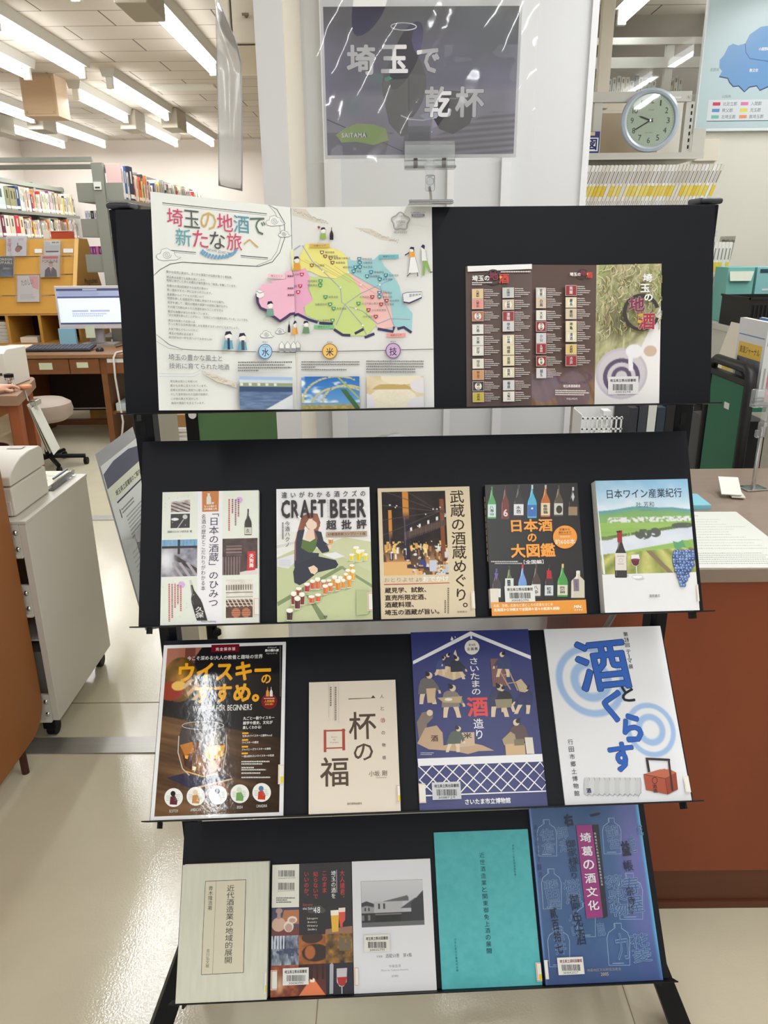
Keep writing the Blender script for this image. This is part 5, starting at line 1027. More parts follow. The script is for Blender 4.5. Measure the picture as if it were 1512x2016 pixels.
a.poly([(240, 740), (470, 760), (600, 690), (720, 860), (740, 1010), (860, 1180), (760, 1290), (540, 1290), (460, 1230), (320, 1150), (200, 1100), (190, 1020), (270, 960), (230, 860)], GRM)
a.poly([(590, 700), (740, 800), (960, 900), (1010, 1210), (870, 1230), (820, 1150), (740, 1010), (700, 860)], SLM)
a.poly([(580, 585), (700, 600), (830, 580), (870, 540), (920, 640), (1000, 720), (1060, 830), (1090, 980), (1180, 1080), (1170, 1240), (1060, 1210), (1010, 1200), (960, 900), (740, 780), (590, 690)], TEM)
for p in ([(62, 1100), (130, 1090), (230, 1140), (310, 1165)], [(325, 1170), (450, 1180)], [(460, 1230), (540, 1282), (610, 1285)], [(650, 1270), (735, 1225)], [(740, 1305), (830, 1270)], [(860, 1225), (1000, 1250), (1010, 1205)], [(1040, 1225), (1100, 1210), (1170, 1260)]): a.line(p, 24, (66, 60, 100))
for p in ([(170, 450), (260, 600), (360, 690), (520, 850), (530, 980), (560, 1000), (700, 900), (870, 820), (1000, 760)], [(560, 1000), (480, 1190)], [(560, 1000), (720, 1190), (760, 1290)], [(880, 820), (920, 960), (1010, 1200)], [(150, 450), (90, 490)], [(860, 1180), (980, 1130), (1160, 1140)], [(860, 1180), (720, 1060), (600, 1020)]): a.line(p, 7, (158, 168, 196))
for i in range(5): a.line([(100 + i * 90, 560 + i * 20), (400 + i * 110, 700 + i * 50)], 2, (180, 160, 120))
def pin(x, y, c, n, lx, rgt=True):
    a.poly([(x - 20, y - 16), (x + 20, y - 16), (x + 16, y + 8), (x, y + 20), (x - 16, y + 8)], c); a.text(str(n), x - 9, y - 9, x + 9, y + 6, (250, 250, 250), 0.03)
    a.text(lx, *( (x + 28, y - 10, x + 28 + len(lx) * 22, y + 10) if rgt else (x - 28 - len(lx) * 22, y - 10, x - 28, y + 10)), (120, 116, 120))
BRN, TEA, GRN, RED, PNK = (146, 104, 40), (40, 130, 150), (70, 150, 90), (160, 50, 60), (206, 60, 96)
for x, y, c, n, s_, r_ in ((348, 515, BRN, 1, '横田酒造', 1), (378, 552, BRN, 2, '権田酒造', 1), (428, 570, BRN, 3, '藤橋藤三郎商店', 1), (445, 612, BRN, 4, '滝澤酒造', 1), (256, 637, BRN, 5, '丸山酒造', 1), (165, 722, PNK, 6, '秩父錦', 0), (150, 830, PNK, 7, '武甲酒造', 0), (132, 886, PNK, 8, '矢尾本店', 0), (692, 577, TEA, 11, '関根酒造', 1), (696, 612, TEA, 12, '川端酒造', 1), (656, 655, TEA, 9, '横田酒造', 0), (698, 652, TEA, 13, '清水酒造', 1), (640, 692, TEA, 10, '釜屋', 1), (800, 700, TEA, 14, '寒梅酒造', 1), (764, 738, TEA, 15, '南陽醸造', 1), (936, 730, TEA, 17, '石井酒造', 1), (880, 767, TEA, 16, '鈴木酒造', 1), (876, 892, TEA, 18, '清龍酒造', 1), (876, 930, TEA, 19, '神亀酒造', 1), (336, 784, GRN, 25, '松岡醸造', 0), (334, 824, GRN, 26, '晴雲酒造', 0), (382, 932, GRN, 27, '麻原酒造', 1), (424, 1000, GRN, 28, '佐藤酒造店', 0), (684, 993, GRN, 29, '小江戸鏡山酒造', 1), (456, 1040, GRN, 30, '長澤酒造', 1), (446, 1150, GRN, 31, '五十嵐酒造', 0), (810, 932, RED, 20, '北西酒造', 0), (942, 966, RED, 21, '鈴木酒造', 1), (892, 1000, RED, 22, '大瀧酒造', 1), (776, 1053, RED, 23, '小山本家酒造', 1), (842, 1114, RED, 24, '内木酒造', 0)): pin(x, y, c, n, s_, bool(r_))
for s_, x0, y0, x1, y1, c in (('北部エリア', 236, 438, 420, 474, (222, 184, 96)), ('東部エリア', 872, 538, 1052, 574, (120, 190, 200)), ('西部エリア', 278, 1192, 458, 1226, (130, 196, 140)), ('南部エリア', 940, 1268, 1114, 1304, (238, 160, 156))): a.rect(x0, y0, x1, y1, c); a.text(s_, x0 + 36, y0 + 9, x1 - 36, y1 - 9, (90, 84, 80), 0.01)
for i in range(13): a.ell(*R4.choice(((520, 845), (560, 1002), (646, 1076), (722, 1196), (880, 820), (980, 1126), (660, 1040), (530, 1098), (360, 694), (706, 820), (835, 1030), (470, 1130), (590, 704))), 9, 9, (244, 244, 244), 8)
little(360, 310, 56, (150, 180, 96)); a.poly([(305, 280), (320, 272), (336, 282), (320, 304)], (150, 90, 80)); bottle(a, 437, 285, 402, 34, (60, 44, 50), (40, 36, 50), None, hi=False, ltop=.6); little(118, 585, 66, (230, 160, 70)); little(98, 1180, 62, (228, 160, 80)); little(205, 1180, 60, (110, 150, 110)); bottle(a, 36 + 30, 1150, 1250, 22, (50, 44, 54), None, None, hi=False)
# two walkers and the train
a.poly([(1160, 560), (1205, 560), (1240, 705), (1140, 712)], (240, 240, 240)); a.line([(1160, 560), (1140, 712), (1240, 705), (1205, 560)], 3, (120, 120, 126)); a.poly([(1150, 510), (1195, 510), (1205, 560), (1155, 565)], (232, 170, 70)); a.ell(1172, 490, 20, 24, (240, 236, 230), 14); a.poly([(1150, 485), (1165, 465), (1195, 470), (1196, 520), (1186, 490)], (54, 50, 86)); a.line([(1150, 520), (1110, 545)], 10, (60, 56, 90)); a.line([(1160, 710), (1130, 742)], 8, (90, 90, 96)); a.line([(1225, 705), (1228, 742)], 8, (90, 90, 96))
a.poly([(1260, 500), (1300, 500), (1315, 595), (1262, 598)], (236, 236, 236)); a.line([(1260, 500), (1262, 598), (1315, 595), (1300, 500)], 3, (110, 110, 120)); a.poly([(1275, 595), (1315, 595), (1350, 700), (1330, 705), (1300, 640), (1290, 735), (1272, 735)], (140, 176, 96)); a.ell(1276, 478, 20, 24, (240, 236, 230), 14); a.poly([(1256, 465), (1275, 442), (1295, 455), (1290, 490)], (54, 50, 86)); a.line([(1340, 705), (1362, 700)], 8, (60, 60, 80))
a.poly([(1088, 905), (1130, 890), (1265, 885), (1262, 935), (1150, 985), (1095, 975)], (232, 232, 234)); a.line([(1088, 905), (1130, 890), (1265, 885), (1262, 935), (1150, 985), (1095, 975), (1088, 905)], 5, (80, 80, 96)); a.line([(1095, 980), (1150, 990), (1264, 938)], 11, (66, 62, 100)); 
for i in range(4): a.poly([(1150 + i * 28, 905 - i), (1172 + i * 28, 903 - i), (1172 + i * 28, 930 - i * 6), (1150 + i * 28, 936 - i * 6)], (170, 176, 186))
# flower badge (square code beside it is left out) and captions
pts = [(1070 + (78 + 9 * math.cos(5 * th)) * math.sin(th + PI), 230 + (78 + 9 * math.cos(5 * th)) * math.cos(th + PI)) for th in np.linspace(0, 2 * PI, 50)]
a.line(pts, 9, (150, 150, 152)); a.line([(1070 + (x - 1070) * .88, 230 + (y - 230) * .88) for x, y in pts], 4, (160, 160, 162)); a.text('SAISAKE', 1028, 220, 1114, 244, (120, 120, 124)); a.text('小都', 1055, 172, 1085, 188, (110, 110, 114)); a.lines(1040, 256, 1104, 286, 3, (160, 160, 162), R4, .5); a.text('埼玉県酒造組合', 1012, 324, 1132, 342, (110, 110, 114))
a.text('各酒蔵情報はこちら', 1164, 138, 1300, 152, (110, 110, 130)); a.rect(1172, 160, 1292, 182, (110, 112, 136)); a.text('埼玉県酒造組合', 1182, 164, 1282, 178, (236, 236, 240))
for x, y in ((30, 1340), (72, 1340), (128, 1340)): a.poly([(x - 20, y + 32), (x, y), (x + 24, y + 32), (x + 24, y + 92), (x - 20, y + 92)], (236, 236, 234)) if x > 66 else None
for x, y in ((72, 1340), (128, 1340)): a.line([(x - 20, y + 92), (x - 20, y + 32), (x, y), (x + 24, y + 32), (x + 24, y + 92)], 3, (84, 84, 96)); a.rect(x - 18, y + 62, x + 22, y + 90, (150, 152, 158))
a.line([(70, 1436), (360, 1438)], 6, (84, 84, 92)); a.line([(492, 1436), (940, 1426)], 6, (84, 84, 92)); a.line([(1062, 1422), (1366, 1416)], 6, (84, 84, 92))
for cx, cy, ch, c, rim in ((422, 1435, '米', (240, 200, 110), (170, 120, 60)), (1000, 1430, '技', (206, 176, 214), (120, 90, 130))): a.ell(cx, cy, 70, 72, rim, 36); a.ell(cx, cy, 62, 64, c, 36); a.text(ch, cx - 34, cy - 32, cx + 34, cy + 44, (66, 46, 80), 0.012); a.text('埼玉の', cx - 26, cy - 92, cx + 26, cy - 76, TX)
a.lines(165, 1526, 692, 1622, 4, (124, 124, 126), R4, .55, [1, 1, .24, .78]); a.lines(755, 1520, 1278, 1642, 5, (124, 124, 126), R4, .55, [1, 1, 1, .85, .86])
def ph_rice(u, v):
    im = mix((46, 110, 190), (120, 176, 226), v); cl = np.clip((fbm(u, v, 4, 5, 131) - .52) * 6, 0, 1) * (v < .8); im = im * (1 - cl[..., None]) + cl[..., None] * np.array((240, 244, 248)); g = np.clip((v - .80) * 8, 0, 1); im = im * (1 - g[..., None]) + g[..., None] * mix((150, 130, 60), (216, 200, 130), fbm(u, v, 24, 16, 132))
    for (c, r) in (((.62, .75), .60), ((.78, .80), .42), ((.70, 1.0), .55)): d = np.sqrt((u - c[0]) ** 2 + ((v - c[1]) * .8) ** 2); im = put(im, (206, 196, 140), (np.abs(d - r) < .022) * (u < c[0] + .3) * (v < .8) * (fbm(u, v, 40, 40, 133) > .35))
    im = put(im, (70, 110, 70), (np.abs(u - .74 - (v - .45) * .42) < .05) * (v > .4)); return put(im, (170, 180, 96), (np.abs(u - .62 - (v) * .55) < .02))
a.photo(0, 0, 0, 0, ph_rice, 56, 40, quad=[(164, 1668), (692, 1666), (696, 1962), (172, 1968)])
def ph_pile(u, v): im = mix((206, 184, 140), (234, 222, 196), fbm(u, v, 5, 5, 141)); im = put(im, (238, 232, 214), inell(u, v, .46, .75, .42, .42) * (.6 + .4 * fbm(u, v, 30, 30, 142))); im = put(im, (196, 168, 110), (v > .26) * (v < .42) * inell(u, v, .45, .6, .4, .4)); im = put(im, (236, 226, 200), inell(u, v, .6, .05, .35, .22)); return put(im, (226, 222, 228), inell(u, v, .98, .3, .22, .24) + inell(u, v, .95, .95, .25, .3) + inell(u, v, .0, .9, .14, .35))
a.photo(0, 0, 0, 0, ph_pile, 56, 40, quad=[(756, 1664), (1278, 1660), (1280, 1950), (760, 1958)])
a.build('page', fo, PRINT)

# ---------------------------------------------------------------- top tier: folded brown leaflet
tw, th_ = 0.2915, 0.2055
tf = thing('leaflet', 'brown three fold sake label leaflet with a rice photo on its right third', 'leaflet', M=M0 @ Matrix.Translation((0.067, 0.0, 0.001)))
QT = [(64, 95), (1470, 70), (1457, 1083), (65, 1118)]
F1, F2 = 0.333 * tw, 0.667 * tw
def warp_t(u, v, z):
    zz = 0.010 * (1 - abs(u - F1) / F1) if u < 2 * F1 else 0.004 * (u - 2 * F1) / F1
    zz = 0.007 * u / F1 if u < F1 else 0.007 * (1 - (u - F1) / F1) if u < F2 else 0.005 * (u - F2) / F1
    return (u, v, zz + z)
a = Art(QT, tw, th_, 3e-4, warp_t)
BN = (92, 68, 62)
a.photo(0, 0, 0, 0, lambda u, v: mix((82, 60, 55), (98, 75, 68), fbm(u, v, 6, 3, 151)), 6, 8, quad=[(64, 95), (537, 78), (530, 1106), (65, 1118)])
def ph_mid(u, v):
    im = mix((88, 66, 60), (88, 66, 60), v); g = np.clip((v - .70) * 5, 0, 1); im = im * (1 - g[..., None]) + g[..., None] * mix((96, 66, 50), (186, 146, 110), fbm(u + v, v - u, 3, 26, 152)); im = put(im, (120, 98, 110), inell(u, v, .65, .92, .27, .16) * .8); im = put(im, (90, 72, 86), (np.abs(((u - .65) / .28) ** 2 + ((v - .80) / .05) ** 2 - 1) < .22)); im = put(im, (120, 104, 120), inell(u, v, .18, .86, .24, .12) * .8); return im
a.photo(0, 0, 0, 0, ph_mid, 30, 40, quad=[(537, 78), (1010, 72), (996, 1096), (530, 1106)])
def ph_riceear(u, v):
    n1 = fbm(u + v * .25, v - u * .5, 26, 9, 161); n2 = fbm(u - v * .3, v + u * .4, 9, 26, 165); im = mix((136, 134, 88), (214, 208, 168), np.maximum(n1, n2) * 1.6 - .5); im = put(im, (150, 170, 90), (fbm(u, v, 3, 4, 168) > .62) * .5); im = put(im, (86, 76, 60), soft(u, v, .3, .42, .2, .12) * .6)
    wht = np.clip((v - .56 + (u - .5) * .25 - (fbm(u, v, 3, 3, 169) - .5) * .1) * 8, 0, 1) * 1.0; im = im * (1 - wht[..., None]) + wht[..., None] * mix((226, 222, 220), (238, 236, 236), u); im = put(im, (236, 234, 236), (u > .55) * (v > .30 + (1 - u) * 1.0) * (v < .62)); im = put(im, (206, 180, 160), inell(u, v, .85, .62, .1, .04))
    for r, c in ((.40, (196, 188, 200)), (.36, (206, 200, 206)), (.285, (88, 78, 104)), (.22, (206, 200, 206)), (.155, (96, 84, 110)), (.09, (206, 202, 206))): im = put(im, c, inell(u, v, .41, .78 + (.0 if r > .3 else .02), r, r * .46))
    im = put(im, (236, 236, 240), inell(u, v, .60, .62, .13, .05) + (np.abs(u - .54 - (v - .6) * .1) < .035) * (v > .62) * (v < .76)); return im
a.photo(0, 0, 0, 0, ph_riceear, 64, 84, quad=[(1010, 72), (1470, 70), (1457, 1083), (996, 1096)])
rs_ = random.Random(33)
for i in range(520):
    x, y = rs_.uniform(1015, 1465), rs_.uniform(74, 640); an = rs_.choice((0.9, 1.2, 2.0, 2.3, 0.6, 1.6)) + rs_.uniform(-.25, .25); L = rs_.uniform(25, 75)
    if y > 520 and x > 1300: continue
    if y + L > 640 - (x - 1010) * .2: continue
    a.line([(x, y), (min(1466, x + L * math.cos(an) * .5), y + L * math.sin(an) * .5), (min(1466, max(1014, x + L * math.cos(an + .3))), y + L * math.sin(an + .3))], rs_.uniform(3, 7), rs_.choice([(214, 206, 168), (226, 218, 184), (196, 188, 144), (160, 160, 100), (222, 214, 180), (130, 140, 80), (120, 112, 76), (196, 170, 130), (150, 176, 100)]))
a.poly([(74, 98), (530, 82), (530, 122), (76, 138)], (238, 238, 240))
def logo(x0, y0, k, ymo=0):
    a.ring(x0 + 150 * k, y0 + 30 * k, 52 * k, 50 * k, 12 * k, (56, 40, 42)); a.text('埼玉の', x0, y0 + 16 * k, x0 + 125 * k, y0 + 58 * k, (240, 238, 236), 0.03); a.text('地', x0 + 120 * k, y0 - 10 * k, x0 + 185 * k, y0 + 50 * k, (130, 40, 72), 0.03); a.text('酒', x0 + 190 * k, y0 + 6 * k, x0 + 262 * k, y0 + 76 * k, (206, 60, 44), 0.03); a.poly([(x0 + 196 * k, y0 + 20 * k), (x0 + 214 * k, y0 + 28 * k), (x0 + 200 * k, y0 + 48 * k)], (230, 180, 60))
logo(106, 148, 1.0); logo(806, 130, .64); a.lines(106, 213, 250, 240, 2, (226, 222, 220), R4, .6, [1, .5]); a.lines(310, 136, 520, 148, 1, (226, 222, 220), R4, .8, [1])
names = ['九重桜', '九重正宗', '若乃菜', '万寿', '文楽', '武甲', '旭正宗', '都の金士', '鏡山', '世界長', '花陽浴', '武蔵鶴', '清龍', '帝松', '日本橋', '晴雲', '釜屋', '直実', '菊泉', '天覧山', '琵琶', '白扇', '大吉', '秩父錦', '小山', '久保田', '彩来', '越生', '両関', '慶長', '豊明', '神亀', '清酒', '武蔵野', '大江戸']
cols = [(226, 196, 146), (226, 150, 140), (186, 110, 84), (226, 224, 220), (224, 222, 218), (224, 222, 216), (226, 222, 210), (206, 150, 100), (60, 52, 56), (196, 176, 60)]
cells = [(104, y, 82, 64) for y in (262, 336, 424, 518, 600, 674, 768, 850, 932, 1012)] + [(320, y, 82, 66) for y in (258, 344, 428, 500, 598, 670, 748, 834, 926, 1008)] + [(556, y, 74, 66) for y in (262, 336, 424, 504, 588, 664, 754, 840)] + [(770, y, 82, 68) for y in (244, 330, 412, 500, 576, 668, 750)]
ci = 0
for (x, y, ww, hh) in cells:
    y = y - (x - 104) * .012
    c = cols[ci % 10] if ci < 10 else R4.choice([(226, 222, 214), (214, 196, 170), (150, 40, 48), (226, 216, 180), (196, 200, 196), (220, 190, 120), (206, 206, 210)])
    a.rect(x, y, x + ww, y + hh + 8, (206, 198, 188)); a.rect(x + 3, y + 3, x + ww - 3, y + hh + 5, c); dk = sum(c) < 260
    if ci % 3 == 2: a.ell(x + ww / 2, y + hh / 2 + 4, ww * .3, hh * .42, (236, 230, 220), 16); dk = False
    a.text(names[ci % len(names)], x + ww * .36, y + 10, x + ww * .64, y + hh - 4, (226, 222, 220) if dk else (46, 40, 44), 0.02, vert=True)
    a.rect(x + ww + 5, y + 2, x + ww + 14, y + 14, (206, 50, 46)); a.lines(x + ww + 6, y + 4, x + ww + (112 if x < 700 else 100), y + hh + 8, 5, (206, 200, 196), R4, .5, [.55, .6, 1, .9, .4]); ci += 1
a.text('埼玉県酒造組合', 752, 952, 878, 974, (240, 236, 232), 0.02); a.lines(694, 992, 942, 1036, 3, (226, 220, 216), R4, .6, [.9, 1, .85]); a.text('平成24年10月', 775, 1048, 855, 1064, (230, 226, 222))
a.ring(1312, 430, 118, 122, 26, (52, 44, 42), a0=2.2, a1=6.0); a.ring(1312, 430, 118, 122, 22, (52, 44, 42), a0=0.3, a1=2.4); a.line([(1250, 330), (1310, 312)], 10, (52, 44, 42))
a.text('埼', 1322, 150, 1388, 212, (244, 242, 240), 0.03, outline=((90, 84, 70), 0.02)); a.text('玉', 1305, 224, 1372, 284, (244, 242, 240), 0.03, outline=((90, 84, 70), 0.02)); a.text('の', 1332, 296, 1392, 348, (244, 242, 240), 0.03, outline=((90, 84, 70), 0.02))
a.text('地', 1222, 315, 1335, 425, (130, 30, 76), 0.03, outline=((236, 230, 226), 0.012)); a.text('酒', 1290, 432, 1408, 552, (170, 36, 60), 0.03, outline=((236, 230, 226), 0.012)); a.ell(1308, 450, 20, 12, (206, 160, 50), 10); a.ell(1300, 495, 16, 12, (206, 170, 60), 10)
a.build('sheet', tf, PRINT_SEMI)
s2 = Art(QT, tw, th_, 0.0012, warp_t); x0, y0, x1, y1 = 1092, 888, 1308, 1018
s2.rect(x0, y0, x1, y1, (224, 222, 224)); s2.text(LIBK, 1106, 906, 1290, 928, (50, 50, 52), 0.022); barcode(s2, 1126, 944, 1270, 990, seed=8); s2.text('301031298', 1145, 994, 1252, 1008, (60, 60, 60)); s2.build('barcode_label', tf)

# ---------------------------------------------------------------- laminated sign on its clip stand
def film_mat(name, a_, tint=(1, 1, 1), rough=0.06, gl=0.10):
    m = bpy.data.materials.new(name); m.use_nodes = True; nt = m.node_tree; nt.nodes.remove(nt.nodes['Principled BSDF']); o = nt.nodes['Material Output']
    t = nt.nodes.new('ShaderNodeBsdfTransparent'); t.inputs[0].default_value = tuple(tint) + (1,); d = nt.nodes.new('ShaderNodeBsdfDiffuse'); d.inputs[0].default_value = (0.9, 0.91, 0.92, 1)
    g = nt.nodes.new('ShaderNodeBsdfGlossy'); g.inputs['Roughness'].default_value = rough; m1 = nt.nodes.new('ShaderNodeMixShader'); m1.inputs[0].default_value = a_; m2 = nt.nodes.new('ShaderNodeMixShader')
    f = nt.nodes.new('ShaderNodeFresnel'); f.inputs[0].default_value = 1.45
    tc = nt.nodes.new('ShaderNodeTexCoord'); n = nt.nodes.new('ShaderNodeTexNoise'); n.inputs['Scale'].default_value = 14; bp = nt.nodes.new('ShaderNodeBump'); bp.inputs['Strength'].default_value = gl; bp.inputs['Distance'].default_value = 0.02
    nt.links.new(tc.outputs['Object'], n.inputs[0]); nt.links.new(n.outputs['Fac'], bp.inputs['Height']); nt.links.new(bp.outputs[0], g.inputs['Normal'])
    nt.links.new(t.outputs[0], m1.inputs[1]); nt.links.new(d.outputs[0], m1.inputs[2]); nt.links.new(f.outputs[0], m2.inputs[0]); nt.links.new(m1.outputs[0], m2.inputs[1]); nt.links.new(g.outputs[0], m2.inputs[2]); nt.links.new(m2.outputs[0], o.inputs[0]); return m
FILM = film_mat('laminate_film', 0.10)
ACRYL = film_mat('clear_plastic', 0.16, (0.96, 0.97, 0.97), 0.05, 0.02)
CHROME = mat('chrome', (206, 208, 210), 0.14, metal=1.0)
QS = [(128, 48), (1303, 22), (1265, 915), (157, 930)]
SW, SH_ = 0.284, 0.195
sg = thing('laminated_sign', 'laminated sign with dark sake flask picture and white writing, clipped above the stand', 'sign', M=Matrix.Translation((-0.0805, 1.282, 1.629)) @ Matrix.Rotation(math.radians(90 - 0.3), 4, 'X'))
sg.matrix_basis = Matrix.Translation((-0.0805, 1.279, 1.629)) @ Matrix.Rotation(math.radians(1.0), 4, 'Z') @ Matrix.Rotation(math.radians(89.6), 4, 'X')
MB().box(-0.004, -0.005, -0.0006, SW + 0.004, SH_ + 0.012, 0.0).build('paper', mat('white_paper', (236, 236, 238), 0.6), sg, world=False)
a = Art(QS, SW, SH_, 1e-4)
def ph_sign(u, v):
    im = mix((50, 48, 72), (126, 122, 160), fbm(u, v, 3, 4, 171) * .7 + .7 * v); im = im * (1 - np.clip(.25 - v, 0, .25)[..., None] * 1.8)
    tb = np.clip((v - .52 + (u - .5) * .06) * 14, 0, 1); tab = mix((128, 122, 146), (160, 154, 172), fbm(u, v, 5, 3, 172)); im = im * (1 - tb[..., None]) + tb[..., None] * tab
    rg_ = (u > .55) * (v > .70) * (v > 1.02 - (u - .3) * .55); im = im * (1 - rg_[..., None]) + rg_[..., None] * mix((98, 92, 108), (150, 144, 158), .5 + .5 * np.sin((v * 1.0 + u * .1) * 150)); im = put(im, (108, 104, 122), (v > .84) * (u < .55) * (fbm(u, v, 8, 8, 176) > .4)); im = put(im, (150, 150, 166), (u > .62) * (v > .25) * (v < .5) * (fbm(u, v, 4, 4, 173) > .5) * .5); im = put(im, (64, 84, 98), soft(u, v, .84, .12, .14, .25) * .6)
    im = put(im, (84, 130, 130), soft(u, v, .30, .47, .10, .05) * .7 + soft(u, v, .14, .66, .06, .08) * .4)
    return put(im, (58, 56, 64), (np.abs(u - .48) < .07) * (v > .8) * .5)
    fl_w = np.where(v < .16, .075, np.where(v < .26, .055, np.where(v < .5, .055 + (v - .26) / .24 * .062, np.where(v < .66, .117 - (v - .5) * .06, .107 - (v - .66) * .28))))
    fk = (np.abs(u - .405) < fl_w) * (v > .13) * (v < .80); im = put(im, (58, 54, 60), fk); im = put(im, (82, 80, 86), fk * (u > .31) * (u < .43) * (v > .48)); im = put(im, (46, 44, 50), inell(u, v, .68, .80, .11, .10) + inell(u, v, .66, .66, .10, .07)); return put(im, (58, 56, 64), (np.abs(u - .48) < .07) * (v > .8) * .5)
a.photo(0, 0, 0, 0, ph_sign, 110, 84, quad=QS)
FK = [(548, 178), (664, 176), (652, 240), (668, 300), (712, 370), (740, 450), (742, 520), (722, 600), (690, 660), (660, 700), (570, 706), (520, 650), (486, 580), (476, 510), (488, 440), (530, 360), (560, 290), (562, 240)]
a.poly(FK, (62, 60, 68)); a.poly([(640, 440), (740, 450), (742, 520), (722, 600), (690, 660), (645, 690)], (76, 74, 82)); a.poly([(486, 480), (630, 470), (634, 800), (590, 815), (520, 740), (490, 600), (476, 520)], (88, 88, 92)); a.poly([(490, 470), (520, 455), (540, 470), (500, 490)], (60, 150, 130))
a.poly([(770, 560), (1010, 560), (1040, 640), (1000, 740), (900, 800), (820, 770), (770, 680)], (52, 50, 58)); a.ell(890, 572, 118, 34, (66, 64, 74), 24)
a.ring(606, 158, 76, 22, 5, (214, 214, 218)); a.ring(900, 560, 105, 26, 6, (130, 132, 150)); a.line([(590, 690), (640, 712), (720, 718), (800, 700), (822, 672)], 7, (206, 208, 220)); a.poly([(700, 690), (770, 665), (826, 668), (800, 700), (740, 712)], (170, 172, 196))
WT = (228, 226, 232); OL = ((64, 60, 70), 0.02)
for ch, x0, y0, x1, y1 in (('埼', 268, 270, 440, 452), ('玉', 470, 268, 632, 438), ('で', 684, 286, 820, 436), ('乾', 730, 514, 892, 700), ('杯', 914, 512, 1088, 698)): a.text(ch, x0, y0, x1, y1, WT, 0.032, outline=OL)
a.poly([(205, 810), (260, 770), (330, 740), (430, 745), (500, 770), (518, 840), (480, 850), (430, 868), (330, 850), (240, 855)], (150, 178, 84)); a.text('SAITAMA', 240, 796, 384, 824, (240, 240, 240), 0.04, outline=((70, 76, 60), 0.02))
a.text('©埼玉県', 580, 886, 606, 900, (70, 70, 76)) if False else None
a.line([(152, 718), (262, 765)], 5, (50, 50, 60)); a.line([(480, 850), (600, 905)], 4, (60, 60, 70))
a.build('print', sg, PRINT_SEMI)
def film(u, v): return (-0.028 + u * (SW + 0.056), -0.011 + v * (SH_ + 0.045), 0.004 + 0.004 * math.sin(u * 7 + v * 3) * (0.3 + v) + 0.002 * math.sin(u * 23 - v * 9))
fm = MB().grid(film, 40, 30).build('film', FILM, sg, world=False, smooth=True)
cs = thing('sign_clip_stand', 'clear plastic sign clip on a chrome clamp gripping the top edge of the stand', 'sign clip', (0.073, 1.235, 1.553))
MB().box(0.040, 1.170, 1.5545, 0.104, 1.232, 1.5565).box(0.040, 1.176, 1.5565, 0.104, 1.181, 1.560).build('clamp', CHROME, cs, bevel=0.001)
MB().tube([(0.074, 1.222, 1.5565), (0.074, 1.224, 1.568), (0.072, 1.228, 1.580)], 0.0022).build('rod', CHROME, cs, smooth=True)
MB().box(0.066, 1.222, 1.574, 0.080, 1.234, 1.596).cyl((0.073, 1.219, 1.588), (0.073, 1.237, 1.588), 0.006).build('joint', ACRYL, cs, bevel=0.002)
MB().prism([(0.063, 1.612), (0.083, 1.612), (0.078, 1.594), (0.068, 1.594)], 'y', 1.226, 1.231).build('neck', ACRYL, cs)
MB().box(0.036, 1.262, 1.606, 0.112, 1.266, 1.646).box(0.036, 1.236, 1.606, 0.112, 1.262, 1.610).box(0.036, 1.2555, 1.618, 0.112, 1.2575, 1.640).build('jaw', ACRYL, cs, bevel=0.001)
for x in (0.052, 0.094): MB().box(x - 0.003, 1.236, 1.607, x + 0.003, 1.244, 1.620).build('spring', mat('spring_steel', (90, 84, 78), 0.3, metal=1), cs, bevel=0.001); MB().cyl((x - 0.016, 1.240, 1.612), (x + 0.016, 1.240, 1.612), 0.006, n=12).build('hinge', ACRYL, cs)

# ---------------------------------------------------------------- acrylic leaflet pocket on the side of the stand
hA, hB, hC = Vector((-0.4839, 1.2519, 1.1718)), Vector((-0.4884, 1.4668, 1.1689)), Vector((-0.4355, 1.2484, 0.8454))
hx = (hB - hA).normalized(); hy = (hA - hC).normalized(); hz = hx.cross(hy).normalized()
HW, HH = (hB - hA).length, (hA - hC).length
Mh = Matrix((hx, hy, hz)).transposed().to_4x4(); Mh.translation = hC
PKT = film_mat('pocket_plastic', 0.42, (0.97, 0.97, 0.97), 0.12, 0.02)
ah = thing('leaflet_holder', 'clear acrylic leaflet pocket hanging on the left side of the black stand', 'leaflet holder', M=Mh)
MB().box(-0.004, -0.004, -0.0016, HW, HH, -0.0006).build('back_plate', PKT, ah, world=False, bevel=0.001)
MB().box(-0.004, -0.004, 0.026, HW, HH * .52, 0.028).build('front_plate', ACRYL, ah, world=False, bevel=0.0006)
MB().box(-0.004, -0.004, -0.001, -0.001, HH * .52, 0.026).box(-0.001, -0.004, -0.001, HW, -0.001, 0.026).build('pocket_side', ACRYL, ah, world=False)
MB().box(-0.004, HH * .50, 0.028, HW, HH * .56, 0.032).build('label_strip', film_mat('frosted_strip', 0.45), ah, world=False)
lp = thing('leaflet', 'white printed notice with a grey bar in the acrylic pocket left of the stand', 'leaflet', M=Mh @ Matrix.Translation((0.0, 0.0, 0.0)))
MB().box(0, 0, 0, HW - 0.003, HH * .93, 0.0012).build('sheets', mat('white_paper', (236, 236, 238), 0.6), lp, world=False)
QP = [(0, 0), (210, 0), (210, 297), (0, 297)]
a = Art(QP, HW - 0.003, HH * .93, 0.0013); a.fill((228, 230, 224)); a.poly([(0, 14), (0, 40), (210, 40), (210, 14), (150, 6), (60, 6)], (98, 100, 116)); a.rect(0, 40, 210, 66, (228, 230, 206))
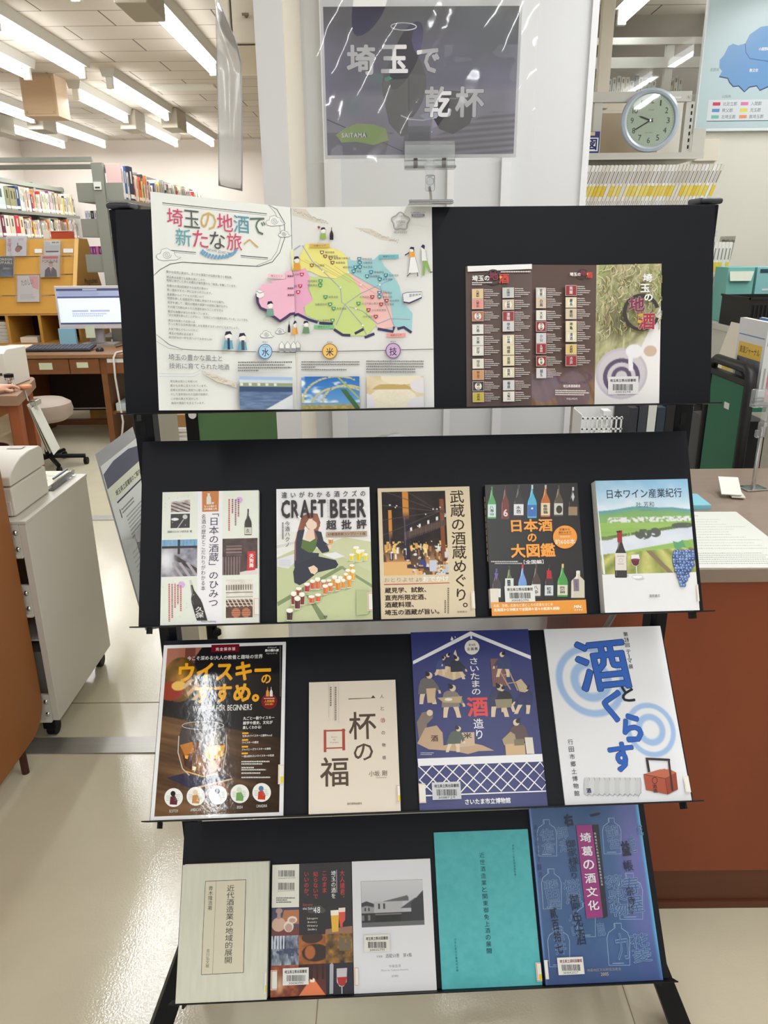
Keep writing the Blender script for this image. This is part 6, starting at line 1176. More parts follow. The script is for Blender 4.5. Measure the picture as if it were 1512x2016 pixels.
a.text('埼玉県立図書館のご案内', 30, 52, 180, 62, (70, 72, 70), 0.02); a.rect(25, 70, 205, 73, (60, 62, 62)); a.rect(26, 84, 30, 100, (50, 52, 54)); a.lines(36, 86, 110, 98, 2, (120, 122, 122), R4, .5); a.lines(50, 104, 190, 150, 7, (150, 152, 150), R4, .4); a.rect(150, 140, 190, 152, (196, 60, 56)); a.lines(30, 165, 195, 290, 14, (160, 162, 160), R4, .4)
a.build('print', lp)
# ================================================================ the counter on the right and what lies on it
VEN = mat('red_brown_veneer', (134, 62, 30), 0.42, wood=((5, 5, 1.2), 0.10))
VEN2 = mat('dark_skirting_wood', (96, 52, 30), 0.5, wood=((3, 3, 30), 0.12))
LAM = mat('grey_brown_laminate', (142, 124, 110), 0.35, wood=((1.2, 40, 4), 0.05))
ct = thing('service_counter', 'red brown wooden service counter with grey laminate top, right of the display stand', 'counter', (1.5, 1.75, 0))
MB().box(0.47, 1.405, 0.115, 2.95, 2.08, 0.855).build('body', VEN, ct)
MB().box(0.47, 1.412, 0.0, 2.95, 2.07, 0.115).box(0.47, 1.406, 0.0, 2.95, 1.412, 0.02).build('skirting', VEN2, ct)
MB().box(0.46, 1.39, 0.857, 2.96, 2.10, 0.887).build('countertop', LAM, ct, bevel=0.002)
PAPW = mat('form_paper', (214, 216, 208), 0.6)
pp = thing('paper_form', 'white printed form lying at the front edge of the laminate counter', 'paper', M=Matrix.Translation((0.575, 1.395, 0.8872)) @ Matrix.Rotation(math.radians(-1), 4, 'Z'))
MB().box(0, 0, 0, 0.262, 0.335, 0.0012).build('sheets', PAPW, pp, world=False)
a = Art([(0, 0), (100, 0), (100, 130), (0, 130)], 0.262, 0.335, 0.0013); a.rect(0, 0, 100, 130, (212, 214, 206))
RG = random.Random(4); a.lines(8, 6, 70, 14, 2, (150, 152, 150), RG, .5); a.lines(8, 20, 92, 96, 12, (176, 178, 174), RG, .25); a.lines(8, 100, 95, 125, 6, (150, 152, 150), RG, .35); a.build('print', pp)
pad = thing('note_pad', 'pale blue pad poking out behind the stand on the counter', 'pad', (0.72, 1.79, 0.887)); MB().box(0.64, 1.745, 0.8872, 0.79, 1.835, 0.899).build('sheets', mat('pale_blue', (130, 190, 206), 0.6), pad)
def clip_sign(x, y, rz, label):
    M = Matrix.Translation((x, y, 0.8872)) @ Matrix.Rotation(rz, 4, 'Z')
    t = thing('sign_clip', label, 'sign clip', M=M, group=None)
    MB().box(-0.03, -0.022, 0, 0.03, 0.022, 0.005).build('base', CHROME, t, world=False, bevel=0.002)
    MB().cyl((0, 0, 0.005), (0, 0, 0.165), 0.0055, n=14).build('rod', CHROME, t, world=False, smooth=True)
    MB().box(-0.008, -0.008, 0.140, 0.008, 0.008, 0.178).box(-0.016, -0.006, 0.138, -0.008, 0.006, 0.158).build('collar', ACRYL, t, world=False, bevel=0.002)
    MB().box(-0.006, -0.004, 0.178, 0.006, 0.004, 0.225).build('neck', ACRYL, t, world=False)
    MB().box(-0.04, -0.012, 0.222, 0.04, -0.006, 0.262).box(-0.04, 0.004, 0.222, 0.04, 0.010, 0.262).box(-0.04, -0.012, 0.218, 0.04, 0.010, 0.226).build('jaw', ACRYL, t, world=False, bevel=0.0015)
    for dx in (-0.024, 0.024): MB().cyl((dx - 0.012, -0.001, 0.236), (dx + 0.012, -0.001, 0.236), 0.006, n=10).build('hinge', ACRYL, t, world=False)
clip_sign(0.965, 1.905, math.radians(10), 'clear plastic sign clip on chrome rod, further left on the counter')
clip_sign(1.00, 1.80, math.radians(4), 'clear plastic sign clip on chrome rod at the right picture edge')
cd = thing('card_clip', 'small white plastic card clip lying on the counter before the clear sign clips', 'clip', (0.88, 1.85, 0.887))
Mc = Matrix.Rotation(math.radians(-12), 3, 'Z') @ Matrix.Rotation(math.radians(24), 3, 'X')
MB().obox((0.880, 1.855, 0.912), (0.024, 0.034, 0.0015), Mc).build('card', mat('ivory_plastic', (226, 222, 212), 0.35), cd)
MB().obox((0.896, 1.850, 0.893), (0.016, 0.032, 0.0015), Matrix.Rotation(math.radians(-12), 3, 'Z')).build('foot', MATS['ivory_plastic'], cd)
wb_ = thing('wire_basket', 'white wire basket behind the stand on the counter end', 'basket', (0.57, 1.99, 0.887))
b = MB(); WW = mat('white_plastic', (232, 232, 230), 0.4)
for i in range(9): b.box(0.515 + i * 0.0125, 1.945, 0.8875, 0.519 + i * 0.0125, 1.948, 1.075)
for i in range(7): b.box(0.515, 1.945, 0.90 + i * 0.028, 0.621, 1.948, 0.904 + i * 0.028)
b.build('front_grid', WW, wb_); MB().box(0.515, 2.035, 0.8875, 0.621, 2.038, 1.085).build('back', WW, wb_); MB().box(0.513, 1.945, 0.8875, 0.515, 2.038, 1.08).build('side', WW, wb_)
pb = thing('pump_bottle', 'white pump bottle standing in the white wire basket', 'bottle', (0.588, 1.99, 0.888))
MB().lathe([(0.028, 0), (0.03, 0.004), (0.03, 0.115), (0.026, 0.13), (0.012, 0.142), (0.012, 0.155)], (0.585, 1.99, 0.888), 20).build('bottle', mat('bottle_white', (236, 236, 232), 0.3), pb, smooth=True)
MB().cyl((0.585, 1.99, 1.043), (0.585, 1.99, 1.075), 0.005).box(0.575, 1.965, 1.073, 0.595, 2.0, 1.085).build('pump', WW, pb)
for i, (c, nm) in enumerate((((52, 52, 58), 'dark grey'), ((60, 62, 68), 'slate'), ((206, 206, 200), 'white'), ((48, 56, 66), 'blue grey'), ((30, 50, 96), 'navy'), ((110, 112, 120), 'grey'))):
    x = 0.632 + i * 0.0235
    o = MB().color(c).box(x, 1.93, 0.8872, x + 0.021, 2.06, 1.10 + (i % 3) * 0.006).color((224, 222, 214)).box(x + 0.002, 2.06, 0.891, x + 0.019, 2.0615, 1.09).build('binder', PRINT)
    tag(o, '%s file binder, %s from the left beside the white wire basket' % (nm, ('first', 'second', 'third', 'fourth', 'fifth', 'sixth')[i]), 'binder', 'binders on the counter behind the stand')
tp = MB().lathe([(0.03, 0), (0.032, 0.01), (0.026, 0.03), (0.012, 0.042), (0.002, 0.045)], (0.690, 1.86, 0.8872), 18).build('soap_cap', WW, smooth=True); tag(tp, 'small white rounded cap on the counter in front of the binders', 'cap')
CAB = mat('grey_cable', (126, 124, 122), 0.5)
tag(MB().tube([(0.445, 1.392, 0.70), (0.448, 1.388, 0.76), (0.462, 1.382, 0.80), (0.485, 1.380, 0.825), (0.52, 1.380, 0.83)], 0.006).build('cable', CAB, smooth=True), 'grey cable hanging at the left end of the wooden counter', 'cable')

# ---------------------------------------------------------------- draped white cart behind the stand
kc = thing('white_cart', 'white cart under a clear plastic sheet behind the middle of the stand', 'cart', (0.08, 1.85, 0))
WC = mat('cart_white', (226, 226, 228), 0.5)
MB().box(-0.17, 1.74, 0.30, 0.33, 1.98, 0.97).build('body', WC, kc, bevel=0.01)
for x in (-0.14, 0.30):
    for y in (1.77, 1.95): MB().cyl((x, y, 0), (x, y, 0.30), 0.014).build('leg', CHROME, kc)
def drape(u, v):
    x = -0.23 + 0.63 * u; pk = math.exp(-((x - 0.03) / 0.10) ** 2) * 0.07
    fold = 0.006 * math.sin(u * 17) + 0.003 * math.sin(u * 37 + 1) + 0.006 * math.sin(v * 13 + u * 9)
    if v < 0.35: return (x, 2.0 - 0.28 * v / 0.35, 0.985 + pk * (1 - abs(v / 0.35 - .5)) + 0.003 * math.sin(u * 40 + v * 20))
    q = (v - 0.35) / 0.65; return (x, 1.715 + fold * (0.3 + q) - 0.03 * q, 0.985 + pk * .5 * (1 - q) - 0.52 * q)
ds = MB().grid(drape, 70, 40).build('plastic_sheet', film_mat('clear_drape', 0.60, (0.97, 0.97, 0.97), 0.08, 0.25), smooth=True)
tag(ds, 'crinkled clear plastic sheet draped over the white cart behind the stand', 'plastic sheet')
gb = thing('green_board', 'dark framed green board on a black post, seen between the upper stand tiers', 'board', (-0.45, 2.3, 0))
MB().box(-0.565, 2.30, 0.72, -0.315, 2.315, 1.20).build('panel', mat('board_green', (92, 130, 88), 0.7), gb)
MB().box(-0.602, 2.295, 0.70, -0.566, 2.32, 1.22).build('frame', BLK2, gb)
MB().cyl((-0.585, 2.307, 0.03), (-0.585, 2.307, 0.70), 0.018).build('post', BLK2, gb); MB().box(-0.78, 2.28, 0.0, -0.40, 2.335, 0.03).build('foot', BLK2, gb)
MB().lathe([(0.006, 0), (0.014, 0.006), (0.014, 0.02), (0.008, 0.026)], (-0.562, 2.285, 0.268), 12).build('knob', BLK2, gb); MB().cyl((-0.578, 2.292, 1.018), (-0.578, 2.286, 1.018), 0.012).build('button', WW, gb)
sr = MB().box(-0.755, 2.40, 0.0, -0.715, 2.62, 1.03).build('side_panel', mat('beige_steel', (196, 190, 178), 0.5)); sr.name = 'file_rack'; tag(sr, 'narrow beige steel file rack edge left of the green board', 'file rack')
bx = thing('wire_tray', 'white slotted plastic tray behind the beige rack, left of the green board', 'tray', (-0.84, 3.02, 0.0))
b = MB().box(-0.92, 3.0, 0.80, -0.76, 3.2, 0.812)
for i in range(6): b.box(-0.92, 3.0, 0.70 + i * 0.017, -0.76, 3.004, 0.708 + i * 0.017)
b.build('slats', WW, bx); MB().box(-0.92, 3.01, 0.0, -0.76, 3.2, 0.69).build('cabinet', mat('beige_steel', (196, 190, 178), 0.5), bx)
tag(MB().box(-0.885, 3.03, 0.8125, -0.79, 3.14, 0.862).build('cardboard_box', mat('cardboard', (170, 128, 78), 0.8)), 'small brown cardboard box on the white slotted tray', 'box')
tag(MB().obox((-0.905, 3.02, 0.833), (0.035, 0.02, 0.004), Matrix.Rotation(math.radians(-14), 3, 'Y')).build('envelope', mat('envelope_grey', (170, 160, 154), 0.7)), 'grey folded envelope leaning beside the small cardboard box', 'envelope')

# ---------------------------------------------------------------- cream wall unit and hanging vinyl strip, top left of the column
ac = thing('air_conditioner', 'cream hinged wall unit mounted high on the left side of the white column', 'wall unit', (-0.33, 2.2, 1.9))
ACM = mat('cream_unit', (232, 224, 208), 0.4)
MB().box(-0.347, 2.085, 1.955, -0.291, 2.30, 2.62).build('door', ACM, ac, bevel=0.003)
MB().prism([(2.085, 1.955), (2.30, 1.955), (2.30, 2.62), (2.085, 2.62)], 'x', -0.380, -0.351).build('body', ACM, ac, bevel=0.012)
MB().prism([(2.09, 1.952), (2.295, 1.952), (2.295, 1.925), (2.20, 1.915)], 'x', -0.376, -0.291).build('underside', ACM, ac, bevel=0.004)
MB().cyl((-0.312, 2.085, 2.01), (-0.312, 2.070, 2.01), 0.004).build('lock', mat('lock_brass', (120, 110, 90), 0.4, metal=0.8), ac); MB().box(-0.320, 2.072, 2.008, -0.304, 2.068, 2.013).build('key', MATS['lock_brass'], ac)
def strip_fn(u, v):
    w_ = 0.054; a_ = min(1.0, max(0.0, (v - 0.60) / 0.15)); a_ = a_ * a_ * (3 - 2 * a_); k_ = 0.16 + 0.84 * a_
    xl = -0.354 - 0.016 * max(0.0, (v - 0.72) / 0.28) ** 1.5
    return (xl + u * w_ * k_, 1.90 + (0.5 - u) * w_ * math.sqrt(max(0.0, 1 - k_ * k_)) + 0.006 * math.sin(u * PI) + 0.008 * math.sin(v * 5), 2.66 - v * 1.03 - 0.012 * u)
vs_ = MB().grid(strip_fn, 10, 44).build('vinyl_strip', film_mat('cloudy_vinyl', 0.40, (0.97, 0.97, 0.96), 0.12, 0.03), smooth=True, solid=0.0015)
tag(vs_, 'cloudy vinyl curtain strip hanging from the ceiling left of the white column', 'vinyl strip')
tag(MB().box(-0.40, 1.87, 2.66, -0.30, 1.93, 2.70).build('curtain_rail', ALU), 'short metal rail on the ceiling holding the vinyl strip', 'rail')

# ---------------------------------------------------------------- near left: orange wood desk end, white printer cabinet
OR = mat('orange_wood', (152, 92, 38), 0.45, wood=((3, 3, 0.8), 0.06))
dk = thing('wooden_desk', 'orange brown wooden desk end panel with rounded foot, at the left picture edge', 'desk', (-1.4, 1.6, 0))
prof = [(0.9, 0.085), (1.985, 0.085)] + [(1.985 + 0.09 * math.sin(i * PI / 16), 0.175 - 0.09 * math.cos(i * PI / 16)) for i in range(9)] + [(2.075, 1.02), (0.9, 1.02)]
MB().prism(prof, 'x', -1.108, -1.078).build('end_panel', OR, dk, bevel=0.003)
MB().box(-2.1, 0.9, 1.02, -1.06, 2.08, 1.05).build('desktop', OR, dk, bevel=0.004); MB().box(-2.1, 1.95, 0.10, -1.11, 1.98, 1.02).build('modesty_panel', OR, dk)
for y in (1.0, 1.93): MB().cyl((-1.093, y, 0), (-1.093, y, 0.085), 0.011).build('foot', mat('red_foot', (70, 38, 28), 0.6), dk)
CW = mat('cabinet_white', (214, 210, 200), 0.42); DKI = mat('dark_inside', (62, 56, 52), 0.7)
cb = thing('rolling_cabinet', 'white steel rolling cabinet on black casters under the printer', 'cabinet', (-1.32, 2.33, 0))
MB().box(-1.064, 2.09, 0.075, -1.042, 2.575, 0.742).build('side_panel', CW, cb, bevel=0.002); MB().box(-1.62, 2.09, 0.075, -1.598, 2.575, 0.742).build('side_panel', CW, cb, bevel=0.002)
MB().box(-1.62, 2.088, 0.742, -1.040, 2.578, 0.752).build('top', CW, cb, bevel=0.002); MB().box(-1.598, 2.56, 0.075, -1.064, 2.573, 0.742).build('back_panel', CW, cb)
for z0, z1 in ((0.645, 0.742), (0.452, 0.548), (0.08, 0.170)):
    st_ = MB().box(-1.598, 2.088, z0, -1.064, 2.098, z1).box(-1.598, 2.080, z0 - 0.006, -1.064, 2.092, z0).build('front_rail', CW, cb)
    for zz in (z0 + 0.02, z1 - 0.025):
        for x in (-1.075, -1.585): MB().lathe([(0.0085, 0), (0.0085, 0.002), (0.005, 0.0055), (0.001, 0.0065)], (x, 2.088, zz), 12, Matrix.Rotation(PI / 2, 3, 'X')).build('bolt', CHROME, st_, smooth=True)
for zz in (0.635, 0.36, 0.08): MB().box(-1.598, 2.10, zz - 0.004, -1.064, 2.56, zz).build('shelf', CW, cb)
tag(MB().box(-1.45, 2.13, 0.0802, -1.085, 2.50, 0.30).color((180, 176, 168)).build('paper_carton', mat('carton_grey', (150, 146, 140), 0.7)), 'grey paper carton inside the white rolling cabinet', 'carton')
for x in (-1.085, -1.575):
    for y in (2.12, 2.545):
        cs_ = MB().cyl((x - 0.014, y + 0.01, 0.027), (x + 0.014, y + 0.01, 0.027), 0.027, n=20).box(x - 0.020, y - 0.02, 0.035, x + 0.020, y + 0.02, 0.075).build('caster', BLK2, cb, bevel=0.003)
PRN = mat('printer_cream', (226, 222, 212), 0.45)
pr = thing('laser_printer', 'cream laser printer with curved lid on the white rolling cabinet', 'printer', (-1.3, 2.24, 0.752))
MB().box(-1.50, 2.125, 0.7535, -1.083, 2.365, 0.842).build('base', PRN, pr, bevel=0.006)
lid = [(2.125, 0.846), (2.365, 0.846), (2.365, 0.872), (2.36, 0.885), (2.345, 0.893), (2.27, 0.897), (2.215, 0.892), (2.175, 0.880), (2.145, 0.866), (2.128, 0.852)]
MB().prism([(y, z + 0.02 if z > 0.85 else z) for y, z in lid], 'x', -1.50, -1.083).build('lid', PRN, pr, bevel=0.004)
MB().box(-1.20, 2.122, 0.757, -1.092, 2.1255, 0.800).build('tray_cover', PRN, pr, bevel=0.001); MB().box(-1.45, 2.123, 0.757, -1.205, 2.1255, 0.785).build('slot', DKI, pr)
MB().box(-1.16, 2.29, 0.9175, -1.115, 2.325, 0.9185).build('button_panel', mat('panel_grey', (196, 192, 184), 0.4), pr)
pt = thing('document_tray', 'clear tray of printed papers on the white cabinet behind the printer', 'tray', (-1.2, 2.47, 0.752))
MB().box(-1.40, 2.375, 0.7525, -1.075, 2.565, 0.757).box(-1.079, 2.375, 0.757, -1.075, 2.565, 0.774).build('tray', ACRYL, pt)
a_ = MB().color((232, 230, 214)).box(-1.38, 2.38, 0.7575, -1.09, 2.56, 0.768); a_.build('papers', PRINT, pt)
b = MB()
for i in range(9): b.color((160, 164, 176)).box(-1.36, 2.395 + i * 0.017, 0.7681, -1.12 - (i % 3) * 0.03, 2.399 + i * 0.017, 0.7684)
b.build('printing', PRINT, pt)
tag(MB().tube([(-1.098, 2.44, 0.7755), (-1.093, 2.50, 0.7785), (-1.091, 2.54, 0.780)], 0.004).build('pen', mat('pen_grey', (120, 124, 136), 0.3)), 'grey pen lying on the clear document tray', 'pen')

# ---------------------------------------------------------------- far left desk, computer and stool
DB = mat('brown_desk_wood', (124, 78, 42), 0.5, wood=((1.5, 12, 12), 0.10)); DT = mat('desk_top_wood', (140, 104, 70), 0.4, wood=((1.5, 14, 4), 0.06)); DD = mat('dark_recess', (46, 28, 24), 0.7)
bd = thing('computer_desk', 'brown wooden computer desk with labelled drawers in front of the magazine rack', 'desk', (-2.4, 6.3, 0))
MB().box(-3.2, 5.95, 0.695, -1.75, 6.76, 0.725).build('desktop', DT, bd, bevel=0.004)
for x0, x1 in ((-2.92, -2.425), (-2.418, -2.19), (-2.135, -1.78)): MB().box(x0, 5.962, 0.575, x1, 5.98, 0.69).build('drawer', DB, bd, bevel=0.003)
MB().box(-2.93, 5.98, 0.57, -1.76, 6.74, 0.695).build('drawer_case', DB, bd)
for x in (-2.185, -1.80, -2.96): MB().box(x, 5.97, 0.0, x + 0.045, 6.72, 0.57).build('leg_panel', DB, bd)
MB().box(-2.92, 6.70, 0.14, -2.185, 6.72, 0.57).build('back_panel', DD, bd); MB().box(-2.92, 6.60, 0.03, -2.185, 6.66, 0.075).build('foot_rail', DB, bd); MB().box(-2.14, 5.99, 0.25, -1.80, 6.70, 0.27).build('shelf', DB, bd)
MB().box(-2.86, 6.685, 0.155, -2.19, 6.699, 0.165).build('white_strip', WW, bd)
LB_ = mat('label_green', (206, 212, 180), 0.7); LW_ = mat('label_white', (222, 222, 220), 0.7)
for q, m in (((-2.654, 0.61, -2.552, 0.662), LB_), ((-2.363, 0.622, -2.275, 0.664), LB_), ((-2.125, 0.660, -2.0, 0.690), LW_)): MB().box(q[0], 5.9605, q[1], q[2], 5.9619, q[3]).build('label', m, bd)
tag(MB().box(-2.12, 6.02, 0.2705, -1.9, 6.3, 0.33).build('paper_stack', mat('pale_mint', (206, 226, 222), 0.6)), 'pale stack of paper on the desk shelf behind the white cord', 'paper stack')
mo = thing('monitor', 'silver framed monitor showing a pale document on the brown desk', 'monitor', (-2.4, 6.52, 0.725))
MB().box(-2.675, 6.50, 0.863, -2.105, 6.53, 1.205).build('bezel', mat('silver_bezel', (206, 200, 202), 0.4), mo, bevel=0.004)
MB().box(-2.45, 6.53, 0.75, -2.33, 6.57, 1.05).build('stand', mat('monitor_grey', (150, 146, 146), 0.5), mo); MB().box(-2.52, 6.48, 0.7255, -2.23, 6.65, 0.74).build('foot', MATS['monitor_grey'], mo)
SCR = print_mat('lit_screen', 0.3, 0.3, emit=0.75)
a = Art([(0, 0), (100, 0), (100, 60), (0, 60)], 0.535, 0.285, 0.0); a.fill((186, 198, 226)); a.rect(0, 0, 100, 4, (60, 66, 92)); a.rect(40, 1, 62, 3, (150, 156, 176)); a.rect(0, 4, 100, 13, (134, 142, 168)); a.lines(3, 5, 70, 12, 3, (110, 118, 146), RG, .5); a.rect(0, 13, 100, 16, (66, 74, 104)); a.rect(2, 16, 100, 57, (196, 206, 234)); a.rect(20, 36, 45, 39, (150, 158, 182)); a.rect(48, 36, 78, 39, (150, 158, 182)); a.lines(20, 41, 78, 48, 2, (150, 160, 190), RG, .7); a.rect(0, 57, 100, 60, (56, 62, 92))
o = a.build('screen', mo, SCR); o.matrix_basis = mo.matrix_basis.inverted() @ Matrix.Translation((-2.658, 6.4985, 0.900)) @ Matrix.Rotation(PI / 2, 4, 'X')
kb = thing('keyboard', 'black computer keyboard on the brown desk in front of the monitor', 'keyboard', (-2.6, 6.2, 0.725))
Mk = Matrix.Rotation(math.radians(7), 3, 'X')
MB().obox((-2.565, 6.20, 0.746), (0.26, 0.085, 0.008), Mk).build('case', mat('keyboard_black', (44, 46, 52), 0.5), kb, bevel=0.003)
b = MB()
for r in range(5):
    for i in range(17): b.obox(Vector((-2.565, 6.20, 0.746)) + Mk @ Vector((-0.235 + i * 0.0293, -0.06 + r * 0.03, 0.0105)), (0.0118, 0.0115, 0.0028), Mk)
b.build('keys', mat('keys_grey', (84, 88, 98), 0.5), kb)
tag(MB().lathe([(0.03, 0), (0.032, 0.01), (0.026, 0.024), (0.012, 0.032), (0.002, 0.034)], (-2.235, 6.14, 0.7255), 16).build('mouse', mat('mouse_black', (34, 36, 40), 0.4), smooth=True), 'black computer mouse right of the keyboard', 'mouse')
tag(MB().box(-2.665, 6.44, 0.7255, -2.53, 6.475, 0.872).build('file_box', mat('light_blue_box', (138, 186, 206), 0.6)), 'light blue file box under the left end of the monitor', 'file box')
tag(MB().box(-2.455, 6.475, 0.792, -2.378, 6.478, 0.885).build('sticky_note', mat('note_pale_green', (206, 218, 190), 0.7)), 'pale green handwritten note taped under the monitor', 'note')
tag(MB().obox((-2.97, 6.10, 0.742), (0.13, 0.06, 0.012), Matrix.Rotation(math.radians(35), 3, 'Z')).build('cloth_bag', mat('grey_cloth', (112, 112, 120), 0.8), bevel=0.008), 'crumpled grey cloth pouch left of the keyboard', 'pouch')
tag(MB().obox((-3.0, 6.35, 0.7335), (0.11, 0.15, 0.0075)).build('paper_stack', mat('cream_paper_stack', (230, 214, 180), 0.7)), 'cream stack of paper at the left end of the brown desk', 'paper stack')
tag(MB().tube([(-2.16, 6.30, 0.735), (-2.12, 6.40, 0.74), (-2.08, 6.46, 0.80), (-2.10, 6.52, 0.86)], 0.004).build('cable', BLK2, smooth=True), 'thin black cable looping behind the mouse', 'cable')
CORD = mat('white_cord', (214, 208, 200), 0.5)
tag(MB().tube([(-2.03, 6.05, 0.732), (-2.045, 5.95, 0.735), (-2.062, 5.935, 0.70), (-2.068, 5.935, 0.55), (-2.06, 5.935, 0.38), (-2.05, 5.935, 0.20), (-2.07, 5.935, 0.10), (-2.12, 5.93, 0.02), (-2.05, 5.90, 0.008)], 0.008).build('power_cable', CORD, smooth=True), 'white cord hanging from the brown desk just left of the black stand', 'cord')
sl = thing('stool', 'beige padded stool on casters in front of the brown desk', 'stool', (-2.42, 5.35, 0))
MB().lathe([(0.05, 0.335), (0.15, 0.345), (0.195, 0.375), (0.205, 0.42), (0.195, 0.465), (0.15, 0.492), (0.02, 0.50)], (-2.41, 5.36, 0), 32).build('seat', mat('beige_vinyl', (170, 154, 142), 0.5), sl, smooth=True)
MB().cyl((-2.41, 5.36, 0.07), (-2.41, 5.36, 0.335), 0.03).build('column', BLK2, sl)
for i in range(5):
    th = 2 * PI * i / 5 + 0.3; e = (-2.41 + 0.24 * math.cos(th), 5.36 + 0.24 * math.sin(th)); lg = MB().tube([(-2.41, 5.36, 0.08), (e[0], e[1], 0.062)], 0.016).build('leg', BLK2, sl); MB().cyl((e[0] - 0.012, e[1], 0.026), (e[0] + 0.012, e[1], 0.026), 0.026, n=14).build('caster', BLK2, lg)

# left front desk with its printer, hanging papers and the seated person's hand
ld_ = thing('side_desk', 'worn brown side desk at the left edge under the small printer', 'desk', (-2.6, 4.65, 0))
top = [(-3.3, 4.30), (-2.075, 4.325), (-2.16, 4.66), (-2.235, 4.93), (-2.27, 4.985), (-2.33, 5.0), (-3.3, 5.0)]
MB().prism(top, 'z', 0.65, 0.71).build('desktop', mat('worn_desk_top', (150, 118, 96), 0.5, noise=(9, 0.06)), ld_, bevel=0.004)
for x, y in ((-2.155, 4.36), (-3.25, 4.36), (-2.33, 4.90), (-3.25, 4.90)): MB().box(x, y, 0, x + 0.055, y + 0.055, 0.65).build('leg', mat('leg_orange', (150, 82, 44), 0.5, wood=((8, 8, 2), 0.08)), ld_)
MB().box(-3.2, 4.37, 0.60, -2.16, 4.39, 0.65).build('apron', MATS['leg_orange'], ld_)
p2 = thing('printer', 'small off white printer on the worn side desk beside the hand', 'printer', (-2.45, 4.72, 0.71))
MB().prism([(4.57, 0.711), (4.87, 0.711), (4.87, 0.925), (4.62, 0.935), (4.57, 0.915)], 'x', -2.75, -2.235).build('body', PRN, p2, bevel=0.006)
for z in (0.885, 0.905, 0.83): MB().box(-2.70, 4.567, z, -2.275, 4.5705, z + 0.004).build('groove', mat('groove_grey', (120, 118, 112), 0.6), p2)
MB().box(-2.30, 4.566, 0.785, -2.26, 4.5705, 0.80).build('display', DKI, p2)
hp = thing('hanging_clipboards', 'bundle of clipped papers hanging from the right edge of the side desk', 'papers', (-2.11, 4.6, 0.31))
Mhp = Matrix.Rotation(math.radians(100), 3, 'Z')
for i, (dx, c) in enumerate(((0.0, (206, 198, 178)), (0.016, (196, 190, 176)), (0.034, (222, 224, 216)))):
    ct_ = Vector((-2.098 + dx, 4.60 - dx * .3, 0.475 - i * 0.01)); MB().color(c).obox(ct_, (0.085, 0.002, 0.15), Mhp @ Matrix.Rotation(math.radians(-13 - i * 2), 3, 'X')).build('sheet', PRINT, hp)
MB().box(-2.125, 4.56, 0.60, -2.085, 4.64, 0.635).build('clip', CHROME, hp, bevel=0.004); MB().cyl((-2.128, 4.56, 0.635), (-2.135, 4.55, 0.70), 0.004).build('hook', WW, hp)
tag(MB().lathe([(0.12, 0), (0.15, 0.30), (0.145, 0.30), (0.11, 0.01)], (-2.55, 4.75, 0.0), 24).build('waste_bin', mat('maroon_plastic', (92, 26, 36), 0.5), smooth=True), 'maroon waste bin under the worn side desk', 'bin')
SKIN = mat('skin', (226, 176, 150), 0.5, spec=0.4)
def skinned(name, verts, edges, radii, m, parent, sub=2, root=0):
    me = bpy.data.meshes.new(name); inv = wmat(parent).inverted(); me.from_pydata([tuple(inv @ Vector(v)) for v in verts], edges, []); me.materials.append(m)
    o = bpy.data.objects.new(name, me); COL.objects.link(o); o.parent = parent
    sk = o.modifiers.new('skin', 'SKIN'); sk.use_smooth_shade = True
    if not me.skin_vertices: me.attributes.new('skin_vertex', 'FLOAT', 'POINT') if False else None
    bpy.context.view_layer.update()
    if me.skin_vertices:
        for i, r in enumerate(radii): me.skin_vertices[0].data[i].radius = (r, r) if not isinstance(r, tuple) else r
        me.skin_vertices[0].data[root].use_root = True
    sd = o.modifiers.new('subdivision', 'SUBSURF'); sd.levels = sub; sd.render_levels = sub
    return o
pe = thing('person', 'seated person in white at the side desk, only the right hand showing', 'person', (-2.62, 3.95, 0))
V = [(-2.62, 3.92, .50), (-2.62, 3.90, .72), (-2.62, 3.90, .95), (-2.62, 3.91, 1.08), (-2.62, 3.93, 1.17),      # pelvis, waist, chest, collar, neck
     (-2.62, 3.96, 1.27),                                                                                   # head
     (-2.43, 3.92, 1.04), (-2.36, 3.98, .80), (-2.23, 4.33, .745), (-2.185, 4.40, .742),                      # right shoulder, elbow, wrist, palm
     (-2.81, 3.92, 1.04), (-2.87, 4.02, .80), (-2.80, 4.35, .745), (-2.78, 4.43, .742),                      # left arm
     (-2.52, 3.95, .48), (-2.50, 4.20, .48), (-2.50, 4.20, .10), (-2.50, 4.30, .04),                          # right leg
     (-2.72, 3.95, .48), (-2.74, 4.20, .48), (-2.74, 4.20, .10), (-2.74, 4.30, .04),
     (-2.160, 4.435, .748), (-2.138, 4.458, .738), (-2.126, 4.470, .722),                                    # index
     (-2.172, 4.445, .748), (-2.152, 4.472, .738), (-2.142, 4.486, .722),
     (-2.186, 4.452, .746), (-2.170, 4.480, .736), (-2.162, 4.492, .721),
     (-2.202, 4.452, .744), (-2.192, 4.474, .734), (-2.186, 4.484, .720),
     (-2.172, 4.392, .733), (-2.152, 4.402, .724), (-2.136, 4.416, .720)]
E_ = [(0, 1), (1, 2), (2, 3), (3, 4), (4, 5), (3, 6), (6, 7), (7, 8), (8, 9), (3, 10), (10, 11), (11, 12), (12, 13), (0, 14), (14, 15), (15, 16), (16, 17), (0, 18), (18, 19), (19, 20), (20, 21),
      (9, 22), (22, 23), (23, 24), (9, 25), (25, 26), (26, 27), (9, 28), (28, 29), (29, 30), (9, 31), (31, 32), (32, 33), (9, 34), (34, 35), (35, 36)]
Rr = [(.15, .11), (.13, .10), (.15, .10), (.09, .07), .055, (.085, .10), .055, .042, .026, (.034, .018), .055, .042, .028, (.034, .018), .08, .065, .045, .04, .08, .065, .045, .04] + [.0095, .0088, .008] * 4 + [.0115, .010, .009]
